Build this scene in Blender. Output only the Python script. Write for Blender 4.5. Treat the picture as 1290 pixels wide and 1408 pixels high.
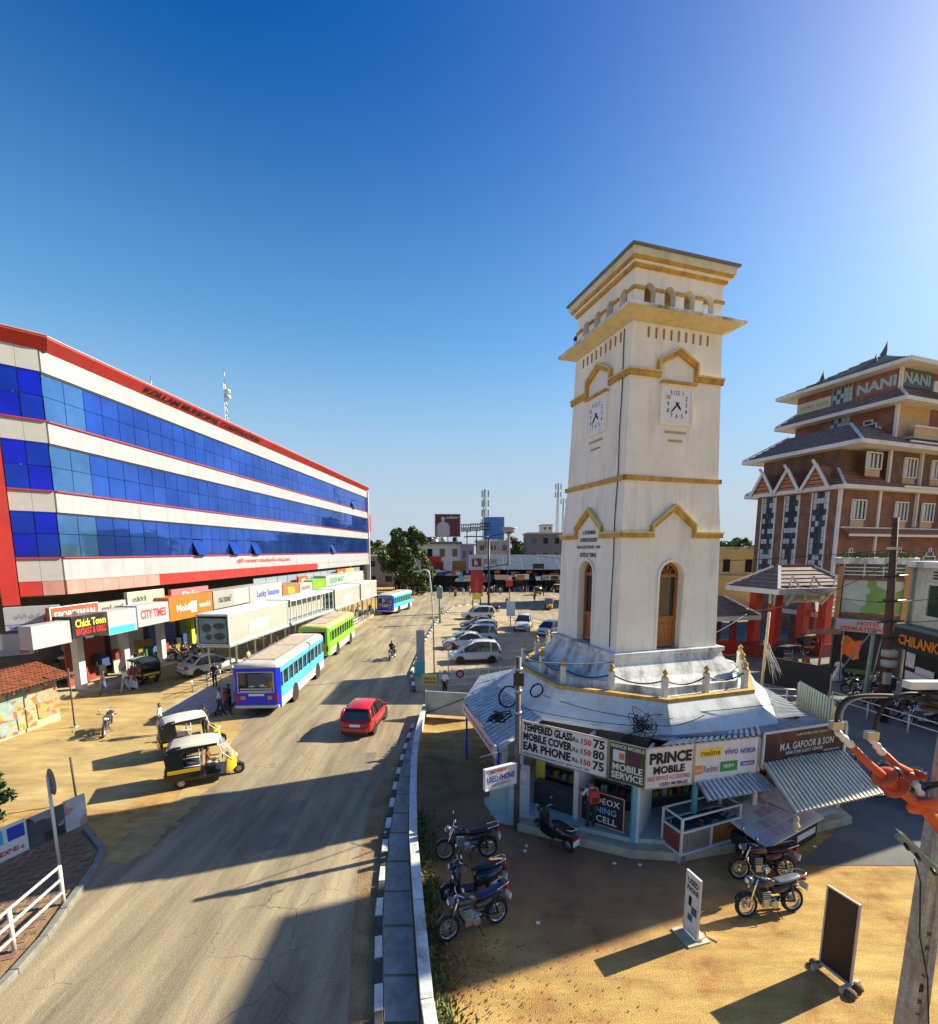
import bpy, bmesh, math, random
from mathutils import Vector, Matrix, Quaternion
for o in list(bpy.data.objects): bpy.data.objects.remove(o)
SC = bpy.context.scene
COL = SC.collection
R = math.radians
# ------------------------------------------------------------------ camera
F, CX, PY, HC = 650.0, 645.0, 845.0, 9.0          # focal length, principal point (px of the 1290 px photo), eye height
PITCH = math.atan((PY - 757.0) / F)
cd = bpy.data.cameras.new('camera'); cam = bpy.data.objects.new('camera', cd); COL.objects.link(cam)
cam.location = (0, 0, HC); cam.rotation_euler = (R(90) - PITCH, 0, 0)
cd.sensor_fit = 'HORIZONTAL'; cd.sensor_width = 36.0; cd.lens = F / 1290.0 * 36.0
cd.shift_y = (PY - 704.0) / 1290.0; cd.clip_end = 4000.0; cd.clip_start = 0.1
SC.camera = cam
# ------------------------------------------------------------------ sky and sun
SUN_AZ, SUN_EL = R(70.0), R(32.0)                  # azimuth clockwise from +Y
w = bpy.data.worlds.new('World'); SC.world = w; w.use_nodes = True
nt = w.node_tree; nt.nodes.clear()
sky = nt.nodes.new('ShaderNodeTexSky'); sky.sky_type = 'NISHITA'; sky.sun_disc = False
sky.sun_elevation = SUN_EL; sky.sun_rotation = SUN_AZ; sky.altitude = 0; sky.air_density = 1.0; sky.dust_density = 1.5; sky.ozone_density = 3.0
hs = nt.nodes.new('ShaderNodeHueSaturation'); hs.inputs['Saturation'].default_value = 1.48; hs.inputs['Hue'].default_value = 0.512; hs.inputs['Value'].default_value = 1.4
bg = nt.nodes.new('ShaderNodeBackground'); bg.inputs['Strength'].default_value = 0.052
wo = nt.nodes.new('ShaderNodeOutputWorld')
tcw = nt.nodes.new('ShaderNodeTexCoord'); sxw = nt.nodes.new('ShaderNodeSeparateXYZ'); nt.links.new(tcw.outputs['Generated'], sxw.inputs[0])
def haze_layer(src, lo, hi, amt, col):            # even haze by height above the horizon, the same all round
    mr = nt.nodes.new('ShaderNodeMapRange'); mr.interpolation_type = 'SMOOTHSTEP'
    for k, v in (('From Min', lo), ('From Max', hi), ('To Min', amt), ('To Max', 0.0)): mr.inputs[k].default_value = v
    nt.links.new(sxw.outputs['Z'], mr.inputs['Value'])
    mx = nt.nodes.new('ShaderNodeMix'); mx.data_type = 'RGBA'; mx.inputs['B'].default_value = (*col, 1)
    nt.links.new(mr.outputs[0], mx.inputs['Factor']); nt.links.new(src, mx.inputs['A']); return mx.outputs['Result']
hz_out = haze_layer(haze_layer(hs.outputs[0], 0.05, 0.74, 0.75, (2.7, 6.0, 8.6)), -0.02, 0.40, 0.9, (5.0, 5.5, 6.2))
nt.links.new(sky.outputs[0], hs.inputs['Color']); nt.links.new(hz_out, bg.inputs[0]); nt.links.new(bg.outputs[0], wo.inputs[0])
sl = bpy.data.lights.new('sun', 'SUN'); so = bpy.data.objects.new('sun', sl); COL.objects.link(so)
sl.energy = 5.0; sl.angle = R(0.5); sl.color = (1.0, 0.92, 0.72)
SD = Vector((math.sin(SUN_AZ) * math.cos(SUN_EL), math.cos(SUN_AZ) * math.cos(SUN_EL), math.sin(SUN_EL)))
so.rotation_euler = (-SD).to_track_quat('-Z', 'Y').to_euler(); so.location = (40, 30, 60)
SC.view_settings.view_transform = 'Standard'; SC.view_settings.look = 'None'
SC.view_settings.exposure = 1.14; SC.view_settings.gamma = 1.0; SC.view_settings.use_curve_mapping = False
# ------------------------------------------------------------------ pixels -> places
_c, _s = math.cos(PITCH), math.sin(PITCH)
def ray(x, y): return Vector((x - CX, F * _c - (y - PY) * _s, -((y - PY) * _c + F * _s)))
def G(x, y, z=0.0):
    r = ray(x, y); t = (z - HC) / r.z
    return Vector((r.x * t, r.y * t, z))
def Dp(x, y, Y):
    r = ray(x, y); t = Y / r.y
    return Vector((r.x * t, Y, HC + r.z * t))
def OnP(x, y, p0, d):
    "pixel on the vertical plane through p0 with horizontal direction d"
    n = Vector((d[1], -d[0], 0)); r = ray(x, y); o = Vector((0, 0, HC))
    t = (Vector((p0[0], p0[1], 0)) - o).dot(n) / r.dot(n)
    return o + r * t
# ------------------------------------------------------------------ materials
MATS = {}
def M(name, col, rough=0.65, metal=0.0, var=0.12, scale=3.0, bump=0.0, bscale=30.0, dirt=None, dirtamt=0.0, dscale=0.8, dmin=0.5, streak=0.35, spec=0.4, emit=None, emits=0.0, alpha=None, trans=0.0, ior=1.45, coat=0.0):
    if name in MATS: return MATS[name]
    m = bpy.data.materials.new(name); m.use_nodes = True; MATS[name] = m
    t = m.node_tree; N = t.nodes; L = t.links
    b = N['Principled BSDF']
    b.inputs['Roughness'].default_value = rough; b.inputs['Metallic'].default_value = metal
    b.inputs['Specular IOR Level'].default_value = spec
    if coat: b.inputs['Coat Weight'].default_value = coat; b.inputs['Coat Roughness'].default_value = 0.05
    if trans: b.inputs['Transmission Weight'].default_value = trans; b.inputs['IOR'].default_value = ior
    if alpha is not None: b.inputs['Alpha'].default_value = alpha
    if emit: b.inputs['Emission Color'].default_value = (*emit, 1); b.inputs['Emission Strength'].default_value = emits
    c = (*col, 1)
    if var <= 0 and not dirt:
        b.inputs['Base Color'].default_value = c
    else:
        g = N.new('ShaderNodeNewGeometry')
        n1 = N.new('ShaderNodeTexNoise'); n1.inputs['Scale'].default_value = scale; n1.inputs['Detail'].default_value = 6; n1.inputs['Roughness'].default_value = 0.65
        L.new(g.outputs['Position'], n1.inputs['Vector'])
        mx = N.new('ShaderNodeMix'); mx.data_type = 'RGBA'
        mx.inputs['A'].default_value = (*[max(0, k * (1 - var)) for k in col], 1); mx.inputs['B'].default_value = (*[min(1, k * (1 + var)) for k in col], 1)
        rp = N.new('ShaderNodeMapRange'); rp.inputs['From Min'].default_value = 0.32; rp.inputs['From Max'].default_value = 0.68
        L.new(n1.outputs['Fac'], rp.inputs['Value']); L.new(rp.outputs[0], mx.inputs['Factor'])
        out = mx.outputs['Result']
        if dirt:
            n2 = N.new('ShaderNodeTexNoise'); n2.inputs['Scale'].default_value = dscale; n2.inputs['Detail'].default_value = 9; n2.inputs['Roughness'].default_value = 0.72
            mp = N.new('ShaderNodeMapping'); mp.inputs['Scale'].default_value = (1, 1, streak)
            L.new(g.outputs['Position'], mp.inputs['Vector']); L.new(mp.outputs[0], n2.inputs['Vector'])
            r2 = N.new('ShaderNodeMapRange'); r2.inputs['From Min'].default_value = dmin; r2.inputs['From Max'].default_value = dmin+0.22; r2.inputs['To Max'].default_value = dirtamt
            L.new(n2.outputs['Fac'], r2.inputs['Value'])
            m2 = N.new('ShaderNodeMix'); m2.data_type = 'RGBA'; m2.inputs['B'].default_value = (*dirt, 1)
            L.new(out, m2.inputs['A']); L.new(r2.outputs[0], m2.inputs['Factor']); out = m2.outputs['Result']
        L.new(out, b.inputs['Base Color'])
        if bump:
            n3 = N.new('ShaderNodeTexNoise'); n3.inputs['Scale'].default_value = bscale; n3.inputs['Detail'].default_value = 5
            L.new(g.outputs['Position'], n3.inputs['Vector'])
            bp = N.new('ShaderNodeBump'); bp.inputs['Strength'].default_value = bump; bp.inputs['Distance'].default_value = 0.03
            L.new(n3.outputs['Fac'], bp.inputs['Height']); L.new(bp.outputs[0], b.inputs['Normal'])
    return m
def paint(name, col, rough=0.35, **k):
    k.setdefault('var', 0.06); k.setdefault('dirt', (0.25, 0.19, 0.12)); k.setdefault('dirtamt', 0.35); k.setdefault('dscale', 1.6)
    return M(name, col, rough, **k)
def poster(name, cols, scale=2.0, base=(0.7, 0.7, 0.68)):
    "flat print: patches of colour"
    if name in MATS: return MATS[name]
    m = bpy.data.materials.new(name); m.use_nodes = True; MATS[name] = m
    t = m.node_tree; N = t.nodes; L = t.links; b = N['Principled BSDF']; b.inputs['Roughness'].default_value = 0.55
    g = N.new('ShaderNodeNewGeometry')
    n0 = N.new('ShaderNodeTexNoise'); n0.inputs['Scale'].default_value = scale * 1.3; n0.inputs['Detail'].default_value = 3
    L.new(g.outputs['Position'], n0.inputs['Vector'])
    v = N.new('ShaderNodeTexVoronoi'); v.inputs['Scale'].default_value = scale; v.distance = 'CHEBYCHEV'
    ad = N.new('ShaderNodeMix'); ad.data_type = 'VECTOR'; ad.inputs['Factor'].default_value = 0.12
    L.new(g.outputs['Position'], ad.inputs['A']); L.new(n0.outputs['Color'], ad.inputs['B']); L.new(ad.outputs['Result'], v.inputs['Vector'])
    sp = N.new('ShaderNodeSeparateColor'); L.new(v.outputs['Color'], sp.inputs[0])
    cr = N.new('ShaderNodeValToRGB'); cr.color_ramp.interpolation = 'CONSTANT'
    el = cr.color_ramp.elements; cc = [base] + list(cols)
    el[0].position = 0; el[0].color = (*cc[0], 1); el[1].position = 0.45; el[1].color = (*cc[1], 1)
    for i, c in enumerate(cc[2:]):
        e = el.new(0.45 + 0.55 * (i + 1) / (len(cc) - 1)); e.color = (*c, 1)
    L.new(sp.outputs[0], cr.inputs[0])
    mm = N.new('ShaderNodeMix'); mm.data_type = 'RGBA'; mm.blend_type = 'MULTIPLY'; mm.inputs['Factor'].default_value = 0.5
    L.new(cr.outputs[0], mm.inputs['A']); L.new(n0.outputs['Fac'], mm.inputs['B']); L.new(mm.outputs['Result'], b.inputs['Base Color'])
    return m
# ------------------------------------------------------------------ mesh builder
Z = Vector((0, 0, 1))
class MB:
    def __init__(s): s.v = []; s.f = []; s.m = []; s.sm = []
    def add(s, vs, fs, m=0, smooth=False):
        o = len(s.v); s.v += [tuple(v) for v in vs]
        for f in fs: s.f.append([i + o for i in f]); s.m.append(m); s.sm.append(smooth)
        return s
    def box(s, x0, y0, z0, x1, y1, z1, m=0):
        return s.add([(x0,y0,z0),(x1,y0,z0),(x1,y1,z0),(x0,y1,z0),(x0,y0,z1),(x1,y0,z1),(x1,y1,z1),(x0,y1,z1)],
                     [(0,3,2,1),(4,5,6,7),(0,1,5,4),(1,2,6,5),(2,3,7,6),(3,0,4,7)], m)
    def obox(s, c, u, v, w, m=0):
        c, u, v, w = map(Vector, (c, u, v, w)); P = []
        for k in (-1, 1):
            for a, b in ((-1,-1),(1,-1),(1,1),(-1,1)): P.append(c + u*a + v*b + w*k)
        return s.add(P, [(0,3,2,1),(4,5,6,7),(0,1,5,4),(1,2,6,5),(2,3,7,6),(3,0,4,7)], m)
    def bar(s, p, q, a, b=None, m=0, up=Z):
        p, q = Vector(p), Vector(q); d = q - p
        if d.length < 1e-6: return s
        b = a if b is None else b; dn = d.normalized(); up = Vector(up)
        sd = dn.cross(up)
        if sd.length < 1e-3: sd = dn.cross(Vector((0, 1, 0)))
        sd.normalize(); u2 = sd.cross(dn)
        return s.obox((p + q) / 2, d / 2, sd * a / 2, u2 * b / 2, m)
    def tube(s, pts, r, n=6, m=0, cap=True, smooth=True):
        pts = [Vector(p) for p in pts]; rs = r if isinstance(r, (list, tuple)) else [r] * len(pts)
        rings = []; prev = None
        for i, p in enumerate(pts):
            d = (pts[min(i+1, len(pts)-1)] - pts[max(i-1, 0)])
            d = d.normalized() if d.length > 1e-9 else Vector((0,0,1))
            a = prev - d * prev.dot(d) if prev else d.orthogonal()
            if a.length < 1e-6: a = d.orthogonal()
            a.normalize(); b = d.cross(a); prev = a
            rings.append([p + (a * math.cos(2*math.pi*k/n) + b * math.sin(2*math.pi*k/n)) * rs[i] for k in range(n)])
        return s.loft(rings, m, cap, smooth)
    def loft(s, rings, m=0, cap=True, smooth=False, closed=True):
        n = len(rings[0]); vs = [p for r in rings for p in r]; fs = []
        for i in range(len(rings) - 1):
            for k in range(n if closed else n - 1):
                k2 = (k + 1) % n; fs.append((i*n+k, i*n+k2, (i+1)*n+k2, (i+1)*n+k))
        s.add(vs, fs, m, smooth)
        if cap and closed:
            s.add(rings[0], [tuple(reversed(range(n)))], m); s.add(rings[-1], [tuple(range(n))], m)
        return s
    def prism(s, poly, z0, z1, m=0, poly2=None, smooth=False):
        p2 = poly2 or poly
        return s.loft([[(x, y, z0) for x, y in poly], [(x, y, z1) for x, y in p2]], m, True, smooth)
    def lathe(s, prof, n=12, c=(0,0,0), m=0, axis='z', smooth=True, cap=True):
        rings = []
        for r, h in prof:
            ring = []
            for k in range(n):
                a = 2*math.pi*k/n; x, y = r*math.cos(a), r*math.sin(a)
                if axis == 'z': q = (c[0]+x, c[1]+y, c[2]+h)
                elif axis == 'y': q = (c[0]+y, c[1]+h, c[2]+x)
                else: q = (c[0]+h, c[1]+x, c[2]+y)
                ring.append(q)
            rings.append(ring)
        return s.loft(rings, m, cap, smooth)
    def plane_sweep(s, pts, wd, dp, org, u, n, m=0, closed=False):
        "rectangular moulding along 2-D pts (s,z) on a face: org + u*s + Z*z, standing out by dp along n"
        org, u, n = Vector(org), Vector(u), Vector(n); rings = []; N = len(pts)
        for i, p in enumerate(pts):
            a = Vector(pts[i-1]) if i or closed else None; b = Vector(pts[(i+1) % N]) if i < N-1 or closed else None
            p = Vector(p); da = (p-a).normalized() if a is not None else None; db = (b-p).normalized() if b is not None else None
            da = da or db; db = db or da
            na, nb = Vector((-da.y, da.x)), Vector((-db.y, db.x)); t = (na+nb); t = t / max(0.3, t.length_squared / 2) if t.length > 1e-6 else na
            lo, hi = p - t*wd/2, p + t*wd/2
            f = lambda q, d: org + u*q.x + Z*q.y + n*d
            rings.append([f(lo,-.02), f(lo,dp), f(hi,dp), f(hi,-.02)])
        if closed: rings.append(rings[0])
        return s.loft(rings, m, not closed, False)
    def build(s, name, mats, parent=None, bevel=0.0, fix=True):
        me = bpy.data.meshes.new(name); me.from_pydata(s.v, [], s.f)
        for mt in (mats if isinstance(mats, (list, tuple)) else [mats]): me.materials.append(mt)
        me.polygons.foreach_set('material_index', s.m); me.polygons.foreach_set('use_smooth', s.sm)
        if fix:
            bm = bmesh.new(); bm.from_mesh(me); bmesh.ops.remove_doubles(bm, verts=bm.verts, dist=1e-5)
            bmesh.ops.recalc_face_normals(bm, faces=bm.faces); bm.to_mesh(me); bm.free()
        me.update()
        return link(name, me, parent, bevel)
def link(name, me, parent=None, bevel=0.0):
    o = bpy.data.objects.new(name, me); COL.objects.link(o)
    if parent is not None: o.parent = parent
    if bevel:
        b = o.modifiers.new('bevel', 'BEVEL'); b.width = bevel; b.segments = 2; b.limit_method = 'ANGLE'; b.angle_limit = R(40)
    return o
def tag(o, label=None, cat=None, group=None, kind=None):
    for k, v in (('label', label), ('category', cat), ('group', group), ('kind', kind)):
        if v: o[k] = v
    return o
def thing(name, label, cat, loc=(0,0,0), rz=0.0, group=None):
    o = bpy.data.objects.new(name, None); COL.objects.link(o); o.empty_display_size = 0.2
    o.location = loc; o.rotation_euler = (0, 0, rz)
    return tag(o, label, cat, group)
def copy_tree(o, parent=None):
    c = o.copy(); COL.objects.link(c)
    if parent is not None: c.parent = parent
    for ch in list(o.children): copy_tree(ch, c)
    return c
def struct(name, mb, mats, bevel=0): return tag(mb.build(name, mats, None, bevel), kind='structure')
# ------------------------------------------------------------------ lettering
_TC = {}
def text_mesh(s, bold=0.0):
    k = (s, bold)
    if k not in _TC:
        cu = bpy.data.curves.new('letters', 'FONT'); cu.body = s; cu.align_x = 'CENTER'; cu.align_y = 'CENTER'; cu.offset = bold; cu.resolution_u = 2
        ob = bpy.data.objects.new('letters', cu); COL.objects.link(ob)
        dg = bpy.context.evaluated_depsgraph_get(); dg.update()
        me = bpy.data.meshes.new_from_object(ob.evaluated_get(dg))
        bpy.data.objects.remove(ob); bpy.data.curves.remove(cu)
        xs = [v.co.x for v in me.vertices] or [0, 1]; ys = [v.co.y for v in me.vertices] or [0, 1]
        _TC[k] = (me, min(xs), max(xs), min(ys), max(ys))
    return _TC[k]
def text(s, org, u, v, h, mat, parent=None, maxw=None, off=0.006, bold=0.01, stretch=False, name='lettering'):
    "letters of height h centred on org, running along u, up along v (in the parent's frame)"
    me, x0, x1, y0, y1 = text_mesh(s, bold); me = me.copy(); me.name = name
    u = Vector(u).normalized(); v = Vector(v).normalized(); n = u.cross(v)
    ky = h / max(1e-4, y1 - y0); kx = ky
    if maxw and (kx * (x1 - x0) > maxw or stretch): kx = maxw / max(1e-4, x1 - x0)
    cx, cy = (x0+x1)/2, (y0+y1)/2; org = Vector(org)
    for q in me.vertices: q.co = org + u*((q.co.x-cx)*kx) + v*((q.co.y-cy)*ky) + n*off
    me.materials.clear(); me.materials.append(mat)
    return link(name, me, parent)
def board(name, label, cat, bl, u, w_, h, mat, texts=(), frame=None, fw=0.05, th=0.06, group=None, parent=None, v=Z, backmat=None, patches=()):
    "a flat signboard: bl bottom-left corner, u to the right seen from its front"
    bl, u, v = Vector(bl), Vector(u).normalized(), Vector(v).normalized(); n = u.cross(v)
    if parent is None: t = thing(name, label, cat, bl, 0, group); o = Vector((0,0,0))
    else: t = bpy.data.objects.new(name, None); COL.objects.link(t); t.parent = parent; t.location = bl; o = Vector((0,0,0))
    if parent is not None and label: t['label'] = label
    MB().obox(o + u*w_/2 + v*h/2 - n*th/2, u*w_/2, v*h/2, n*th/2).build('panel', mat, t)
    if frame:
        f = MB(); e = fw
        for a, b in (((0,0),(w_,0)),((w_,0),(w_,h)),((w_,h),(0,h)),((0,h),(0,0))):
            f.bar(o+u*a[0]+v*a[1]+n*.012, o+u*b[0]+v*b[1]+n*.012, e, e, up=n)
        f.build('frame', frame, t)
    for (x, y, pw, ph, pm) in patches:
        MB().obox(o+u*(x+pw/2)+v*(y+ph/2)+n*.003, u*pw/2, v*ph/2, n*.006).build('print_patch', pm, t)
    for tx in texts:
        s, cx, cy, th_, tm = tx[:5]; mw = tx[5] if len(tx) > 5 else w_*.92
        text(s, o+u*cx+v*cy, u, v, th_, tm, t, mw, 0.012, tx[6] if len(tx) > 6 else 0.012)
    return t
def catenary(p, q, sag, n=12):
    p, q = Vector(p), Vector(q); return [p.lerp(q, i/n) - Z*sag*4*(i/n)*(1-i/n) for i in range(n+1)]
def smooth(P, n=8):
    P = [Vector(p) for p in P]; P = [P[0]*2-P[1]]+P+[P[-1]*2-P[-2]]; out = []
    for i in range(1,len(P)-2):
        for k in range(n):
            t = k/n; a,b,c,d_ = P[i-1],P[i],P[i+1],P[i+2]; out.append(.5*((2*b)+(c-a)*t+(2*a-5*b+4*c-d_)*t*t+(3*b-a-3*c+d_)*t**3))
    return out+[P[-2]]
random.seed(7)
# ------------------------------------------------------------------ palette
WHITE = M('white paint', (.60,.59,.56), .5, dirt=(.42,.38,.32), dirtamt=.35, var=.05)
CREAM = M('tower cream paint', (.80,.77,.67), .7, dirt=(.36,.33,.27), dirtamt=.42, var=.05, scale=.9, dscale=2.2, dmin=.50, streak=.16, bump=.12, bscale=9)
GOLD = M('ochre yellow paint', (.52,.32,.06), .7, dirt=(.20,.12,.05), dirtamt=.75, dscale=2.5, dmin=.46, var=.2, bump=.15)
STAINED = M('weathered white concrete', (.66,.66,.63), .8, dirt=(.09,.09,.085), dirtamt=.9, var=.12, scale=2, dscale=1.3, dmin=.44, bump=.2, bscale=12)
CONC = M('grey concrete', (.40,.38,.34), .85, dirt=(.14,.13,.11), dirtamt=.6, var=.18, scale=5, bump=.25, bscale=25)
BLACK = M('black paint', (.018,.018,.02), .4, var=.2)
RUBBER = M('tyre rubber', (.022,.021,.02), .85, var=.25, scale=9)
DARK = M('dark interior', (.025,.024,.024), .8, var=.2)
STEEL = M('dull steel', (.42,.42,.41), .38, metal=.9, var=.1)
CHROME = M('bright chrome', (.75,.75,.74), .16, metal=1, var=0)
TIN = M('galvanised sheet', (.46,.49,.52), .42, metal=.55, var=.15, scale=2.2, dirt=(.20,.12,.07), dirtamt=.45)
WOOD = M('varnished wood', (.30,.115,.03), .4, var=.25, scale=6)
CABLE = M('black cable', (.012,.012,.013), .6, var=0)
RED = paint('red paint', (.50,.035,.025)); BLUE = paint('deep blue paint', (.012,.03,.62), .28, dirtamt=.16); GREENP = paint('green paint', (.16,.55,.03), .3)
CYAN = paint('sky blue paint', (.06,.42,.68), .3, dirtamt=.25)
YEL = paint('rickshaw yellow paint', (.72,.42,.02), .35)
GLASSD = M('dark window glass', (.018,.022,.028), .06, var=0, spec=.8)
TINK = M('black ink', (.012,.012,.014), .6, var=0); TRED = M('red ink', (.55,.02,.02), .6, var=0); TWHT = M('white ink', (.66,.66,.65), .6, var=0)
TBLU = M('blue ink', (.03,.06,.42), .6, var=0); TYEL = M('yellow ink', (.78,.60,.05), .6, var=0); TGRN = M('green ink', (.02,.28,.06), .6, var=0); TORG = M('orange ink', (.75,.22,.02), .6, var=0)
SKIN = M('brown skin', (.20,.10,.06), .6, var=.08); HAIR = M('black hair', (.012,.010,.009), .5, var=0)
# ================================================================== SETTING: ground, roads, pavements
def ground_mat(name, stops, scale, bump=.5, streak=(1,1,1), fine=60, speck=None, rough=.95, shade_earth=None, cracks=0.0, lanes=None):
    m = bpy.data.materials.new(name); m.use_nodes = True; t = m.node_tree; N = t.nodes; L = t.links; b = N['Principled BSDF']
    b.inputs['Roughness'].default_value = rough; b.inputs['Specular IOR Level'].default_value = .2
    g = N.new('ShaderNodeNewGeometry'); mp = N.new('ShaderNodeMapping'); mp.inputs['Scale'].default_value = streak
    L.new(g.outputs['Position'], mp.inputs['Vector'])
    n1 = N.new('ShaderNodeTexNoise'); n1.inputs['Scale'].default_value = scale; n1.inputs['Detail'].default_value = 10; n1.inputs['Roughness'].default_value = .68; n1.inputs['Distortion'].default_value = .4
    L.new(mp.outputs[0], n1.inputs['Vector'])
    cr = N.new('ShaderNodeValToRGB'); el = cr.color_ramp.elements
    el[0].position, el[0].color = stops[0][0], (*stops[0][1], 1); el[1].position, el[1].color = stops[-1][0], (*stops[-1][1], 1)
    for p, c in stops[1:-1]: e = el.new(p); e.color = (*c, 1)
    L.new(n1.outputs['Fac'], cr.inputs[0]); out = cr.outputs[0]
    n2 = N.new('ShaderNodeTexNoise'); n2.inputs['Scale'].default_value = fine; n2.inputs['Detail'].default_value = 4; L.new(g.outputs['Position'], n2.inputs['Vector'])
    mm = N.new('ShaderNodeMix'); mm.data_type = 'RGBA'; mm.blend_type = 'OVERLAY'; mm.inputs['Factor'].default_value = .75
    L.new(out, mm.inputs['A']); L.new(n2.outputs['Fac'], mm.inputs['B']); out = mm.outputs['Result']
    if speck:
        v = N.new('ShaderNodeTexVoronoi'); v.inputs['Scale'].default_value = speck[0]; v.feature = 'F1'; L.new(g.outputs['Position'], v.inputs['Vector'])
        n3 = N.new('ShaderNodeTexNoise'); n3.inputs['Scale'].default_value = .9; L.new(g.outputs['Position'], n3.inputs['Vector'])
        a = N.new('ShaderNodeMath'); a.operation = 'MULTIPLY_ADD'; a.inputs[1].default_value = -speck[1]*1.6; a.inputs[2].default_value = speck[1]*1.25
        L.new(n3.outputs['Fac'], a.inputs[0])
        lt = N.new('ShaderNodeMath'); lt.operation = 'LESS_THAN'; L.new(v.outputs['Distance'], lt.inputs[0]); L.new(a.outputs[0], lt.inputs[1])
        m3 = N.new('ShaderNodeMix'); m3.data_type = 'RGBA'; L.new(lt.outputs[0], m3.inputs['Factor']); L.new(out, m3.inputs['A']); m3.inputs['B'].default_value = (*speck[2], 1); out = m3.outputs['Result']
    if lanes:                                      # stretched stains: tyre lanes and drag marks
        rot, sc, amt = lanes
        m7 = N.new('ShaderNodeMapping'); m7.inputs['Rotation'].default_value = (0,0,rot); m7.inputs['Scale'].default_value = sc; L.new(g.outputs['Position'], m7.inputs['Vector'])
        n7 = N.new('ShaderNodeTexNoise'); n7.inputs['Scale'].default_value = 1.0; n7.inputs['Detail'].default_value = 7; n7.inputs['Roughness'].default_value = .7; L.new(m7.outputs[0], n7.inputs['Vector'])
        r7 = N.new('ShaderNodeMapRange'); r7.inputs['From Min'].default_value = .34; r7.inputs['From Max'].default_value = .66; r7.inputs['To Min'].default_value = 1-amt; r7.inputs['To Max'].default_value = 1+amt*.5; L.new(n7.outputs['Fac'], r7.inputs['Value'])
        x7 = N.new('ShaderNodeMix'); x7.data_type = 'RGBA'; x7.blend_type = 'MULTIPLY'; x7.inputs['Factor'].default_value = 1; L.new(out, x7.inputs['A']); L.new(r7.outputs[0], x7.inputs['B']); out = x7.outputs['Result']
    if cracks:
        n8 = N.new('ShaderNodeTexNoise'); n8.inputs['Scale'].default_value = 1.6; n8.inputs['Detail'].default_value = 5; L.new(g.outputs['Position'], n8.inputs['Vector'])
        a8 = N.new('ShaderNodeMix'); a8.data_type = 'VECTOR'; a8.inputs['Factor'].default_value = .35; L.new(g.outputs['Position'], a8.inputs['A']); L.new(n8.outputs['Color'], a8.inputs['B'])
        v8 = N.new('ShaderNodeTexVoronoi'); v8.feature = 'DISTANCE_TO_EDGE'; v8.inputs['Scale'].default_value = .95; L.new(a8.outputs['Result'], v8.inputs['Vector'])
        l8 = N.new('ShaderNodeMapRange'); l8.inputs['From Min'].default_value = .003; l8.inputs['From Max'].default_value = .012; l8.inputs['To Min'].default_value = 1; l8.inputs['To Max'].default_value = 0; L.new(v8.outputs['Distance'], l8.inputs['Value'])
        n9 = N.new('ShaderNodeTexNoise'); n9.inputs['Scale'].default_value = .33; n9.inputs['Detail'].default_value = 3; L.new(g.outputs['Position'], n9.inputs['Vector'])
        r9 = N.new('ShaderNodeMapRange'); r9.inputs['From Min'].default_value = .48; r9.inputs['From Max'].default_value = .62; r9.inputs['To Max'].default_value = cracks; L.new(n9.outputs['Fac'], r9.inputs['Value'])
        p8 = N.new('ShaderNodeMath'); p8.operation = 'MULTIPLY'; L.new(l8.outputs[0], p8.inputs[0]); L.new(r9.outputs[0], p8.inputs[1])
        x8 = N.new('ShaderNodeMix'); x8.data_type = 'RGBA'; x8.inputs['B'].default_value = (.05,.045,.04,1); L.new(p8.outputs[0], x8.inputs['Factor']); L.new(out, x8.inputs['A']); out = x8.outputs['Result']
    if shade_earth:                                     # ragged redder earth round a point, with the shade's brown put into the colour
        (tx, ty), r0, r1, tcol, amt = shade_earth
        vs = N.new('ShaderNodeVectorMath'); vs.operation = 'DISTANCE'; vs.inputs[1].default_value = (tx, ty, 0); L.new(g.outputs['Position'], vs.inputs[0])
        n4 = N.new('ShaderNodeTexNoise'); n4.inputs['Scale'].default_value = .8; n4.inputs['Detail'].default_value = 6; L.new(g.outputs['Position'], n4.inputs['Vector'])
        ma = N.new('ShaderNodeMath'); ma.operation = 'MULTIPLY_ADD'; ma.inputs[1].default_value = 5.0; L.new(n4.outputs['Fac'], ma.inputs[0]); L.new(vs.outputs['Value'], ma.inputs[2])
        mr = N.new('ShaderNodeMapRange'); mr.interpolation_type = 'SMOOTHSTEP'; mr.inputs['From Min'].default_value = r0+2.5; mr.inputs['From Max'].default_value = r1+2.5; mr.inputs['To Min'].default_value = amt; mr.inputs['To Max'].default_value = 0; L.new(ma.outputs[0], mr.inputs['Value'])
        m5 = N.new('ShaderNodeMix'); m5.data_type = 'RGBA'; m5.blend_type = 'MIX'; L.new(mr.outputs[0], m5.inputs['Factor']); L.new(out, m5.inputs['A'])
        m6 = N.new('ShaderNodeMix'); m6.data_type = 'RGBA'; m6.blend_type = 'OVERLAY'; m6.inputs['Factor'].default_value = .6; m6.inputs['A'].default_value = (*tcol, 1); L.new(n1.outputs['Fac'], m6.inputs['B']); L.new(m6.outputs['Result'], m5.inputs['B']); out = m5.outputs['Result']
    L.new(out, b.inputs['Base Color'])
    bp = N.new('ShaderNodeBump'); bp.inputs['Strength'].default_value = bump; bp.inputs['Distance'].default_value = .04
    L.new(n2.outputs['Fac'], bp.inputs['Height']); L.new(bp.outputs[0], b.inputs['Normal'])
    return m
SAND = ground_mat('trodden sandy earth', [(.28,(.22,.10,.04)),(.40,(.37,.195,.07)),(.48,(.44,.28,.095)),(.60,(.50,.335,.115)),(.75,(.54,.385,.145))], .6, .6, fine=38, speck=(11.0,.13,(.12,.055,.025)), shade_earth=((2.6,15.2),3.6,7.0,(.27,.135,.075),.85), lanes=(R(20),(.45,2.6,1),.30))
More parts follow.
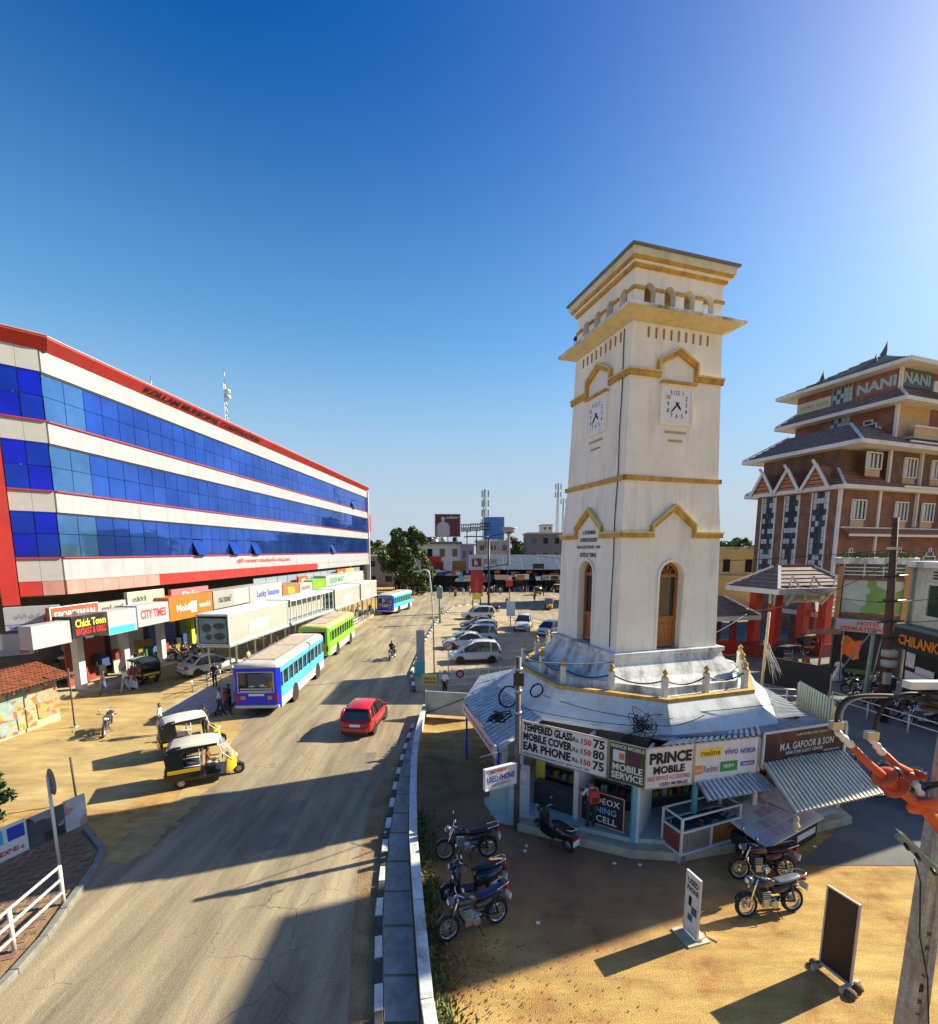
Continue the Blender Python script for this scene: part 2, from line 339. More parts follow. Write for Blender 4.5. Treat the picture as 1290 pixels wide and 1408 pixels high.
FORE = ground_mat('dusty bus bay surface', [(.30,(.29,.195,.085)),(.5,(.42,.30,.125)),(.72,(.50,.37,.165))], .4, .35, fine=45, speck=(7.0,.05,(.14,.10,.06)), lanes=(R(35),(.35,1.8,1),.28))
ASPH = ground_mat('dusty asphalt', [(.26,(.17,.14,.095)),(.42,(.27,.22,.145)),(.55,(.335,.272,.175)),(.65,(.37,.30,.19)),(.8,(.42,.335,.205))], .42, .45, streak=(1.6,.35,1), fine=70, speck=(22,.07,(.11,.10,.085)), cracks=.6, lanes=(R(-6),(1.5,.10,1),.34))
ASPD = ground_mat('worn dark asphalt', [(.28,(.115,.115,.11)),(.5,(.165,.16,.15)),(.72,(.22,.21,.185))], .4, .45, fine=70, speck=(18,.06,(.07,.07,.07)))
VERGE = ground_mat('drifted roadside silt', [(.3,(.17,.105,.055)),(.5,(.27,.18,.095)),(.7,(.35,.25,.14))], .9, .7, fine=40, speck=(14,.08,(.09,.06,.035)))
PAVER = M('red brown paving block', (.23,.125,.085), .9, var=.35, scale=7, dirt=(.12,.09,.07), dirtamt=.7, bump=.3, bscale=30)
SLABM = M('cement paving slab', (.30,.28,.25), .9, var=.25, scale=2.5, dirt=(.15,.12,.09), dirtamt=.7, dscale=2, bump=.3)
KERBW = M('kerb white paint', (.60,.59,.55), .8, dirt=(.16,.13,.10), dirtamt=.85, dscale=3, var=.1)
KERBB = M('kerb black paint', (.045,.045,.045), .8, dirt=(.20,.16,.11), dirtamt=.7, dscale=3, var=.2)
def sheet(name, pts, z, mat):
    mb = MB(); mb.add([(p[0], p[1], z) for p in pts], [tuple(range(len(pts)))]); o = struct(name, mb, mat)
    if o.data.polygons[0].normal.z < 0: o.data.flip_normals()
    return o
# one big ground sheet to the horizon
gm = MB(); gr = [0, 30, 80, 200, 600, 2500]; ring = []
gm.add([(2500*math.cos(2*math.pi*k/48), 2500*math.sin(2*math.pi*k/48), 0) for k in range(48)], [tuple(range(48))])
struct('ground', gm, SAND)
# bus bay forecourt on the left, between the road and the shops
sheet('bus_bay', [(-26.5,15.5),(-12.0,15.5),(-13.0,22),(-13.6,40),(-12.6,66),(-12.0,95),(-19.5,95),(-24,30),(-26.5,25)], .004, FORE)
# main road
ROADL = [(-8.6,-12),(-9.5,4.5),(-9.8,9.55),(-10.85,13.0),(-10.2,15.6),(-10.9,18.5),(-12.2,22.5),(-13.3,26),(-13.6,40),(-12.6,66),(-12.2,100),(-13.5,128)]
ROADR = [(22,128),(22,96),(30,60),(21,40),(13,34),(3.5,31),(3.2,26.2),(-2.55,25.6),(-3.0,21.9),(-2.95,18),(-2.66,13.5),(-2.3,10.5),(-1.72,7.4),(.2,-2),(2,-12)]
sheet('main_road', ROADL + ROADR, .008, ASPH)
# side road behind and right of the clock tower
sheet('side_road', [(3.2,26.2),(3.5,31),(13,34),(21,40),(30,60),(52,60),(60,46),(30,17.5),(26,12.35),(9.4,12.55),(11.6,14.0),(13.2,15.6),(13.6,22),(12,26)], .012, ASPD)
# repair patches, oil stains and ragged dust along the left edge of the asphalt
PATCH = ground_mat('newer asphalt patch', [(.3,(.18,.155,.115)),(.5,(.25,.21,.15)),(.7,(.32,.265,.18))], .8, .5, fine=70, lanes=(R(-6),(1.5,.10,1),.3))
rp0 = random.Random(31)
for k, (x, y, a, b) in enumerate(((-6.2,14.6,.55,1.5),(-4.6,19.3,.45,.9),(-8.1,30.5,.8,1.6),(-6.5,48,1.0,2.4),(-9.3,56,.8,2.0))):
    sheet('road_patch', [(x+a*cx_+rp0.gauss(0,.07), y+b*cy_+rp0.gauss(0,.07)+.12*cx_) for cx_, cy_ in ((-1,-1),(-.5,-1),(0,-1),(.5,-1),(1,-1),(1,-.4),(1,.2),(1,1),(.4,1),(-.3,1),(-1,1),(-1,.3),(-1,-.4))], .011+.0005*k, PATCH)
edge = [(-10.05,12.6),(-10.35,14.0),(-10.0,15.8),(-10.75,18.6),(-12.0,22.4),(-13.1,25.6),(-13.4,32),(-13.45,40)]; dense = []
for (xa, ya), (xb, yb) in zip(edge, edge[1:]):
    for q in range(30): dense.append((xa+(xb-xa)*q/30, ya+(yb-ya)*q/30))
wk = .2; rg_ = []
for _ in dense: wk = max(.02, min(.62, wk+rp0.gauss(0,.06))); rg_.append(wk+rp0.uniform(0,.03))
sheet('roadside_dust', [(x+w_, y) for (x, y), w_ in zip(dense, rg_)]+[(x-.6, y) for x, y in reversed(dense)], .0145, FORE)
# silt drift along the kerb
sheet('road_silt', [(-2.3,10.5),(-1.8,7.6),(-2.25,7.6),(-2.85,10.5),(-3.3,13.5),(-3.55,16),(-3.35,18.6),(-3.02,20.4),(-2.97,18),(-2.68,13.5)], .012, VERGE)
# ---- footpath with black and white kerb stones and the low white wall on the right of the road
KL = [Vector(p) for p in ((-1.2,5.0),(-1.75,7.6),(-2.3,10.5),(-2.66,13.5),(-2.93,17.5),(-3.0,21.0),(-2.95,23.4))]
WL = [Vector(p) for p in ((-.1,5.0),(-.78,7.8),(-1.22,10.4),(-1.75,13.6),(-2.2,17.8),(-2.45,21.4),(-2.42,25.2))]
def along(pl, d):
    for a, b in zip(pl, pl[1:]):
        l = (b-a).length
        if d <= l: return a.lerp(b, d/l), (b-a).normalized()
        d -= l
    return pl[-1].copy(), (pl[-1]-pl[-2]).normalized()
fp = MB(); fp.add([(p.x+.14,p.y,.135) for p in KL] + [(p.x-.02,p.y,.135) for p in reversed(WL)], [tuple(range(len(KL)+len(WL)))])
fpo = struct('footpath', fp, VERGE)
if fpo.data.polygons[0].normal.z < 0: fpo.data.flip_normals()
d = 0; k = 0
while d < 18.2:
    ln = .62; p, t = along(KL, d + ln/2); n = Vector((t.y, -t.x))
    mb = MB(); jz = random.uniform(-.012,.012)
    mb.obox((p.x+n.x*.08, p.y+n.y*.08, .075+jz), (t.x*(ln/2-.012), t.y*(ln/2-.012), 0), (n.x*.085, n.y*.085, 0), (0,0,.08))
    mb.build('kerb_stone', KERBW if k % 2 else KERBB, fpo, .015); d += ln; k += 1
d = .3
while d < 17.5:                                   # cement slabs between kerb and wall
    ln = random.uniform(1.0, 1.5); a, ta = along(KL, d+.02); b, tb = along(KL, d+ln-.03); c, tc = along(WL, d+.05); e, te = along(WL, d+ln)
    mb = MB(); z1 = .15 + random.uniform(-.006,.012)
    mb.loft([[(a.x+.19,a.y,.10),(c.x-.16,c.y,.10),(e.x-.16,e.y-.02,.10),(b.x+.19,b.y-.02,.10)],[(a.x+.19,a.y,z1),(c.x-.16,c.y,z1+.01),(e.x-.16,e.y-.02,z1),(b.x+.19,b.y-.02,z1)]])
    mb.build('paving_slab', SLABM, fpo); d += ln
wt = thing('boundary_wall', 'long low whitewashed wall with worn coping beside the footpath', 'wall', (0,0,0))
wallm = M('old whitewash', (.56,.57,.56), .85, dirt=(.11,.11,.10), dirtamt=.9, dscale=1.4, var=.12, scale=4, bump=.3)
d = .4
while d < 20.3:
    ln = min(2.6, 20.4-d); a, _ = along(WL, d); b, _ = along(WL, d+ln-.02); t = (b-a).normalized(); n = Vector((t.y,-t.x))
    m = (a+b)/2; hh = .52 + random.uniform(-.02,.02)
    MB().obox((m.x,m.y,hh/2), (t.x*(b-a).length/2, t.y*(b-a).length/2, 0), (n.x*.09,n.y*.09,0), (0,0,hh/2)).build('wall_section', wallm, wt)
    MB().obox((m.x,m.y,hh+.03), (t.x*(b-a).length/2, t.y*(b-a).length/2, 0), (n.x*.125,n.y*.125,0), (0,0,.032)).build('coping', wallm, wt, .012)
    d += ln
# ---- left pavement: blocks, kerb
PV = [Vector(p) for p in ((-9.3,4.5),(-9.65,9.5),(-10.75,13.05),(-12.35,14.3))]
pvm = MB(); pp_ = [(-9.45,4.5),(-9.8,9.5),(-10.88,12.95),(-12.3,14.1),(-13.2,13.6),(-14.9,9.3),(-16,4.5)]
pvm.prism(pp_, 0, .10); pv = struct('pavement', pvm, VERGE)
d = 0
while d < 10.6:
    ln = .9; a, _ = along(PV, d); b, _ = along(PV, d+ln-.015); t = (b-a).normalized(); n = Vector((-t.y,t.x)); m = (a+b)/2
    MB().obox((m.x+n.x*.09,m.y+n.y*.09,.08), (t.x*(b-a).length/2,t.y*(b-a).length/2,0),(n.x*.09,n.y*.09,0),(0,0,.085+random.uniform(-.008,.008))).build('kerb_stone', M('kerb cement dull', (.20,.19,.165), .9, var=.25, scale=4, dirt=(.10,.09,.07), dirtamt=.7, dscale=2, bump=.3), pv, .02); d += ln
def inside(x, y, poly):
    c = False
    for (x0,y0),(x1,y1) in zip(poly, poly[1:]+poly[:1]):
        if (y0 > y) != (y1 > y) and x < (x1-x0)*(y-y0)/(y1-y0)+x0: c = not c
    return c
pb = [MB(), MB()]; inner = [(-9.75,4.5),(-10.02,9.5),(-11.05,12.85),(-12.2,13.75),(-13.0,13.3),(-14.6,9.3),(-15.7,4.5)]
for i in range(-60, 60):
    for j in range(-60, 60):                      # herringbone blocks, too small to pick apart
        for q in (0, 1):
            s = .115; ca, sa = math.cos(.35), math.sin(.35)
            bx, by = (i*2 + j*2 + (0 if q == 0 else 1.5))*s*1.0, (i*-2 + j*2 + (0 if q == 0 else .5))*s
            x, y = -12.3+bx*ca-by*sa, 9.5+bx*sa+by*ca
            if not inside(x, y, inner): continue
            l, h = (s*.97, s*.48) if q == 0 else (s*.48, s*.97)
            u, v = Vector((ca,sa,0)), Vector((-sa,ca,0))
            pb[(i*7+j*3) % 2].obox((x,y,.108+random.uniform(-.004,.006)), u*l, v*h, (0,0,.012))
PAVER2 = M('dull paving block', (.19,.115,.085), .9, var=.35, scale=7, dirt=(.11,.09,.07), dirtamt=.7, bump=.3, bscale=30)
for q in (0, 1): o = pb[q].build('paving_blocks', (PAVER, PAVER2)[q], pv, fix=False); o['kind'] = 'stuff'
# ---- the parking island beyond the junction
IL = [Vector(p) for p in ((-3.6,29.3),(-4.35,34),(-4.5,45),(-4.2,60),(-2.6,75),(1.5,80))]
isl = MB(); isl.prism([(-3.45,29.4),(-4.2,34),(-4.32,45),(-4.0,60),(-2.4,75),(1.5,79.8),(5.5,74),(8.8,60),(11.0,46),(4.2,32.2),(2.5,30.9),(-1.5,29.0)], 0, .10)
PARK = ground_mat('parking ground', [(.3,(.26,.20,.13)),(.5,(.38,.30,.19)),(.72,(.46,.37,.24))], .5, .35, fine=40)
io = struct('parking_island', isl, PARK)
d = 0; k = 0
while d < 54:
    ln = 1.0; p, t = along(IL, d+.5); n = Vector((t.y,-t.x))
    MB().obox((p.x+n.x*.1,p.y+n.y*.1,.085),(t.x*.485,t.y*.485,0),(n.x*.1,n.y*.1,0),(0,0,.09)).build('kerb_stone', KERBW if k % 2 else KERBB, io); d += ln; k += 1
# raised bus platform in the bay
pl = MB(); pl.prism([(-16.9,24.4),(-14.2,24.0),(-13.7,27),(-13.95,40),(-13.2,66),(-15.4,66),(-16.4,40),(-17.2,30)], 0, .22)
plo = struct('bus_platform', pl, M('platform cement', (.36,.31,.25), .9, var=.2, scale=1.2, dirt=(.17,.13,.09), dirtamt=.7, bump=.3))
for k in range(7):
    y0 = 24.5+k*.85; MB().box(-16.6,y0,.2,-14.35,y0+.82,.235).build('paving_slab', SLABM, plo)
# shop plinth edge along the left building
mb = MB(); mb.prism([(-25.6,26.8),(-23.4,29.5),(-18.9,91.0),(-21.5,91.2),(-27.5,27.2)], 0, .3)
struct('shop_pavement', mb, M('shop step cement', (.42,.37,.25), .9, var=.15, dirt=(.2,.16,.1), dirtamt=.6))
# ================================================================== CLOCK TOWER
TC = Vector((6.95, 20.0, 0)); TA = R(17.2)
tw = thing('clock_tower', 'tall cream square clock tower with ochre bands and arched top gallery', 'clock tower', TC, TA)
def hwz(z):
    T = [(5.2,2.30),(9.75,2.21),(11.65,2.08),(16.95,1.93),(20,1.93)]
    for (a,x),(b,y) in zip(T,T[1:]):
        if z <= b: return x+(y-x)*(z-a)/(b-a) if z >= a else x
    return T[-1][1]
FACES = [(Vector((1,0,0)),Vector((0,-1,0))),(Vector((0,-1,0)),Vector((-1,0,0))),(Vector((-1,0,0)),Vector((0,1,0))),(Vector((0,1,0)),Vector((1,0,0)))]
# each face: u (to the right seen from outside), outward normal
def wall_poly(u, n, poly, hw, th, name, mat, ref=None):
    "poly in (fraction of half width or metres, z) -> wall with depth th"
    outer = []; inner = []
    for s, z in poly:
        h = hw(z); q = u*s + n*h + Z*z; outer.append(q); si = s if abs(s) < h-.02 else math.copysign(h-th, s); inner.append(u*si + n*(h-th) + Z*z)
    mb = MB(); N = len(poly); mb.add(outer, [tuple(range(N))]); mb.add(inner, [tuple(reversed(range(N)))])
    mb.loft([outer, inner], 0, False)
    return mb.build(name, mat, tw)
def arch(cx, w_, z0, zs, n=10):
    "notch going up from z0: spring line zs, half width w_"
    pts = [(cx-w_, z0)]
    for k in range(n+1):
        a = math.pi*(1-k/n); pts.append((cx+w_*math.cos(a), zs+w_*1.0*math.sin(a)))
    pts.append((cx+w_, z0)); return pts
for i, (u, n) in enumerate(FACES):
    h0, h1 = hwz(5.25), hwz(9.75)
    poly = [(-h0,5.25)] + arch(0,.52,5.25,8.05) + [(h0,5.25),(h1,9.75),(-h1,9.75)]
    wall_poly(u, n, poly, hwz, .45, 'wall', CREAM)
    a, b, c = 9.75, 11.65, 16.95
    for z0, z1 in ((a,b),(b,c)):
        wall_poly(u, n, [(-hwz(z0),z0),(hwz(z0),z0),(hwz(z1),z1),(-hwz(z1),z1)], hwz, .3, 'wall', CREAM)
    # gallery with four arches
    pts = [(-1.9,17.32)]
    for cx in (-1.26,-.42,.42,1.26): pts += arch(cx,.235,17.32,17.98,8)
    pts += [(1.9,17.32),(1.9,18.62),(-1.9,18.62)]
    wall_poly(u, n, pts, lambda z: 1.9, .28, 'gallery_wall', CREAM)
    MB().obox(u*0+n*1.93+Z*17.40, u*1.99, n*.06, Z*.09).build('gallery_sill', CREAM, tw, .01)
    for s0, s1 in ((-1.93,-1.5),(-1.02,-.66),(-.18,.18),(.66,1.02),(1.5,1.93)): MB().obox(u*(s0+s1)/2+n*1.92+Z*18.0, u*(s1-s0)/2, n*.045, Z*.05).build('impost_block', GOLD, tw)
    # gold bands
    MB().obox(n*(hwz(11.65)+.04)+Z*11.6, u*(hwz(11.65)+.09), n*.05, Z*.085).build('band', GOLD, tw, .01)
    for zb, hw_, pk, sw, st in ((9.55,hwz(9.6),1.02,.95,.30),(15.2,hwz(15.3),.86,.82,.42)):
        pth = [(-hw_-.06,zb),(-sw,zb),(-sw,zb+st),(0,zb+pk),(sw,zb+st),(sw,zb),(hw_+.06,zb)]
        mb = MB(); mb.plane_sweep(pth, .16, .10, n*hwz(zb), u, n)
        mb.build('gable_moulding', GOLD, tw)
        mb = MB(); mb.plane_sweep([(x, z+.11) for x, z in pth], .06, .15, n*hwz(zb), u, n)
        mb.build('moulding_cap', M('moulding cap paint', (.66,.52,.22), .6, dirt=(.2,.2,.14), dirtamt=.5), tw)
    # dentil slots below the ledge
    for k in range(9):
        s = -1.28+k*.32
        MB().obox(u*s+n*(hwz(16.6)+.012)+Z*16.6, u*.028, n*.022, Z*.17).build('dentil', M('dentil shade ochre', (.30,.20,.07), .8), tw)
    # clock
    hz = hwz(14.3); cz = 14.25
    cl = bpy.data.objects.new('clock', None); COL.objects.link(cl); cl.parent = tw
    MB().obox(n*(hz+.03)+Z*cz, u*.60, n*.03, Z*.62).build('dial', M('dial white', (.74,.74,.76), .4, var=.03), cl)
    mb = MB(); mb.plane_sweep([(-.66,cz-.68),(.66,cz-.68),(.66,cz+.68),(-.66,cz+.68)], .12, .09, n*hz, u, n, closed=True); mb.build('frame', CREAM, cl)
    mb = MB(); mb.obox(n*(hz+.10)+Z*(cz+.72)+u*0, u*.74, n*.09, Z*.04); mb.build('hood', GOLD, cl)
    for q in range(1, 13):
        a = R(90-30*q); rr = .46/max(abs(math.cos(a)),abs(math.sin(a)))*.86; rr = min(rr, .50)
        text(str(q), n*(hz+.062)+u*rr*math.cos(a)+Z*(cz+rr*math.sin(a)), u, Z, .15, TINK, cl, .16, .004, .01, name='numeral')
    for ang, ln, wd in ((90-30*(4+37/60),.27,.075),(90-6*37,.42,.055)):
        a = R(ang); dv = u*math.cos(a)+Z*math.sin(a); sv = dv.cross(n); base = n*(hz+.085)
        c0 = base+Z*cz
        mb = MB(); mb.add([c0-dv*.10-sv*wd*.3, c0-dv*.10+sv*wd*.3, c0+dv*ln*.6+sv*wd*.5, c0+dv*ln, c0+dv*ln*.6-sv*wd*.5], [(0,1,2,3,4)]); 
        mb.add([c0-dv*.10-sv*wd*.3-n*.015, c0-dv*.10+sv*wd*.3-n*.015, c0+dv*ln*.6+sv*wd*.5-n*.015, c0+dv*ln-n*.015, c0+dv*ln*.6-sv*wd*.5-n*.015], [(4,3,2,1,0)])
        mb.build('hand', TINK, cl)
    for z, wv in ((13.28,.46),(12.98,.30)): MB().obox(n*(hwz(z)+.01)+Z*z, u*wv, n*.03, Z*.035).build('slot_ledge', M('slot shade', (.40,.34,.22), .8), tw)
    # arched wooden door with fanlight, set back in the opening
    dz = hwz(7)-.30; dr = bpy.data.objects.new('door', None); COL.objects.link(dr); dr.parent = tw
    mb = MB(); ap = [(-.47,5.3)] + [(.47*math.cos(math.pi*(1-k/12)), 8.05+.47*math.sin(math.pi*(1-k/12))) for k in range(13)] + [(.47,5.3)]
    mb.plane_sweep(ap, .13, .07, n*dz, u, n); mb.obox(n*(dz+.03)+Z*8.05, u*.45, n*.04, Z*.06); mb.obox(n*(dz+.03)+Z*6.42, u*.45, n*.04, Z*.07)
    mb.obox(n*(dz+.03)+Z*5.38, u*.47, n*.04, Z*.08)
    for k in (1,2,3): a = math.pi*k/4; mb.bar(n*(dz+.03)+Z*8.08, n*(dz+.03)+u*.42*math.cos(a)+Z*(8.08+.42*math.sin(a)), .035, .04, up=n)
    mb.build('frame', WOOD, dr)
    MB().obox(n*(dz+.01)+Z*5.9, u*.42, n*.02, Z*.46).build('lower_panel', WOOD, dr)
    mb = MB(); mb.plane_sweep([(-.27,5.6),(.27,5.6),(.27,6.2),(-.27,6.2)], .04, .05, n*dz, u, n, closed=True); mb.build('panel_moulding', WOOD, dr)
    gp = [(-.42,6.45)] + [(.42*math.cos(math.pi*(1-k/12)), 8.05+.42*math.sin(math.pi*(1-k/12))) for k in range(13)] + [(.42,6.45)]
    mb = MB(); mb.add([u*s+n*dz+Z*z for s, z in gp], [tuple(range(len(gp)))]); mb.build('pane', GLASSD, dr)
    mb = MB(); mb.plane_sweep([(-.58,5.27)]+[(.58*math.cos(math.pi*(1-k/12)), 8.05+.58*math.sin(math.pi*(1-k/12))) for k in range(13)]+[(.58,5.27)], .09, .05, n*hwz(7), u, n)
    mb.build('architrave', CREAM, tw)
# inscription above the arch of the left face
u, n = FACES[1]
for k, (s, w_) in enumerate((('A. SIVARAMAN',.95),('SUPERINTENDENT',1.3),('RAJA ELECTRONIC  1944',1.75),('GIFTED BY TEMPLE',1.25))):
    text(s, n*(hwz(9.4-k*.24)+.004)+Z*(9.72-k*.30)+u*.02, u, Z, .17, TINK, tw, w_, .012, .03, True, name='inscription')
# thin cable running down beside the near corner
mb = MB(); mb.tube([Vector((-hwz(z)-.03, -hwz(z)+.42+.02*math.sin(z*2), z)) for z in [5.4+.6*k for k in range(20)]], .018, 5); mb.build('down_cable', CABLE, tw)
# ledge (projecting eave) with sloped underside
LED = M('ledge underside paint', (.66,.56,.34), .75, dirt=(.3,.24,.14), dirtamt=.4)
def sq(h): return [(-h,-h),(h,-h),(h,h),(-h,h)]
mb = MB(); mb.loft([[(x,y,16.92) for x,y in sq(1.95)],[(x,y,17.14) for x,y in sq(2.48)]], 0, False); mb.build('ledge_soffit', LED, tw)
mb = MB(); mb.prism(sq(2.50),17.14,17.24); mb.prism(sq(2.46),17.24,17.31, poly2=sq(2.1)); mb.build('ledge_slab', STAINED, tw, .01)
# cornice steps and roof
for z0, z1, h, m_ in ((18.62,18.72,2.0,GOLD),(18.72,18.80,2.06,CREAM),(18.80,18.88,2.13,GOLD),(18.88,19.12,2.19,M('cornice cream green', (.62,.60,.44), .7, dirt=(.2,.22,.16), dirtamt=.5)),(19.12,19.19,2.28,M('roof slab stain', (.16,.17,.18), .85, dirt=(.3,.3,.28), dirtamt=.5))):
    MB().prism(sq(h), z0, z1).build('cornice', m_, tw, .008)
MB().box(-1.62,-1.62,17.31,1.62,1.62,17.36).build('gallery_floor', CONC, tw)
# base slab and flared foot
mb = MB(); mb.prism(sq(2.52),5.08,5.25); mb.build('base_slab', STAINED, tw, .02)
pr = [(2.44,5.08),(2.5,4.85),(2.66,4.6),(2.80,4.36),(2.98,4.17),(3.05,4.06)]
mb = MB(); mb.loft([[(x,y,z) for x,y in sq(h)] for h,z in pr], 0, False); mb.build('flared_foot', STAINED, tw)
# octagonal platform over the shops
OA = R(-94.5)-TA
def octo(r): return [(r*math.cos(OA+R(45)*k), r*math.sin(OA+R(45)*k)) for k in range(8)]
mb = MB(); mb.prism(octo(4.86),3.7,4.06); mb.build('platform', STAINED, tw)
mb = MB(); mb.loft([[(x,y,4.0) for x,y in octo(4.93)],[(x,y,4.12) for x,y in octo(4.93)],[(x,y,4.12) for x,y in octo(4.72)],[(x,y,4.0) for x,y in octo(4.72)]],0,False); mb.build('platform_edge', GOLD, tw)
mb = MB(); mb.loft([[(x,y,4.05) for x,y in octo(4.35)],[(x,y,4.33) for x,y in octo(4.35)],[(x,y,4.33) for x,y in octo(4.2)],[(x,y,4.05) for x,y in octo(4.2)]],0,False); mb.build('platform_kerb', STAINED, tw)
SK = M('skirt whitewash', (.62,.63,.62), .75, dirt=(.16,.16,.155), dirtamt=.6, var=.1, scale=1.5, dscale=.9, bump=.2, bscale=8)
for k in range(8):
    a0, a1 = octo(4.92)[k], octo(4.92)[(k+1)%8]; b0, b1 = octo(5.25)[k], octo(5.25)[(k+1)%8]; c0, c1 = octo(5.72)[k], octo(5.72)[(k+1)%8]
    mb = MB(); mb.loft([[(*a0,3.99),(*a1,3.99)],[(*b0,3.5),(*b1,3.5)],[(*c0,3.10),(*c1,3.10)],[(*c0,2.98),(*c1,2.98)],[(c0[0]*.86,c0[1]*.86,2.98),(c1[0]*.86,c1[1]*.86,2.98)]],0,False,closed=False)
    mb.build('skirt_panel', SK, tw)
mb = MB(); mb.prism(octo(5.0),2.9,3.0); mb.build('platform_soffit', CONC, tw)
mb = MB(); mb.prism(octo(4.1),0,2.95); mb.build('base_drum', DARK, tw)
# posts with gilded finials and chains around the platform
pp = []
for k in range(8):
    a, b = Vector(octo(4.56)[k]), Vector(octo(4.56)[(k+1)%8])
    pp += [a, (a+b)/2]
for k, p in enumerate(pp):
    po = bpy.data.objects.new('post', None); COL.objects.link(po); po.parent = tw; po.location = (p.x,p.y,4.06)
    MB().box(-.085,-.085,0,.085,.085,.72).build('shaft', WHITE, po, .01)
    MB().lathe([(.10,.72),(.10,.76),(.05,.78),(.05,.80),(.095,.86),(.08,.93),(.03,.98),(.0,1.02)],10).build('finial', GOLD, po)
    q = pp[(k+1) % 16]; mb = MB(); mb.tube([Vector((v.x,v.y,v.z)) for v in catenary((p.x,p.y,4.68),(q.x,q.y,4.68),.22,12)], .026, 5); mb.build('chain', CABLE, tw)
# crow on the ledge
cr_ = thing('crow', 'black crow perched on the tower ledge corner', 'bird', TC+Matrix.Rotation(TA,3,'Z')@Vector((-2.40,1.2,17.31)), 1.2)
mb = MB(); mb.tube([(-.26,0,.06),(-.12,0,.11),(0,0,.16),(.08,0,.23),(.14,0,.30),(.19,0,.31),(.25,0,.30)],[.012,.05,.085,.07,.05,.035,.004],8)
mb.tube([(0,.03,.1),(0,.03,0)],.01,4); mb.tube([(0,-.03,.1),(0,-.03,0)],.01,4); mb.build('body', BLACK, cr_)
# cable coils lying on the skirt
def coil(name, label, c, r, nrm, turns, wob, seed, thick=.022):
    rn = random.Random(seed); nrm = Vector(nrm).normalized(); a = nrm.orthogonal().normalized(); b = nrm.cross(a); pts = []
    for k in range(turns*16+1):
        t = 2*math.pi*k/16; rr = r*(1+wob*rn.uniform(-1,1)); pts.append(Vector(c)+a*rr*math.cos(t)+b*rr*math.sin(t)*(.9)+nrm*(.02+rn.uniform(0,.06)*(1+wob*4)))
    if wob > .3:
        pts = smooth([Vector(c)+a*r*rn.gauss(0,.55)+b*r*rn.gauss(0,.6)+nrm*(.03+abs(rn.gauss(0,.07))) for k in range(turns*7)], 5)
    mb = MB(); mb.tube(pts, thick, 5); o = mb.build(name, CABLE); tag(o, label, 'cable'); return o
coil('cable_coil','neat round coil of black cable hung on the white skirt roof', G(745,950,3.62)+Vector((-.22,-.32,.1)), .27, (-.62,-.65,.5), 3, .02, 3, .026)
coil('cable_coil','thick black cable loop leaning on the utility pole above the tin roof', Dp(700,958,16.6), .40, (-.5,-.8,.3), 3, .05, 4, .028)
coil('cable_tangle','dark heap of cables dumped on the tin lean-to roof', Vector((1.05,16.6,2.86)), .38, (-.3,-.2,1), 6, .4, 6, .025)
coil('cable_tangle','big untidy tangle of black cables at the skirt corner', G(880,993,3.5)+Vector((-.05,-.15,0)), .36, (-.2,-.9,.5), 9, .45, 5, .014)
mb = MB()
for k, (a, b, sg) in enumerate((((718,975),(880,1000),.10),((745,958),(880,990),.12),((880,992),(1035,962),.16),((885,985),(1052,970),.05),((880,995),(960,985),.22))):
    mb.tube([q+Vector((-.05,-.5,.22)) for q in catenary(G(*a,3.45),G(*b,3.5),sg,14)], .014, 4)
tag(mb.build('slack_cables', CABLE), 'slack black cables strung across the white skirt roof', 'cable', kind=None)
# ================================================================== SHOPS UNDER THE TOWER
SA, SB, SCc, SDd = Vector((1.75,15.45,0)), Vector((5.05,13.15,0)), Vector((9.05,14.1,0)), Vector((12.6,15.2,0))
shop = thing('shop_block', 'ring of small open fronted shops on a cement step under the tower skirt', 'shop', (0,0,0))
mb = MB(); mb.prism([(1.25,15.2),(1.55,14.2),(4.75,12.82),(6.2,12.68),(8.95,13.35),(12.7,14.6),(12.9,20),(10,23),(3,23.5),(1.0,20.5)],0,.28); mb.build('plinth', M('plinth cement', (.45,.38,.27), .85, var=.15, dirt=(.15,.12,.09), dirtamt=.7), shop, .03)
mb = MB(); mb.prism([(1.6,15.0),(1.85,14.5),(4.85,13.2),(6.2,13.05),(8.85,13.65),(12.3,14.8),(12.3,19),(3,19)],.28,.42); mb.build('step', M('tiled step', (.42,.45,.42), .5, var=.2, scale=6, dirt=(.2,.18,.15), dirtamt=.5), shop)
TEAL = paint('teal post paint', (.10,.36,.46)); PWH = paint('post white paint', (.62,.63,.64))
dAB = (SB-SA).normalized(); dBC = (SCc-SB).normalized(); dCD = (SDd-SCc).normalized()
def up(p, z): return Vector((p.x,p.y,z))
for p, mt in ((SA+dAB*.05,PWH),(SA+dAB*2.05,PWH),(SB-dAB*.15,TEAL),(SB+dBC*1.9,TEAL),(SCc,PWH),(SDd,PWH)):
    MB().box(p.x-.07,p.y-.07,.28,p.x+.07,p.y+.07,3.2).build('post', mt, shop, .01)
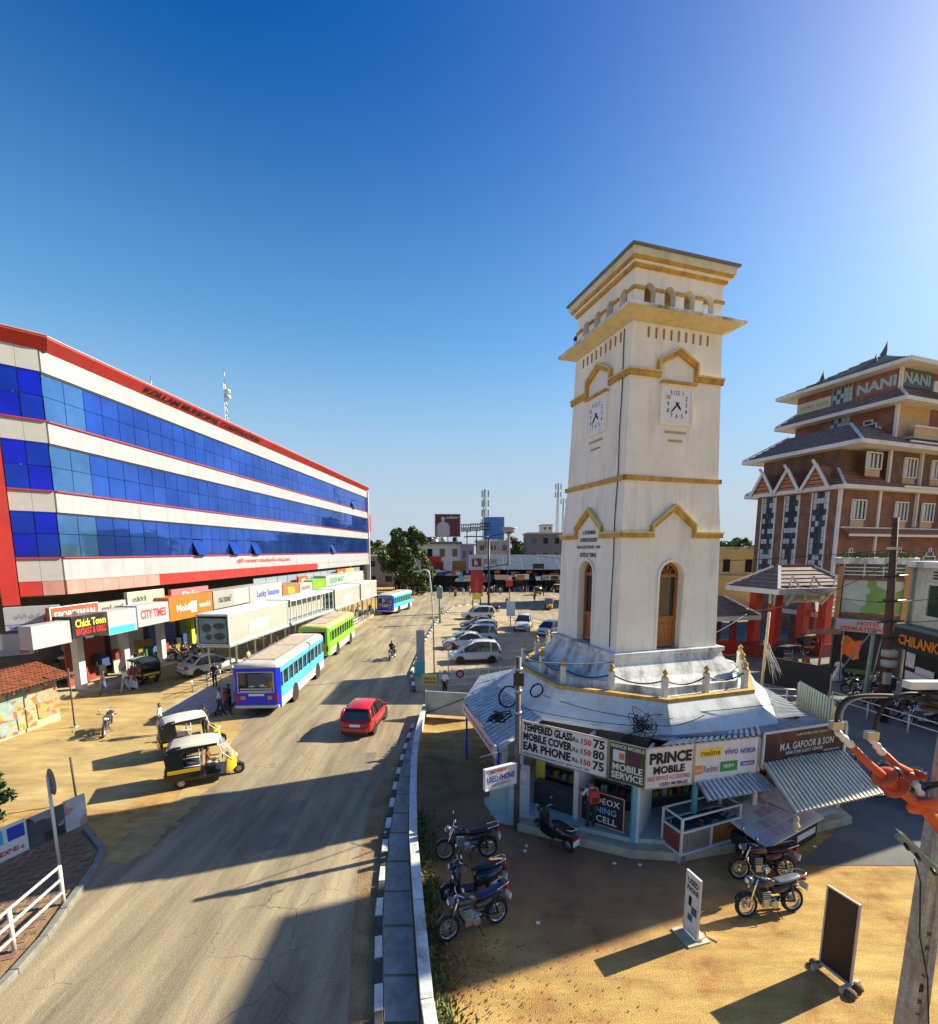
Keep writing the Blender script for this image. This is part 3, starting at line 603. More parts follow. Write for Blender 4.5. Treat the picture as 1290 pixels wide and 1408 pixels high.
# dark inner walls with shelves of goods
goods = [M('packet %d' % k, c, .4, var=.2, scale=20) for k, c in enumerate(((.28,.28,.29),(.22,.04,.035),(.04,.07,.18),(.24,.19,.04),(.05,.14,.07),(.03,.03,.035)))]
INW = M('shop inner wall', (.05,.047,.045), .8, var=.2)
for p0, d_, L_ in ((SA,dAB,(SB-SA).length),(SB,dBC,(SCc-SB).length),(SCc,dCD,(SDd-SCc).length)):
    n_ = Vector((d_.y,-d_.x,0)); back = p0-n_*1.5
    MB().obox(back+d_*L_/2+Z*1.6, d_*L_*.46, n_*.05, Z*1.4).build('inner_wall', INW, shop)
    for zz in (.95,1.4,1.85,2.3):
        MB().obox(back+n_*.22+d_*L_/2+Z*zz, d_*L_*.42, n_*.16, Z*.015).build('shelf', M('shelf dark', (.10,.10,.10), .6), shop)
        for k in range(int(L_*3.2)):
            s = .5+k*.3+random.uniform(-.05,.05)
            if s > L_-.4: break
            hh = random.uniform(.10,.30); MB().obox(back+n_*.24+d_*s+Z*(zz+.016+hh/2), d_*random.uniform(.06,.12), n_*.09, Z*hh/2).build('goods_box', random.choice(goods), shop)
# partition walls and yellow-green door, glass counter with poster board
n_ = Vector((dAB.y,-dAB.x,0))
MB().obox(SA+dAB*.55-n_*.5+Z*1.45, dAB*.16, n_*.03, Z*1.15).build('door_leaf', paint('yellow green door', (.42,.40,.04)), shop)
for k, s in enumerate((2.1,4.0)):
    MB().obox(SA+dAB*s-n_*.75+Z*1.6, dAB*.04, n_*.75, Z*1.32).build('partition', PWH, shop)
MB().obox(SA+dAB*1.25-n_*.25+Z*.8, dAB*.72, n_*.18, Z*.40).build('counter', M('counter laminate', (.05,.045,.045), .4), shop)
board('poster_board', 'black poster board with pink edge', None, SA+dAB*2.25+Z*.50+n_*.02, dAB, 1.35, 1.05, M('poster black', (.02,.022,.025), .4), [('VIDEOX',.72,.80,.20,TWHT,1.0),('TUNING',.62,.50,.20,M('cyan ink',(.15,.5,.6),.5,var=0),1.0),('EVCELL',.66,.20,.22,TWHT,1.1)], M('pink edge', (.62,.25,.22), .5), .03, .05, parent=shop)
# signs
wb = paint('sign white', (.68,.68,.68), .5, dirtamt=.3, bump=.5, bscale=3.5)
sg = 'signboards of the shops under the clock tower'
bl = SA+n_*.10+dAB*.10; 
board('price_signboard','wide white banner listing tempered glass, mobile cover and ear phone prices','sign', up(bl,2.12), dAB, 2.95, 1.22, wb,
  [('TEMPERED GLASS',.95,1.03,.28,TINK,1.74,.045),('MOBILE COVER',.95,.70,.28,TINK,1.74,.045),('EAR PHONE',.93,.36,.30,TINK,1.70,.045),
   ('Rs.',1.95,.98,.15,TINK,.25),('Rs.',1.95,.65,.15,TINK,.25),('Rs.',1.95,.32,.15,TINK,.25),
   ('150',2.28,.98,.19,TRED,.36,.03),('150',2.28,.65,.19,TRED,.36,.03),('150',2.28,.32,.19,TRED,.36,.03),
   ('75',2.68,1.0,.29,TINK,.36,.03),('80',2.68,.66,.29,TINK,.36,.03),('75',2.68,.30,.29,TINK,.36,.03),('ടെമ്പേഡ് ഗ്ലാസ് മൊബൈൽ കവർ  ഇയർ ഫോൺ വില',1.25,.10,.09,TINK,2.3)], STEEL, .03, group=sg)
sgn = paint('sign dark green', (.015,.075,.03), .4)
board('service_signboard','dark green banner reading mobile service with phone pictures','sign', up(bl+dAB*3.0,2.12), dAB, 1.08, 1.22, sgn,
  [('PRINCE MOBILE',.54,1.10,.11,TWHT,.98,.02),('MOBILE',.56,.46,.22,TWHT,.88,.03),('SERVICE',.56,.20,.22,TWHT,.94,.03)], STEEL, .03, group=sg,
  patches=[(.12,.62,.36,.36,M('phone picture pale',(.55,.6,.7),.5)),(.30,.70,.16,.2,M('phone picture orange',(.8,.2,.08),.5)),(.58,.62,.34,.36,M('phone picture violet',(.10,.02,.08),.5))])
n2 = Vector((dBC.y,-dBC.x,0)); bl2 = SB+n2*.12+dBC*.06
board('shop_name_signboard','white banner reading Prince Mobile with red service line','sign', up(bl2,2.05), dBC, 1.62, 1.25, wb,
  [('PRINCE',.84,.92,.36,TINK,1.42,.05),('MOBILE',.80,.55,.25,TINK,1.05,.045),('SALE SERVICE ACCESSORIES',.81,.30,.13,TRED,1.45,.01),('USED MOBILES',.98,.10,.11,TINK,.95,.02)], STEEL, .03, group=sg)
board('brand_signboard','white banner with rows of phone brand names over the striped awning','sign', up(bl2+dBC*1.66,2.05), dBC, 2.28, 1.25, wb,
  [('realme',.55,.92,.18,M('brown ink',(.16,.08,.01),.6,var=0),.66,.02),('vivo',1.28,.90,.22,TBLU,.5,.005),('NOKIA',1.90,.86,.17,TBLU,.55,.02),('mi',.15,.40,.12,TWHT,.15),('Redmi',.58,.40,.22,M('grey ink',(.2,.2,.22),.6,var=0),.5),
   ('oppo',1.22,.42,.14,TWHT,.45,.02),('SAMSUNG',1.90,.44,.085,TWHT,.40,.01),('USED MOBILES',1.75,.09,.07,TINK,.5)], STEEL, .03, group=sg,
  patches=[(.17,.78,.78,.28,TYEL),(.03,.26,.25,.28,TORG),(.92,.26,.62,.32,TGRN),(1.66,.37,.5,.14,TBLU)])
n3 = Vector((dCD.y,-dCD.x,0)); gl = SCc+n3*.14+dCD*.03
board('jeweller_signboard','dark maroon banner reading M. A. Gafoor and Son in white letters','sign', up(gl,2.28), dCD, 3.5, 1.12, paint('sign maroon', (.045,.012,.018), .35),
  [('M.A. GAFOOR & SON',1.85,.58,.24,TWHT,2.3,.012),('നന്ദി വീണ്ടും വരിക സ്വാഗതം',2.05,.92,.10,TWHT,1.5),('NINE STAR LUCKY CENTRE',1.75,.36,.11,TWHT,1.6,.015),('Clock Tower, Main Road, Kollam',1.7,.16,.08,TWHT,1.6),('MOB 9846 012345',2.95,.25,.07,TWHT,.7)], WHITE, .06, group=sg)
# tin sheet strips joining skirt and signs, lean-to roofs, awning: corrugated
GROOVE_SHADE = M('painted groove shade', (.07,.075,.08), .5, metal=.4, var=.25)  # valley colour of the corrugated sheets: groove shade put into the paint
def corrugated(name, a, b, c, d_, mat, parent=None, nper=None, amp=.028, valley=None):
    "sheet: a-b upper edge, d_-c lower edge; corrugations run from the upper to the lower edge"
    a, b, c, d_ = map(Vector, (a,b,c,d_)); n = nper or max(4, int((b-a).length/.11)); mb = MB(); nn = n*4
    nrm = (b-a).cross(d_-a).normalized(); nrm = nrm if nrm.z > 0 else -nrm
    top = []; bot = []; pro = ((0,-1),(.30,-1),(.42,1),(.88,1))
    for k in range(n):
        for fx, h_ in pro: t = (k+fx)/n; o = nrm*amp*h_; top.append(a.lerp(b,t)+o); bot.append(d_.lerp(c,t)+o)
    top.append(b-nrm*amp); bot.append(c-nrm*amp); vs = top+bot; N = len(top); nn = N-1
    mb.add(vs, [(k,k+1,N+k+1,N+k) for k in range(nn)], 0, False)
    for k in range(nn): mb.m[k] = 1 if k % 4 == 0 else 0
    ob = mb.build(name, [mat, valley or GROOVE_SHADE], parent, fix=False)
    s = ob.modifiers.new('thick','SOLIDIFY'); s.thickness = .006; return ob
W8 = lambda k, r, z: TC+Matrix.Rotation(TA,3,'Z')@Vector((octo(r)[k%8][0],octo(r)[k%8][1],z))
PAINTTIN = M('faded painted sheet', (.50,.53,.56), .5, metal=.3, var=.2, scale=3, dirt=(.13,.11,.10), dirtamt=.8, dscale=2.2)
rf = thing('tin_roof', 'corrugated tin lean-to roof with cables on it beside the utility pole', 'roof', (0,0,0))
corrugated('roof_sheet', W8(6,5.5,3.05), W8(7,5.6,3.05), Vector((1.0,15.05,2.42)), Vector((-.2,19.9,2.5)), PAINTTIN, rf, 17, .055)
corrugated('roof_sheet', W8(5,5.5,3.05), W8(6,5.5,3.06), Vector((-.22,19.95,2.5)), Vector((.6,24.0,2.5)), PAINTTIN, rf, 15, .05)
for p in ((-.1,19.6),(1.0,15.3)): MB().box(p[0]-.04,p[1]-.04,0,p[0]+.04,p[1]+.04,2.45).build('post', BLUE, rf)
rf2 = thing('tin_roof', 'long rusty dark corrugated roof behind the maroon jeweller signboard', 'roof', (0,0,0))
DTIN = M('weathered dark sheet', (.25,.27,.30), .5, metal=.4, var=.25, scale=2, dirt=(.06,.05,.05), dirtamt=.6, dscale=3)
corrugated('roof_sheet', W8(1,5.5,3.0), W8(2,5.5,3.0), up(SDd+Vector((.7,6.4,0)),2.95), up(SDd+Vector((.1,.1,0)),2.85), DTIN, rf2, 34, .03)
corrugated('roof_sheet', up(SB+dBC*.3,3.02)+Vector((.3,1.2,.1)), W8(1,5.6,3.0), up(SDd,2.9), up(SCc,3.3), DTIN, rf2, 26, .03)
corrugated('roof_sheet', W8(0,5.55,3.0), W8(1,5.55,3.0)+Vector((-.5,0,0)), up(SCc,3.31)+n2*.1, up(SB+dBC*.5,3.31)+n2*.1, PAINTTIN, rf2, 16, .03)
aw = thing('striped_awning', 'pale corrugated awning jutting out below the maroon signboard', 'awning', (0,0,0))
A1, A2, A3, A4 = up(gl,2.42)+n3*.02, up(gl+dCD*3.5,2.42)+n3*.02, Vector((11.95,12.8,2.06)), Vector((8.75,11.85,2.0))
corrugated('awning_sheet', A1, A2, A3, A4, M('cream awning sheet', (.62,.58,.44), .5, metal=.15, var=.12, dirt=(.3,.25,.16), dirtamt=.4), aw, 22, .035, M('awning groove shade', (.30,.27,.17), .6))  # groove colour carries the painted valley shade
for p in (A3, A4): MB().tube([p-Z*.03, Vector((p.x*.45+up(SCc,0).x*.55, p.y*.4+up(SCc,0).y*.6, 1.55))], .02, 5).build('strut', STEEL, aw)
aw2 = thing('striped_awning', 'short corrugated awning under the phone brand banner', 'awning', (0,0,0))
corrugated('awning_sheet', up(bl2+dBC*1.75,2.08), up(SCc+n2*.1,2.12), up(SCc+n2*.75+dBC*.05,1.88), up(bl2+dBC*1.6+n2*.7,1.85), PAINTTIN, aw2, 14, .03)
# left flank of the shops: pale wall, pink sign strip, used phone sign, blue-white door panel
LW = thing('side_stall', 'pale green side stall wall under the tin lean-to', 'stall', (0,0,0))
sw = paint('pale green wall', (.42,.50,.46), .6)
MB().obox((1.35,17.2,1.25),(.10,1.9,0),(.06,0,0),(0,0,1.25)).build('wall', sw, LW)
MB().obox((1.05,15.35,.55),(.32,-.06,0),(0,.3,0),(0,0,.55)).build('counter', sw, LW)
MB().prism([(.55,15.9),(.95,14.7),(1.5,14.5),(1.5,16.4)],0,.22).build('floor_slab', sw, LW)
d5 = (Vector((1.0,15.05,0))-Vector((-.2,19.9,0))).normalized()
board('eave_signboard','narrow pink and white sign strip along the tin roof edge','sign', Vector((-.28,19.85,2.05)), d5, 4.9, .42, paint('strip pink white', (.60,.50,.52)), [('MOBILE ACCESSORIES  RECHARGE  SIM CARD',2.4,.2,.16,TRED,4.2)], None, group=sg)
board('used_phone_signboard','white double sided hanging sign reading used phone','sign', G(667,1088,1.75), (G(711,1068,1.95)-G(667,1088,1.75))*Vector((1,1,0)), 1.12, .66, wb,
  [('MOBILE',.48,.54,.12,TRED,.7,.01),('USED PHONE',.56,.33,.20,TBLU,1.0,.03),('SALES & SERVICE',.56,.13,.07,TRED,.8)], WHITE, .03, .12, group=sg)
MB().tube([(1.55,15.0,2.52),(.35,14.2,2.52)],.02,6).build('bracket', STEEL, LW)
dp = thing('shutter_panel', 'tall pale blue panel with notices leaning at the shop corner', 'panel', (1.62,14.62,0))
dv = Vector((.62,-.25,0)).normalized()
MB().obox(dv*.02+Z*1.05, dv*.36, Vector((dv.y,-dv.x,0))*.03, Z*1.05).build('panel', paint('panel pale blue', (.42,.50,.56)), dp)
nn_ = Vector((dv.y,-dv.x,0))
for zz, hh in ((1.75,.16),(1.35,.06),(.95,.22),(.6,.05)): MB().obox(dv*.02+nn_*.034+Z*zz, dv*.26, nn_*.004, Z*hh).build('notice', M('notice paper', (.55,.57,.6), .7), dp)
MB().obox(dv*-.02+nn_*.03+Z*2.0, dv*.1, nn_*.008, Z*.12).build('notice', TBLU, dp)
# showcase counter and kiosk in front of the right hand shops
sc_ = thing('glass_showcase', 'glass topped white counter with grilled lower panels on concrete blocks', 'showcase', G(935,1190,0), math.atan2(.83,2.12))
for x in (.05,.0,2.0): MB().box(x,.05,0,x+.28,.6,.30).build('block', CONC, sc_, .02)
fr = MB(); L_, W_ = 2.28, .72
for x in (0,L_/2,L_):
    for y in (0,W_): fr.box(x-.03,y-.03,.30,x+.03,y+.03,1.02 if y == 0 and x == L_/2 else 1.42)
for z in (.33,1.0): 
    for y in (0,W_): fr.box(-.03,y-.032,z-.03,L_+.03,y+.032,z+.03)
    for x in (0,L_): fr.box(x-.032,-.03,z-.03,x+.032,W_+.03,z+.03)
for a, b in (((0,0),(L_,0)),((0,W_),(L_,W_)),((0,0),(0,W_)),((L_,0),(L_,W_))): fr.bar((*a,1.41),(*b,1.41),.045)
fr.build('frame', WHITE, sc_)
for k, mt in enumerate((STEEL, WOOD)):
    MB().box(.05+k*L_/2,.01,.37,L_/2-.05+k*L_/2,.03,.96).build('lower_panel', M('grille backing %d' % k, ((.35,.36,.36),(.22,.09,.04))[k], .5), sc_)
    g = MB()
    for q in range(14): g.box(.07+k*L_/2+q*.074,-.01,.37,.085+k*L_/2+q*.074+.012,.012,.96)
    g.build('grille', (STEEL,WOOD)[k], sc_)
MB().box(-.012,.05,.37,.01,W_-.05,.96).build('end_panel', M('end panel red brown', (.20,.055,.03), .5), sc_)
MB().box(.02,.02,.98,L_-.02,W_-.02,1.0).build('shelf', M('shelf cloth dark', (.05,.06,.06), .8), sc_)
gl_ = M('clear showcase glass', (.75,.85,.82), .03, var=0, trans=1.0, ior=1.05)
MB().box(.03,-.005,1.03,L_-.03,.005,1.39).build('pane', gl_, sc_); MB().box(-.005,.03,1.03,.005,W_-.03,1.39).build('pane', gl_, sc_)
for k in range(26):
    x, y = random.uniform(.1,L_-.15), random.uniform(.1,W_-.1); MB().obox((x,y,1.02+random.uniform(0,.06)),(random.uniform(.04,.13),random.uniform(-.05,.05),0),(0,random.uniform(.02,.05),0),(0,0,.02)).build('goods', random.choice(goods), sc_)
kk = thing('newspaper_kiosk', 'low black and white vending table covered with printed lottery papers', 'kiosk', G(1050,1195,0), math.atan2(1.56,2.75))
kb = M('kiosk black', (.03,.03,.032), .4)
MB().box(0,0,.05,2.95,1.25,.62).build('cabinet', kb, kk, .02)
mb = MB(); mb.loft([[(-.06,-.08,.66),(3.1,-.08,.66),(3.1,-.08,.72),(-.06,-.08,.72)],[(-.06,1.35,1.0),(3.1,1.35,1.0),(3.1,1.35,1.06),(-.06,1.35,1.06)]]); mb.build('sloping_top', WHITE, kk)
MB().box(1.75,-.012,.25,2.8,.0,.45).build('notice', TWHT, kk)
pk = [M('ticket paper %d' % k, c, .7, var=.25, scale=25) for k, c in enumerate(((.62,.45,.50),(.62,.58,.52),(.55,.40,.42),(.45,.30,.40)))]
for i in range(9):
    for j in range(4):
        x, y = .02+i*.33, .02+j*.33; z = .735+.34*(y+.15)/1.43
        MB().obox((x+.15,y+.15,z),(.145,0,0),(0,.14,.034),(0,0,.006)).build('ticket_sheet', pk[(i*3+j*5+random.randint(0,1)) % 4], kk)
for x in (.02,2.9): MB().box(x,1.15,0,x+.05,1.2,1.0).build('leg', WHITE, kk)
# bundle hanging from the awning edge
hb = G(1095,1135,1.75); hang = thing('hanging_bag', 'small beige cloth bundle hanging from the awning corner', 'bag', hb)
MB().tube([(0,0,.27),(.02,.01,.2),(-.02,0,.1),(.03,.02,-.02),(-.01,.03,-.12),(.02,.0,-.2)],[.02,.05,.065,.09,.08,.03],7,smooth=False).build('bag', M('beige cloth', (.45,.38,.28), .8, var=.2), hang); MB().tube([(0,0,.27),(-.1,.05,.42)],.008,4).build('string', CABLE, hang)
# utility pole at the shop corner
up_ = thing('utility_pole', 'weathered dark metal utility pole at the shop corner with clamps', 'pole', G(710,1141,0))
MB().tube([(0,0,0),(0,0,5.75)], [.10,.085], 10).build('shaft', M('dark pole paint', (.10,.095,.09), .6, dirt=(.3,.27,.22), dirtamt=.6, dscale=3), up_)
for z in (5.3,4.6,3.9): MB().lathe([(.12,z),(.12,z+.12)],10).build('clamp', STEEL, up_)
MB().box(-.16,-.13,4.85,.16,-.05,5.25).build('junction_box', BLACK, up_)
# ================================================================== LONG GLASS FRONTED BUILDING (left)
BA, BE, BB = Vector((-24.0,28.0,0)), Vector((-19.42,91.6,0)), Vector((-25.35,26.6,0)); BC = Vector((-46,23.5,0))
bd = thing('commercial_building', 'long four storey building with blue glass bands and a red roof edge', 'building', (0,0,0))
df = (BE-BA).normalized(); nf = Vector((df.y,-df.x,0)); LF = (BE-BA).length
da = (BA-BB).normalized(); na = Vector((da.y,-da.x,0)); LA = (BA-BB).length
PAN = M('white aluminium cladding', (.32,.32,.34), .45, var=.06, scale=.7, dirt=(.17,.16,.145), dirtamt=.45, dscale=1.6, dmin=.5, streak=.10)
REDC = M('red aluminium cladding', (.40,.028,.022), .4, var=.12, scale=.8, dirt=(.32,.06,.05), dirtamt=.5)
PINK = M('faded red cladding', (.42,.20,.17), .5, var=.12, scale=1.2, dirt=(.42,.30,.27), dirtamt=.7)
def glassm(i, c, r):
    return M('blue mirror glass %d' % i, c, r, metal=.82, var=.28, scale=.22, spec=.7, bump=.10, bscale=.7)
GL = [glassm(k, c, .04) for k, c in enumerate(((.042,.125,.55),(.046,.135,.57),(.040,.118,.53),(.052,.145,.57),(.044,.13,.54)))]
GLC = glassm(9, (.10,.25,.52), .05); GLN = [glassm(11, (.02,.035,.62), .06), glassm(12, (.02,.06,.5), .06)]
# core volume behind the skin
depth = 16
core = [BB-na*.6-da*0, BA-nf*.7-df*.0, BE-nf*.7-df*.4, BE-nf*depth, Vector((-44,40,0)), BC]
cpoly = [(p.x,p.y) for p in core]
MB().prism(cpoly, 6.3, 20.0).build('core', M('core grey', (.22,.22,.23), .8), bd)
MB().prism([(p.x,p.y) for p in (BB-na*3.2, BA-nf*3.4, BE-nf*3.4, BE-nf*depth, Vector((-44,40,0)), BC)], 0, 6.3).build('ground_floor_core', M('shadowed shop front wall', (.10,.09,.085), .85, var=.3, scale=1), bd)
MB().prism(cpoly, 20.0, 20.1).build('roof_deck', CONC, bd)
bands = [(18.9,20.05,'white'),(15.05,16.2,'white'),(11.2,12.35,'white'),(7.25,8.55,'white')]
def run(p0, d_, n_, L_, z0, z1, out, name, mat, step=None):
    n = max(1, round(L_/step)) if step else 1
    for k in range(n):
        a, b = L_*k/n+.006, L_*(k+1)/n-.006
        MB().obox(p0+d_*(a+b)/2+n_*(out-.15)+Z*(z0+z1)/2, d_*(b-a)/2, n_*.15, Z*(z1-z0)/2).build(name, mat, bd)
for z0, z1, _ in bands:
    run(BA, df, nf, LF, z0, z1, .12, 'cladding_panel', PAN, 6.4)
    run(BB, da, na, LA, z0, z1, .12, 'cladding_panel', M('shaded white cladding', (.36,.36,.35), .5, var=.05), LA/2)
    for p0, d_, n_, L_ in ((BA,df,nf,LF),(BB,da,na,LA)):
        if z0 < 18: MB().obox(p0+d_*L_/2+n_*.17+Z*(z1+.03), d_*L_/2, n_*.06, Z*.035).build('red_trim', REDC, bd)
# red band at the bottom
for k in range(50):
    s0, s1 = LF*k/50, LF*(k+1)/50; mt = PINK if k < 6 else (REDC if k < 30 else PAN)
    MB().obox(BA+df*(s0+s1)/2+nf*.05+Z*6.83, df*((s1-s0)/2-.012), nf*.12, Z*.40).build('fascia_panel', mt, bd)
for k in range(2):
    MB().obox(BB+da*LA*(k+.5)/2+na*.05+Z*6.83, da*(LA/4-.012), na*.12, Z*.40).build('fascia_panel', (REDC,PINK)[k], bd)
# sloped red roof edge with pale lip
for p0, d_, n_, L_ in ((BA,df,nf,LF),(BB,da,na,LA+.42)):
    n = max(1, round(L_/3.2))
    for k in range(n):
        a, b = p0+d_*(L_*k/n+.01), p0+d_*(L_*(k+1)/n-.01); mb = MB()
        mb.loft([[a+n_*.1+Z*20.05, a+n_*.62+Z*20.62, a+n_*.62+Z*20.72, a-n_*.5+Z*20.72, a-n_*.5+Z*20.05],[b+n_*.1+Z*20.05, b+n_*.62+Z*20.62, b+n_*.62+Z*20.72, b-n_*.5+Z*20.72, b-n_*.5+Z*20.05]])
        mb.build('roof_edge', REDC, bd)
    MB().obox(p0+d_*L_/2+n_*.05+Z*20.76, d_*L_/2, n_*.6, Z*.03).build('roof_lip', PAN, bd)
# glazing: each pane its own piece, a touch out of true
levels = [(16.2,18.9),(12.35,15.05),(8.62,11.2)]
NB = 48; rg = random.Random(11)
for li, (z0, z1) in enumerate(levels):
    zm = z0+(z1-z0)*.52
    for k in range(NB):
        a, b = LF*k/NB+.02, LF*(k+1)/NB-.02
        for q, (za, zb) in enumerate(((z0,zm-.015),(zm+.015,z1))):
            t1, t2 = rg.uniform(-.004,.004), rg.uniform(-.005,.005)
            mt = GLC if k in (0,1) and q+k != 3 else rg.choice(GL)
            op = q == 0 and li == 2 and k in (9,13,16,33) or q == 0 and (li,k) in ((0,41),)
            c = BA+df*(a+b)/2+nf*(.02+(.20 if op else 0))+Z*(za+zb)/2
            uu = df*(b-a)/2+nf*t1; ww = Z*(zb-za)/2*(.97 if op else 1)+nf*((-.30 if op else t2))
            MB().obox(c, uu, nf*.012, ww).build('pane', mt, bd)
    for k in range(2):
        for q, (za, zb) in enumerate(((z0,zm-.015),(zm+.015,z1))):
            MB().obox(BB+da*LA*(k+.5)/2+na*.02+Z*(za+zb)/2, da*(LA/4-.02)+na*rg.uniform(-.03,.03), na*.012, Z*(zb-za)/2).build('pane', GLN[(k+q+li) % 2], bd)
    MB().obox(BA+df*LF/2-nf*.15+Z*(z0+z1)/2, df*LF/2, nf*.04, Z*(z1-z0)/2).build('void_backing', DARK, bd)
    MB().obox(BA+df*LF/2+nf*.05+Z*(z1-.06), df*LF/2, nf*.02, Z*.055).build('head_shadow_gap', BLACK, bd)
# red column at the near corner, drain pipe and box at the far end, overhang soffit
MB().obox(BB-da*.42+na*.30+Z*10.4, da*.36, na*.36, Z*4.4).build('corner_column', REDC, bd)
MB().obox(BB-da*4+Z*13.4-na*.2, da*3.2, na*.3, Z*6.8).build('side_wall', PAN, bd)
MB().obox(BE+df*.15+Z*10, df*.12, nf*.35, Z*10).build('end_fin', WHITE, bd)
MB().obox(BE+df*.8+nf*.1+Z*14.2, df*.5, nf*.3, Z*1.6).build('end_sign_box', REDC, bd)
# lettering
text('KOLLAM MUNICIPAL CORPORATION', BA+df*15.5+nf*.40+Z*20.36, df, (nf*.52+Z*.57).normalized(), .46, TINK, bd, 16.0, .02, .03, True)
text('ശ്രീ നാരായണ സാംസ്കാരിക സമുച്ചയം', BA+df*24+nf*.13+Z*7.95, df, Z, .55, TRED, bd, 11.5, .01, .03, True)
board('wall_signboard', 'grey framed sign', None, BA+df*27+nf*.14+Z*11.45, df, 8.5, .7, M('faded sign', (.55,.56,.55), .6, var=.1), [('ബാങ്ക് ഓഫ് കൊല്ലം',5,.35,.4,M('grey ink',(.2,.2,.22),.6,var=0),5)], None, parent=bd)
# ceiling lights under the overhang and soffit
for k in range(18):
    p = BA+df*(3+k*3.4)-nf*1.6; MB().obox(p+Z*6.27, df*.42, nf*.42, Z*.02).build('soffit_panel', M('soffit panel white', (.75,.74,.66), .5, var=0), bd)
# mast on the roof
ms = thing('roof_mast', 'thin lattice radio mast on the glass building roof', 'mast', BA+df*27-nf*5+Z*20.1)
mb = MB(); H_ = 7.2
for a in range(3):
    x, y = .25*math.cos(a*2.094), .25*math.sin(a*2.094); mb.bar((x,y,0),(x*.5,y*.5,H_),.04)
    x2, y2 = .25*math.cos((a+1)*2.094), .25*math.sin((a+1)*2.094)
    for k in range(9): mb.bar((x*(1-k/20),y*(1-k/20),k*.8),(x2*(1-(k+1)/20),y2*(1-(k+1)/20),(k+1)*.8),.025)
mb.build('lattice', STEEL, ms); MB().tube([(0,0,H_),(0,0,H_+1.6)],.03,5).build('antenna', STEEL, ms)
for z in (5.6,6.2): MB().lathe([(.28,0),(.28,.35)],8,(.3,0,z)).build('drum_antenna', WHITE, ms)
rr_ = thing('roof_shed', 'low clutter of sheet roofed sheds on the building roof', 'shed', BA+df*14-nf*2.6+Z*20.1, math.atan2(df.y,df.x))
mb = MB(); mb.box(0,0,0,11,2,.9); mb.build('walls', CONC, rr_); mb = MB(); mb.loft([[(-.3,-.4,1.0),(-.3,1.2,1.35),(-.3,2.3,1.0),(-.3,2.3,.94),(-.3,-.4,.94)],[(11.3,-.4,.9),(11.3,1.2,1.2),(11.3,2.3,.9),(11.3,2.3,.84),(11.3,-.4,.84)]]); mb.build('roof', TIN, rr_)
MB().box(-1.2,.2,0,-.4,1.2,1.5).build('tank', BLACK, rr_); MB().tube([(-.8,.7,1.5),(-.8,.7,3.2)],.03,5).build('aerial', STEEL, rr_)
# ------------------------------------------------------------------ shop signs at street level, hung on two planes in front of the building
gS = 'shop signboards along the glass building'
def psign(x0, x1, yt, yb, off, label, mat, texts=(), frame=None, name='shop_signboard', th=.25, patches=(), hscale=1.0):
    p0 = BA+nf*off; a = OnP(x0, yb, p0, df); b = OnP(x1, yb, p0, df); t = OnP(x0, yt, p0, df)
    wd = (Vector((b.x,b.y,0))-Vector((a.x,a.y,0))).length; ht = t.z-a.z
    tx = [(s, cx*wd, cy*ht, h*ht, m, mw*wd, .02) for s, cx, cy, h, m, mw in texts]
    return board(name, label, 'sign', a, df, wd, ht, mat, tx, frame, .05, th, group=gS, patches=[(px*wd,py*ht,pw*wd,ph*ht,pm) for px,py,pw,ph,pm in patches])
SW = paint('shop sign white', (.35,.36,.38), .45); SO = paint('shop sign orange', (.55,.14,.02)); SR = paint('shop sign red orange', (.42,.075,.035)); SP = paint('shop sign pink', (.46,.13,.14))
SGY = paint('shop sign grey', (.30,.30,.27)); SBK = paint('shop sign black', (.02,.02,.022))
psign(70,137,836,858,1.2,'orange red signboard with pale block letters above a white fascia',SR,[('SPORTSMAN',.5,.45,.5,TWHT,.85)],WHITE)
psign(137,175,829,851,1.2,'grey signboard with dark lettering beside the orange red sports sign',SGY,[('ബാഗ് ഹൗസ്',.5,.6,.35,TINK,.8),('BAG HOUSE',.5,.22,.25,TWHT,.8)])
psign(177,227,815,841,1.2,'dull cream signboard with faint lettering next to the pink phone sign',paint('sign cream', (.34,.34,.28)),[('സിറ്റി',.3,.6,.3,TINK,.4)],WHITE)
psign(237,288,811,831,1.2,'pink signboard reading Cityfones above an orange fascia',SP,[('Cityfones',.55,.5,.6,TWHT,.7)],None)
psign(295,347,815,843,1.2,'two pale blank hoardings joined above the shop doors',SGY,[],WHITE,patches=[(.5,.05,.48,.9,SW)])
psign(46,100,861,894,2.3,'long blank white box fascia at the end of the shop row',SW,[],None,th=.7)
psign(101,150,848,879,2.3,'black fascia sign with yellow Chick Town lettering and red second line',SBK,[('Chick Town',.52,.66,.36,TYEL,.86),('BROAST & GRILL',.52,.27,.30,TRED,.86)],None,th=1.6)
psign(150.5,190,841,874,2.3,'pale blue and white fascia sign with a sky blue wave',SW,[],None,th=1.6,patches=[(.02,.02,.9,.3,CYAN)])
psign(190.5,234,833,863,2.3,'white fascia sign with red City Times letters',SW,[('CITY TIMES',.5,.55,.42,TRED,.8)],None,th=1.6)
psign(234.5,294,822,855,2.3,'bright orange fascia sign with a white square logo',SO,[('Mobil',.30,.5,.3,TWHT,.3),('world',.80,.5,.25,TWHT,.3)],None,th=1.6,patches=[(.46,.22,.14,.5,TWHT)])
psign(294.5,344,813,838,2.3,'dirty white fascia boards in a row beside the blue script sign',SGY,[('റോയൽ',.3,.5,.4,TINK,.35)],None,th=1.6,patches=[(.52,.05,.46,.9,SW)])
psign(344.5,389,806,834,2.3,'white fascia sign with dark blue script lettering',SW,[('Lucky Seasons',.55,.5,.42,TBLU,.7)],None,th=1.6)
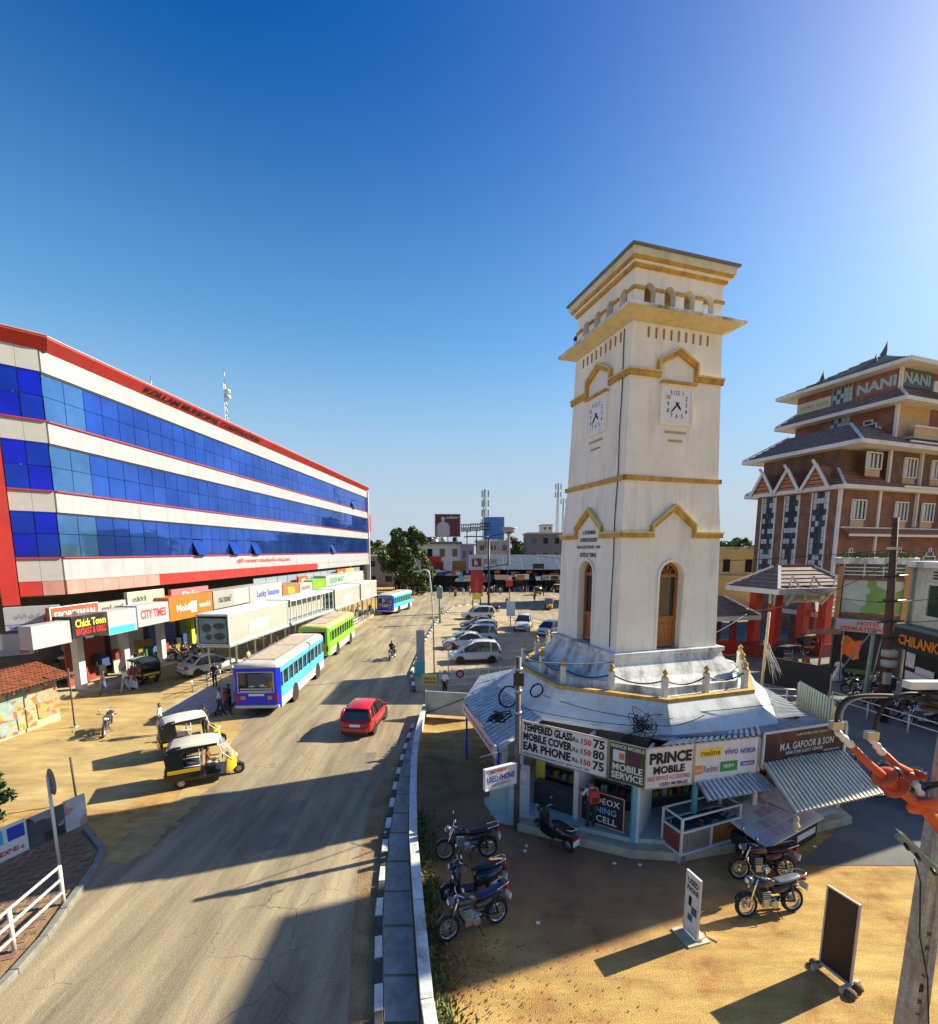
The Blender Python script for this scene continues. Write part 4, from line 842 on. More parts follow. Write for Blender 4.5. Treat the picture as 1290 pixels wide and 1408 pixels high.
psign(389.5,412,804,823,2.3,'brown wooden fascia sign with pale picture',paint('sign brown', (.30,.15,.06)),[('TEA',.5,.5,.5,TYEL,.5)],None,th=1.6)
psign(412.5,430,803,815,2.3,'small pale fascia board between the brown sign and the green sign',SW,[('അരിഷ്ട',.5,.5,.5,TRED,.8)],None,th=1.6)
psign(430.5,448,798,811,2.3,'green and yellow fascia sign in the far part of the row',GREENP,[('FRESH',.5,.5,.4,TYEL,.8)],None,th=1.6)
psign(448.5,500,792,807,2.3,'long white fascia with green lettering at the far end',SW,[('GREEN MART',.25,.5,.5,TGRN,.4)],None,th=1.6)
psign(411,424,793,806,1.2,'small red white upper board in the far part of the row',SR,[('LED',.5,.5,.5,TWHT,.6)])
psign(464,487,783,796,1.2,'red and yellow upper board near the far end of the row',SR,[('KFC',.2,.5,.5,TYEL,.3)],patches=[(.5,.05,.48,.9,TYEL)])
# white awning boxes at the very left, next to the corner column
t_ = board('shop_signboard','tilted white sign box with blue stripe under the red column','sign', Dp(8,868,25.2), (Dp(62,860,26.2)-Dp(8,868,25.2))*Vector((1,1,0)), 2.3, 1.25, SW, [('ശ്രീ ലക്ഷ്മി',1.2,.75,.3,SGY,1.6),('THE MART SERVICES PVT',1.2,.16,.16,TBLU,2.1)], None, .04, .5, group=gS, patches=[(.02,.3,2.2,.03,TBLU)])
t_ = board('shop_signboard','plain white stall front panel above the tiled shed roof','sign', Dp(-15,904,24.6), (Dp(28,897,25.2)-Dp(-15,904,24.6))*Vector((1,1,0)), 1.75, 1.15, SW, [('OFFER',1.45,.18,.18,TRED,.4)], None, .04, .5, group=gS)
# ------------------------------------------------------------------ shop fronts below: bays with shutters, goods, coloured pillars
bayc = [paint('bay %d' % k, c) for k, c in enumerate(((.10,.22,.10),(.28,.06,.04),(.45,.42,.36),(.05,.10,.25),(.42,.55,.04),(.5,.5,.5)))]
sf = thing('shop_front_row', 'row of open shop fronts with coloured shutters under the fascia signs', 'shop', (0,0,0))
for k in range(17):
    s = 1+k*3.6; p = BA+df*s-nf*.6
    MB().obox(p+Z*1.9, df*.22, nf*.22, Z*1.7).build('pillar', (bayc[4] if k == 3 else WHITE), sf)
    q = p+df*1.8-nf*1.2
    MB().obox(q+Z*1.7, df*1.5, nf*.05, Z*1.4).build('shutter', bayc[(k*5+1) % 4], sf)
    for j in range(5): MB().obox(q+nf*random.uniform(.3,1.2)+df*random.uniform(-1.3,1.3)+Z*random.uniform(.6,2.2), df*random.uniform(.15,.35), nf*.15, Z*random.uniform(.2,.5)).build('goods', random.choice(goods), sf)
# glazed upper strip seen far down the row
for k in range(14):
    p = BA+df*(22+k*2.6)+nf*.3; MB().obox(p+Z*5.6, df*1.25, nf*.03, Z*.5).build('upper_pane', M('grey strip glass', (.35,.42,.5), .1, metal=.4, var=.1), sf)
# ------------------------------------------------------------------ bus shelters with hoardings
gB = 'bus shelters with overhead hoardings along the platform'
hw_ = paint('hoarding pale', (.34,.34,.30)); 
def shelter(x0, x1, kind, label):
    Y0 = x0; Y1 = x1
    def X(Y): return -18.05 + (Y-31)*.0735
    t = thing('bus_shelter', label, 'bus shelter', (X(Y0),Y0,0), math.atan2(Y1-Y0, X(Y1)-X(Y0)), gB)
    L_ = Vector((X(Y1)-X(Y0), Y1-Y0)).length; W_ = 2.15     # local x along, local -y towards the road
    for x in [.9+q*(L_-1.3)/3 for q in range(4)]:
        for y in (-.1,-W_+.1): MB().box(x-.05,y-.05,0,x+.05,y+.05,2.7).build('post', STEEL, t)
    MB().box(-.1,-W_-.1,2.62,L_+.1,.1,2.74).build('roof', TIN, t)
    if kind == 'box' or kind == 'open':
        if kind == 'box':
            MB().box(0,-W_,2.76,L_,-W_+.08,4.75).build('hoarding', hw_, t); MB().box(0,-.08,2.76,L_,0,4.75).build('hoarding', hw_, t)
            MB().box(-.004,-W_+.14,2.9,.06,-.14,4.55).build('end_poster', M('end poster teal', (.16,.25,.26), .5, var=.4, scale=1.5), t)
            for y0_, z_, a_, b_ in ((-1.6,4.05,.42,.2),(-1.6,3.35,.40,.24),(-.75,3.9,.32,.3),(-.85,3.3,.22,.2)):
                mb = MB(); mb.lathe([(1,-.01),(1,.01)],14,axis='x'); 
                o_ = mb.build('print_patch', M('poster dark shape', (.03,.06,.07), .5), t); o_.scale = (1,a_,b_); o_.location = (-.012,y0_+.1,z_)
            MB().obox((L_*.45,-W_-.01,3.6),(L_*.16,0,0),(0,.012,0),(0,0,.4)).build('print_patch', M('faint print ochre', (.62,.58,.42), .6, var=.15, scale=2), t)
        fr_ = MB()
        for z in (2.8,4.75):
            for y in (0,-W_): fr_.box(-.05,y-.05,z-.05,L_+.05,y+.05,z+.05)
            for x in (0,L_): fr_.box(x-.05,-W_,z-.05,x+.05,0,z+.05)
        n = 9
        for q in range(n+1):
            x = L_*q/n
            if kind == 'open' or q in (0,n):
                fr_.box(x-.035,-W_-.035,2.8,x+.035,-W_+.035,4.75); fr_.box(x-.035,-.035,2.8,x+.035,.035,4.75)
        fr_.build('frame', WHITE if kind == 'open' else M('frame grey white', (.55,.56,.54), .5), t)
        MB().box(.02,-W_+.05,4.77,L_-.02,-.05,4.84).build('top_sheet', M('top sheet', (.56,.58,.56), .5, var=.12, dirt=(.3,.3,.27), dirtamt=.5), t)
        if kind == 'open': MB().box(.05,-1.1,2.9,L_-.05,-1.04,4.5).build('inner_hoarding', hw_, t)
    for x in (L_*.3, L_*.7): MB().box(x-1.2,-.7,.62,x+1.2,-.3,.68).build('bench', STEEL, t)
    return t
shelter(31.0,39.6,'box','white boxed bus shelter hoarding with teal end poster above the parked white car')
shelter(40.2,50.2,'open','open barred bus shelter hoarding frame behind the green bus roof')
shelter(50.9,59.5,'box','pale bus shelter hoarding with faint picture prints past the green bus')
shelter(60.2,67.5,'box','far cream bus shelter hoarding close to the second blue bus')
# railing along the platform edge
for (a, b) in (((-17.2,28.5),(-16.3,33.5)),((-13.3,52),(-12.9,64))):
    rl = thing('platform_railing', 'low steel railing on the bus platform', 'railing', (0,0,0), 0, 'steel railings on the bus platform'); A_, B_ = Vector((*a,.22)), Vector((*b,.22))
    for z in (.45,.85): MB().tube([A_+Z*z,B_+Z*z],.025,6).build('rail', STEEL, rl)
    for q in range(5): MB().tube([A_.lerp(B_,q/4), A_.lerp(B_,q/4)+Z*.85],.025,6).build('post', STEEL, rl)
# ================================================================== TILED SHED WITH POSTERS (far left)
TILE = M('clay roof tile', (.40,.13,.06), .85, var=.35, scale=3, dirt=(.10,.06,.045), dirtamt=.6, dscale=2)
sh = thing('poster_shed', 'small tile roofed shed plastered with torn bright posters', 'shed', (-22.2,21.3,0), R(84))   # local x runs away from the camera along the poster wall
SWL = M('shed plaster', (.52,.40,.24), .9, var=.2, dirt=(.15,.10,.06), dirtamt=.7)
MB().box(0,.05,0,3.1,2.9,2.35).build('wall', SWL, sh)
pcols = [((.42,.34,.06),(.40,.16,.05),(.38,.10,.2)),((.17,.32,.35),(.32,.40,.36),(.4,.18,.05)),((.40,.13,.05),(.42,.38,.15),(.34,.33,.28)),((.38,.10,.22),(.42,.33,.1),(.45,.4,.25)),((.34,.33,.08),(.42,.41,.2),(.36,.16,.05))]
k = 0
for (x0,z0,w_,h_) in ((.05,.85,1.15,1.0),(1.2,1.25,1.0,.75),(2.15,1.3,.9,.85),(.1,.12,.8,.72),(.95,.2,.95,.98),(1.95,.45,1.1,.8),(.6,1.75,.9,.5),(1.5,1.85,.8,.45),(2.3,2.0,.7,.3)):
    MB().obox((x0+w_/2,.02-.003*k,z0+h_/2),(w_/2,0,random.uniform(-.04,.04)),(0,.008,0),(random.uniform(-.03,.03),0,h_/2)).build('poster', poster('torn poster %d' % k, pcols[k % 5], 3.2+k*.4, ((.30,.39,.37),(.42,.38,.26),(.40,.30,.18))[k % 3]), sh); k += 1
for k, (y0,z0) in enumerate(((.3,.3),(.3,1.1),(1.4,.4),(1.4,1.3))):
    MB().obox((-.02,y0+.5,z0+.4),(.008,0,0),(0,.5,0),(0,0,.38)).build('poster', poster('end poster %d' % k, pcols[(k+2) % 5], 3.5+k*.3, (.4,.38,.33)), sh)
def tiled(name, x0, x1, y0, z0_, y1, z1_, parent, nt_, nr, holes=0.0):
    mb = MB(); rt = random.Random(nt_)
    for i in range(nt_):
        for j in range(nr):
            if rt.random() < holes: continue
            xa = x0+(x1-x0)*i/nt_; xb = x0+(x1-x0)*(i+1)/nt_; t0, t1 = j/nr, (j+1.25)/nr
            f = lambda t: (y0+(y1-y0)*t, z0_+(z1_-z0_)*t)
            (ya,za),(yb,zb) = f(t0), f(min(1.05,t1)); dz = rt.uniform(-.012,.012); xm = (xa+xb)/2
            mb.loft([[(xa,ya,za+.05+dz),(xm-.03,ya,za+.11+dz),(xb,ya,za+.05+dz)],[(xa,yb,zb+.01+dz),(xm-.03,yb,zb+.07+dz),(xb,yb,zb+.01+dz)]],0,False,closed=False)
    o = mb.build(name, TILE, parent, fix=False); o['kind'] = 'stuff'; return o
tiled('roof_tiles', -1.2,3.5,-.75,2.38,1.5,3.05, sh, 24, 9, .02)
tiled('roof_tiles', -1.2,3.5,3.4,2.5,1.5,3.05, sh, 24, 8, .02)
mb = MB(); mb.add([(-1.2,-.75,2.37),(3.5,-.75,2.37),(3.5,1.5,3.04),(-1.2,1.5,3.04)],[(0,1,2,3)]); mb.add([(-1.2,3.4,2.49),(3.5,3.4,2.49)],[]); mb.build('roof_boarding', DARK, sh)
for x in (-1.1,.3,1.8,3.3): MB().bar((x,-.8,2.3),(x,1.5,2.98),.07,.08).build('rafter', M('old timber', (.14,.09,.06), .8), sh)
tp = thing('street_post', 'thin dark iron post standing beside the poster shed', 'post', G(103,1000,0)); MB().tube([(0,0,0),(0,0,3.1)],.035,6).build('shaft', M('rusty iron', (.09,.06,.05), .7), tp); MB().box(-.12,-.12,0,.12,.12,.05).build('base_plate', CONC, tp)
vb = thing('vending_box', 'white framed cold drink cabinet with dark glass front', 'cabinet', G(108,943,0), R(15))
MB().box(-.75,-.35,.05,.45,.35,1.95).build('cabinet', M('cabinet dark', (.03,.035,.04), .3), vb); MB().box(.3,-.38,0,.5,.38,2.1).build('side', WHITE, vb); MB().box(-.8,-.38,1.95,.5,.38,2.1).build('top', WHITE, vb); MB().box(-.35,-.365,.4,.2,-.35,.85).build('print_patch', RED, vb); MB().box(-1.6,-.3,.05,-.8,.3,1.7).build('green_side_box', M('crate green', (.04,.14,.06), .6), vb)
rs_ = thing('round_sign', 'red and white round shop sign on a white bracket post', 'sign', G(95,945,0))
MB().tube([(0,0,0),(0,0,3.0)],.05,6).build('post', WHITE, rs_); MB().lathe([(.42,-.04),(.42,.04)],18,(.25,0,2.7),axis='y').build('disc', WHITE, rs_); MB().lathe([(.33,-.05),(.33,.05)],18,(.2,0,2.7),axis='y').build('red_disc', RED, rs_)
# ================================================================== LEFT FOREGROUND: banner wall, railing, sign, shrub
bw = thing('banner_wall', 'low compound wall hung with printed banners beside the brick pavement', 'wall', (0,0,0))
W0, W1 = Vector((-15.0,8.6,0)), Vector((-12.7,14.6,0)); dW = (W1-W0).normalized(); nW = Vector((dW.y,-dW.x,0)); LW_ = (W1-W0).length
W0 = W0-dW*4; LW_ += 4
MB().obox(W0+dW*LW_/2+Z*.5, dW*LW_/2, nW*.11, Z*.5).build('wall', M('mossy plaster', (.20,.22,.20), .9, dirt=(.05,.06,.05), dirtamt=.8, var=.3), bw)
MB().obox(W0+dW*(LW_-.32)+nW*.115+Z*.62, dW*.30, nW*.015, Z*.52).build('banner', poster('banner white pink', ((.62,.62,.66),(.55,.35,.38),(.6,.6,.64)), 1.6, (.66,.66,.70)), bw)
MB().obox(W0+dW*(LW_-1.10)+nW*.115+Z*.6, dW*.46, nW*.012, Z*.48).build('banner', poster('banner dark', ((.08,.10,.11),(.30,.34,.36),(.04,.05,.06)), 2.4, (.10,.12,.13)), bw)
bnr = MB(); bnr.obox(W0+dW*(LW_-3.35)+nW*.125+Z*.66, dW*1.75, nW*.015, Z*.50); bnr.build('banner', TWHT, bw)
for k in range(7):
    s = LW_-4.85+k*.5; mt = (TBLU if k in (6,) else (TGRN, CYAN)[k % 2])
    MB().obox(W0+dW*s+nW*.143+Z*.86, dW*.2, nW*.004, Z*.2).build('print_patch', mt, bw)
text('കൊല്ലം നഗരസഭ സ്വച്ഛ ഭാരതം', W0+dW*(LW_-3.35)+nW*.14+Z*.40, dW, Z, .22, TRED, bw, 3.3, .006, .03)
text('പൊതുജനങ്ങളുടെ ശ്രദ്ധയ്ക്ക്', W0+dW*(LW_-3.35)+nW*.14+Z*.60, dW, Z, .10, TINK, bw, 2.8, .006, .01)
rl = thing('white_railing', 'white pipe railing with three rails along the brick pavement', 'railing', (0,0,0))
RWM = paint('railing white', (.58,.57,.52)); ra, rb = G(88,1243,.1), G(20,1308,.1); dR = (rb-ra)
pts_ = [ra, rb, rb+dR*1.0, rb+dR*2.0]
for p in pts_: MB().tube([p, p+Z*1.05],.045,8).build('post', RWM, rl)
for z in (1.03,.68,.33): MB().tube([pts_[0]+Z*z, pts_[-1]+Z*z],.036,8).build('rail', RWM, rl)
sp_ = thing('road_sign', 'round traffic sign seen from its grey back on a leaning pole', 'sign', G(84,1205,.1))
tv = Dp(66,1072,G(84,1205,.1).y+.1)-G(84,1205,.1)
MB().tube([(0,0,0),tv*1.04],.038,8).build('pole', RWM, sp_)
mb = MB(); cc = tv*.97+Vector((.04,.05,0)); mb.lathe([(.36,-.012),(.37,0),(.36,.012)],24,axis='y'); dsc = mb.build('disc', M('sign back grey', (.14,.15,.15), .6), sp_); dsc.location = cc; dsc.rotation_euler = (0,0,R(-35))
for zz in (-.15,.15): MB().box(-.08,-.04,zz-.02,.08,.0,zz+.02).build('clamp', STEEL, dsc)
tp2 = thing('street_post', 'thin dark iron post behind the white banner', 'post', G(106,1105,0)); MB().tube([(0,0,0),(-.05,0,1.75)],.035,6).build('shaft', MATS['rusty iron'], tp2)
# ================================================================== BRICK HOTEL (right)
HA = math.atan2(.335,.942)
ht = thing('brick_hotel', 'tall brick hotel with tiered tiled pagoda roofs and white trim', 'building', (38.3,50.0,0), HA)
# local frame: x along the right hand facade, y back; left hand face is x=0, y from 0 to 9.2
def brickm(name, c1, c2, mortar, sc):
    m = bpy.data.materials.new(name); m.use_nodes = True; MATS[name] = m; t = m.node_tree; N = t.nodes; L = t.links; b = N['Principled BSDF']; b.inputs['Roughness'].default_value = .9
    tc = N.new('ShaderNodeTexCoord'); sx = N.new('ShaderNodeSeparateXYZ'); L.new(tc.outputs['Object'], sx.inputs[0])
    ad = N.new('ShaderNodeMath'); ad.operation = 'ADD'; L.new(sx.outputs[0], ad.inputs[0]); L.new(sx.outputs[1], ad.inputs[1])
    cx = N.new('ShaderNodeCombineXYZ'); L.new(ad.outputs[0], cx.inputs[0]); L.new(sx.outputs[2], cx.inputs[1])
    br = N.new('ShaderNodeTexBrick'); br.inputs['Scale'].default_value = sc; br.inputs['Color1'].default_value = (*c1,1); br.inputs['Color2'].default_value = (*c2,1); br.inputs['Mortar'].default_value = (*mortar,1); br.inputs['Mortar Size'].default_value = .018
    L.new(cx.outputs[0], br.inputs['Vector'])
    n = N.new('ShaderNodeTexNoise'); n.inputs['Scale'].default_value = .9; n.inputs['Detail'].default_value = 7; L.new(tc.outputs['Object'], n.inputs['Vector'])
    mx = N.new('ShaderNodeMix'); mx.data_type = 'RGBA'; mx.blend_type = 'OVERLAY'; mx.inputs['Factor'].default_value = .7; L.new(br.outputs['Color'], mx.inputs['A']); L.new(n.outputs['Fac'], mx.inputs['B']); L.new(mx.outputs['Result'], b.inputs['Base Color'])
    bp = N.new('ShaderNodeBump'); bp.inputs['Strength'].default_value = .4; bp.inputs['Distance'].default_value = .02; L.new(br.outputs['Fac'], bp.inputs['Height']); bp.invert = True; L.new(bp.outputs[0], b.inputs['Normal'])
    return m
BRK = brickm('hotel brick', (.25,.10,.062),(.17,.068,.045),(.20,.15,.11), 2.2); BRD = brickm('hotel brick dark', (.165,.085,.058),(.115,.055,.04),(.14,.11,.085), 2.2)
TRIM = M('hotel trim white', (.66,.63,.58), .6, dirt=(.35,.28,.22), dirtamt=.5, var=.06); TAN = M('tan render', (.50,.34,.19), .8, var=.12, dirt=(.28,.17,.1), dirtamt=.4)
HT = M('grey brown roof tile', (.17,.125,.115), .8, var=.3, scale=2.5, dirt=(.07,.065,.07), dirtamt=.6, dscale=1.5); HTR = M('red brown roof tile', (.26,.11,.07), .8, var=.3, scale=2.5, dirt=(.10,.06,.05), dirtamt=.6, dscale=1.5)
HTG = M('slate grey roof tile', (.10,.115,.13), .7, var=.3, scale=2)
def hb(name, x0,y0,z0,x1,y1,z1, mt, par=None): return MB().box(x0,y0,z0,x1,y1,z1).build(name, mt, par or ht)
LB = 9.4                                        # length of the left face
hb('brick_wall',0,0,0,26,LB,15.3,BRK); 
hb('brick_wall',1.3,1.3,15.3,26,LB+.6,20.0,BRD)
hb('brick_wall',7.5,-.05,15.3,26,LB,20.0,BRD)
hb('brick_wall',7.45,.0,20.0,24,11.0,28.3,BRK)
hb('tan_wall',7.9,-.04,20.6,13.0,.0,25.0,TAN)
hb('tan_wall',15,-.04,20.6,26,.0,24.6,BRD)
# roofs: courses of tiles as stepped strips
def hip(name, rect, z0, over, z1, inset, mt, courses, parent=None, trim=True, sides=(1,1,1,1), ridge=True):
    "stepped tile courses from an overhanging rectangle at z0 to an inset one at z1"
    x0,y0,x1,y1 = rect; par = parent or ht; pc = []
    for k in range(courses+1):
        t = k/courses; tt = t
        o = -over+(over+inset)*tt; zz = z0+(z1-z0)*(t**1.12); pc.append((x0+o,y0+o,x1-o,y1-o,zz))
    for k in range(courses):
        a, b = pc[k], pc[k+1]; mb = MB()
        ra = [(a[0],a[1],a[4]+.10),(a[2],a[1],a[4]+.10),(a[2],a[3],a[4]+.10),(a[0],a[3],a[4]+.10)]; rb = [(b[0],b[1],b[4]),(b[2],b[1],b[4]),(b[2],b[3],b[4]),(b[0],b[3],b[4])]
        r0 = [(p[0],p[1],p[2]-.10) for p in ra]
        mb.loft([r0,ra,rb],0,False); mb.build(name, mt, par)
    if trim:
        a = pc[0]; f = MB()
        f.loft([[(a[0]-.05,a[1]-.05,a[4]-.34),(a[2]+.05,a[1]-.05,a[4]-.34),(a[2]+.05,a[3]+.05,a[4]-.34),(a[0]-.05,a[3]+.05,a[4]-.34)],[(a[0]-.05,a[1]-.05,a[4]+.06),(a[2]+.05,a[1]-.05,a[4]+.06),(a[2]+.05,a[3]+.05,a[4]+.06),(a[0]-.05,a[3]+.05,a[4]+.06)]],0,False); f.build('eave_board', TRIM, par)
        f = MB(); f.add([(a[0],a[1],a[4]-.3),(a[2],a[1],a[4]-.3),(a[2],a[3],a[4]-.3),(a[0],a[3],a[4]-.3)],[(0,1,2,3)]); f.build('soffit', TRIM, par)
        b = pc[-1]
        if ridge:
            for i in range(4):
                pa = [(a[0],a[1]),(a[2],a[1]),(a[2],a[3]),(a[0],a[3])][i]; pb_ = [(b[0],b[1]),(b[2],b[1]),(b[2],b[3]),(b[0],b[3])][i]
                MB().bar((*pa,a[4]+.12),(*pb_,b[4]+.1),.22,.14).build('hip_ridge', TRIM if mt is not HTG else HTG, par)
    return pc
hip('tile_course', (0,0,26,LB), 15.6, 1.0, 18.0, 1.9, HTR, 6)
hip('tile_course', (1.2,-.2,27,LB+.8), 19.9, 1.5, 22.3, 1.8, HT, 7)
hip('tile_course', (7.45,0,24,11.0), 24.6, 1.6, 26.2, .2, HT, 4)
hip('tile_course', (7.45,0,20,11.0), 28.3, 1.7, 31.6, 4.9, HTG, 9, ridge=False)
# upturned ridge horns on the top roof
for (x,y) in ((9.6,4.0),(9.2,9.5)): 
    mb = MB(); mb.tube([(x,y,29.5),(x-.05,y-.1,30.3),(x-.1,y-.2,31.0)],[.40,.2,.02],6); mb.build('roof_horn', HTG, ht)
mb = MB(); mb.tube([(11.9,4.6,31.4),(11.9,4.4,32.0),(11.85,4.2,32.8)],[.35,.2,.03],6); mb.build('roof_horn', HTG, ht)
# three gablets over the glazed strips of the left face
for k, y in enumerate((1.9,5.0,8.0)):
    w_ = 1.35; mb = MB(); A = [(-1.2,y-w_,15.55),(-1.2,y,17.9),(-1.2,y+w_,15.55)]; B = [(2.2,y-w_,15.9),(2.2,y,17.9),(2.2,y+w_,15.9)]
    mb.add(A+B, [(0,1,4,3),(1,2,5,4)]); o = mb.build('gablet_roof', HTR, ht); s = o.modifiers.new('t','SOLIDIFY'); s.thickness = .12
    mb = MB(); mb.bar((-1.25,y-w_-.15,15.4),(-1.25,y,18.0),.28,.16,up=(1,0,0)); mb.bar((-1.25,y,18.0),(-1.25,y+w_+.15,15.4),.28,.16,up=(1,0,0)); mb.bar((-1.25,y,17.9),(-1.8,y,18.4),.2,.2); mb.build('gablet_trim', TRIM, ht)
    mb = MB()
    for q in range(5):
        z = 15.6+q*.42; hw2 = w_*(1-(z-15.5)/2.5); mb.box(-1.0,y-hw2,z,-.92,y+hw2,z+.34)
    mb.build('gablet_boards', M('orange timber', (.40,.17,.07), .7, var=.2), ht)
# tall glazed strips on the left face: grid of panes
PNB = [M('hotel pane %d' % k, c, .25, var=.1, spec=.4) for k, c in enumerate(((.02,.03,.055),(.03,.05,.10),(.42,.44,.45),(.012,.014,.02)))]
rp_ = random.Random(5)
for y in (1.9,5.0,7.8):
    st_ = bpy.data.objects.new('glazed_strip', None); COL.objects.link(st_); st_.parent = ht
    hb('backing',-.02,y-.78,5.5,.02,y+.78,15.1,DARK,st_)
    for i in range(4):
        for j in range(16):
            z = 5.6+j*.6; MB().box(-.06,y-.75+i*.375,z,-.03,y-.75+i*.375+.33,z+.55).build('pane', PNB[2] if (i in (0,3) and j % 2 or j % 5 == 4 and rp_.random() < .8 or rp_.random() < .12) else PNB[rp_.choice((0,1,3,3))], st_)
    f = MB(); f.box(-.14,y-.9,5.4,.0,y-.78,15.2); f.box(-.14,y+.78,5.4,.0,y+.9,15.2); f.build('frame', TRIM, st_)
# corner posts and string courses
for x, z0, z1 in ((0,0,15.4),(6.2,4,15.3),(7.2,15.6,20)): hb('corner_post',x-.16,-.16,z0,x+.16,.1,z1,TRIM)
hb('corner_post',7.3,-.2,20,7.6,.1,28.2,TRIM)
for z in (10.7,):
    pc = MB()
    for k in range(3): pc.box(.6,-1.0+k*.3,z+k*.22,26,-.7+k*.3,z+.2+k*.22)
    pc.build('pent_roof', HTR, ht); hb('pent_trim',.4,-1.1,z-.22,26,-.98,z+.02,TRIM); hb('pent_trim',.3,-.3,z+.62,26,-.05,z+.78,TRIM)
for z in (15.75,20.4): hb('string_course',8,-1.3,z-.1,26,-1.15,z+.1,TRIM)
# windows on the right facade
curt = M('pale curtain', (.55,.58,.55), .8, var=.1)
def hwin(x, z, w_, h_):
    wn = bpy.data.objects.new('window', None); COL.objects.link(wn); wn.parent = ht
    hb('pane',x,-.10,z,x+w_,-.08,z+h_,PNB[3],wn)
    for k in range(3): hb('curtain',x+.12+w_*.33*k*.95+.08,-.12,z+.06,x+.12+w_*.33*k*.95+w_*.16,-.105,z+h_-.06,curt,wn)
    f = MB(); f.box(x-.12,-.2,z-.12,x,-.05,z+h_+.12); f.box(x+w_,-.2,z-.12,x+w_+.12,-.05,z+h_+.12); f.box(x,-.2,z-.12,x+w_,-.05,z); f.box(x,-.2,z+h_,x+w_,-.05,z+h_+.12)
    for k in (1,2,3): f.box(x+w_*k/4-.03,-.14,z,x+w_*k/4+.03,-.10,z+h_)
    f.build('frame', TRIM, wn); hb('sill_panel',x-.05,-.09,z-.85,x+w_+.05,-.04,z-.14,TAN,wn)
for x in (1.9,8.9,13.6,18.3): hwin(x, 12.3, 2.0, 1.9)
for x in (9.6,14.4,19.2): hwin(x, 17.0, 2.0, 1.9)
hwin(3.4,17.6,2.2,1.5); hwin(17.5,21.8,2.0,1.7)
for x in (12.2,17.0): hb('wall_pier',x,-.35,11.6,x+.16,0,20,TRIM)
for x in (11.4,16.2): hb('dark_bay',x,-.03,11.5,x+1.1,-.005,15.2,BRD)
# stepped lattice ventilators
def lattice(px, py, z, face, s=.42, rows=(7,5,3,1)):
    v = bpy.data.objects.new('stepped_lattice', None); COL.objects.link(v); v.parent = ht; v.location = (px,py,z); v.rotation_euler = (0,0,0 if face == 'r' else R(-90))
    for r_, n in enumerate(rows):
        for k in range(n):
            x = (k-n/2)*s; MB().box(x+.05,-.06,r_*s*1.1+.05,x+s-.03,-.03,(r_+1)*s*1.1-.03).build('pane', PNB[3], v)
        f = MB(); f.box(-n*s/2-.06,-.14,r_*s*1.1,-n*s/2+.06,0,(r_+1)*s*1.1); f.box(n*s/2-.06,-.14,r_*s*1.1,n*s/2+.06,0,(r_+1)*s*1.1); f.box(-n*s/2-.06,-.14,(r_+1)*s*1.1-.05,n*s/2+.06,0,(r_+1)*s*1.1+.05); f.build('lattice_trim', TRIM, v)
for x in (2.4,10.5,16.0): lattice(x,-.02,7.4,'r')
lattice(7.44,2.6,21.9,'l',.42,(6,4,2)); lattice(7.44,9.2,21.4,'l',.38,(4,2)); 
# upper left face glazed strip, name panels
st_ = bpy.data.objects.new('glazed_strip', None); COL.objects.link(st_); st_.parent = ht
for i in range(5):
    for j in range(11): MB().box(7.36,4.6+i*.42,21.6+j*.55,7.40,4.6+i*.42+.36,21.6+j*.55+.48).build('pane', M('pale green glass', (.30,.40,.40), .15, var=.15), st_) if (i+j) % 2 or i < 2 else MB().box(7.36,4.6+i*.42,21.6+j*.55,7.40,4.6+i*.42+.36,21.6+j*.55+.48).build('pane', PNB[1], st_)
f = MB()
for i in range(6): f.box(7.30,4.56+i*.42,21.5,7.42,4.60+i*.42,28.0)
f.build('frame', M('glazing bar blue grey', (.35,.45,.48), .5), st_)
hb('name_panel',7.38,.2,25.9,7.44,4.3,27.9,M('panel brown', (.26,.10,.06), .7)); hb('name_panel',7.5,-.10,26.2,12.6,-.04,28.0,M('panel slate', (.09,.12,.14), .6))
LETB = M('pale blue letters', (.30,.42,.48), .4, var=0)
text('NANI', Vector((7.36,2.2,26.9)), (0,-1,0), Z, 1.1, LETB, ht, 3.8, .02, .04, True); text('NANI', Vector((10.0,-.12,27.1)), (1,0,0), Z, 1.1, LETB, ht, 4.4, .02, .04, True)
hb('name_panel',7.38,6.9,25.9,7.44,11.0,27.2,M('panel pale', (.42,.45,.42), .6)); text('HOTEL NANI', Vector((7.36,8.9,26.5)), (0,-1,0), Z, .6, M('gold letters', (.45,.33,.10), .5, var=0), ht, 3.4, .02, .03)
board('roof_signboard', 'cream rooftop name board', None, (9.6,-1.9,25.3), (1,0,0), 4.6, .95, M('board cream', (.55,.52,.38), .6), [('HOTEL NANI',2.4,.45,.5,M('gold letters', (.45,.33,.10), .5, var=0),4)], TRIM, .06, .1, parent=ht)
# balcony parapet
hb('balcony',8.6,-1.2,21.0,13.4,-1.1,21.9,TAN); hb('balcony_rail',8.5,-1.3,21.9,13.5,-1.0,22.05,TRIM); hb('balcony',13.6,-1.6,20.9,20,-1.5,21.6,TAN); hb('balcony_rail',13.5,-1.7,21.6,20,-1.4,21.72,TRIM); hb('balcony_floor',8.4,-1.3,20.75,20,0,20.95,CONC)
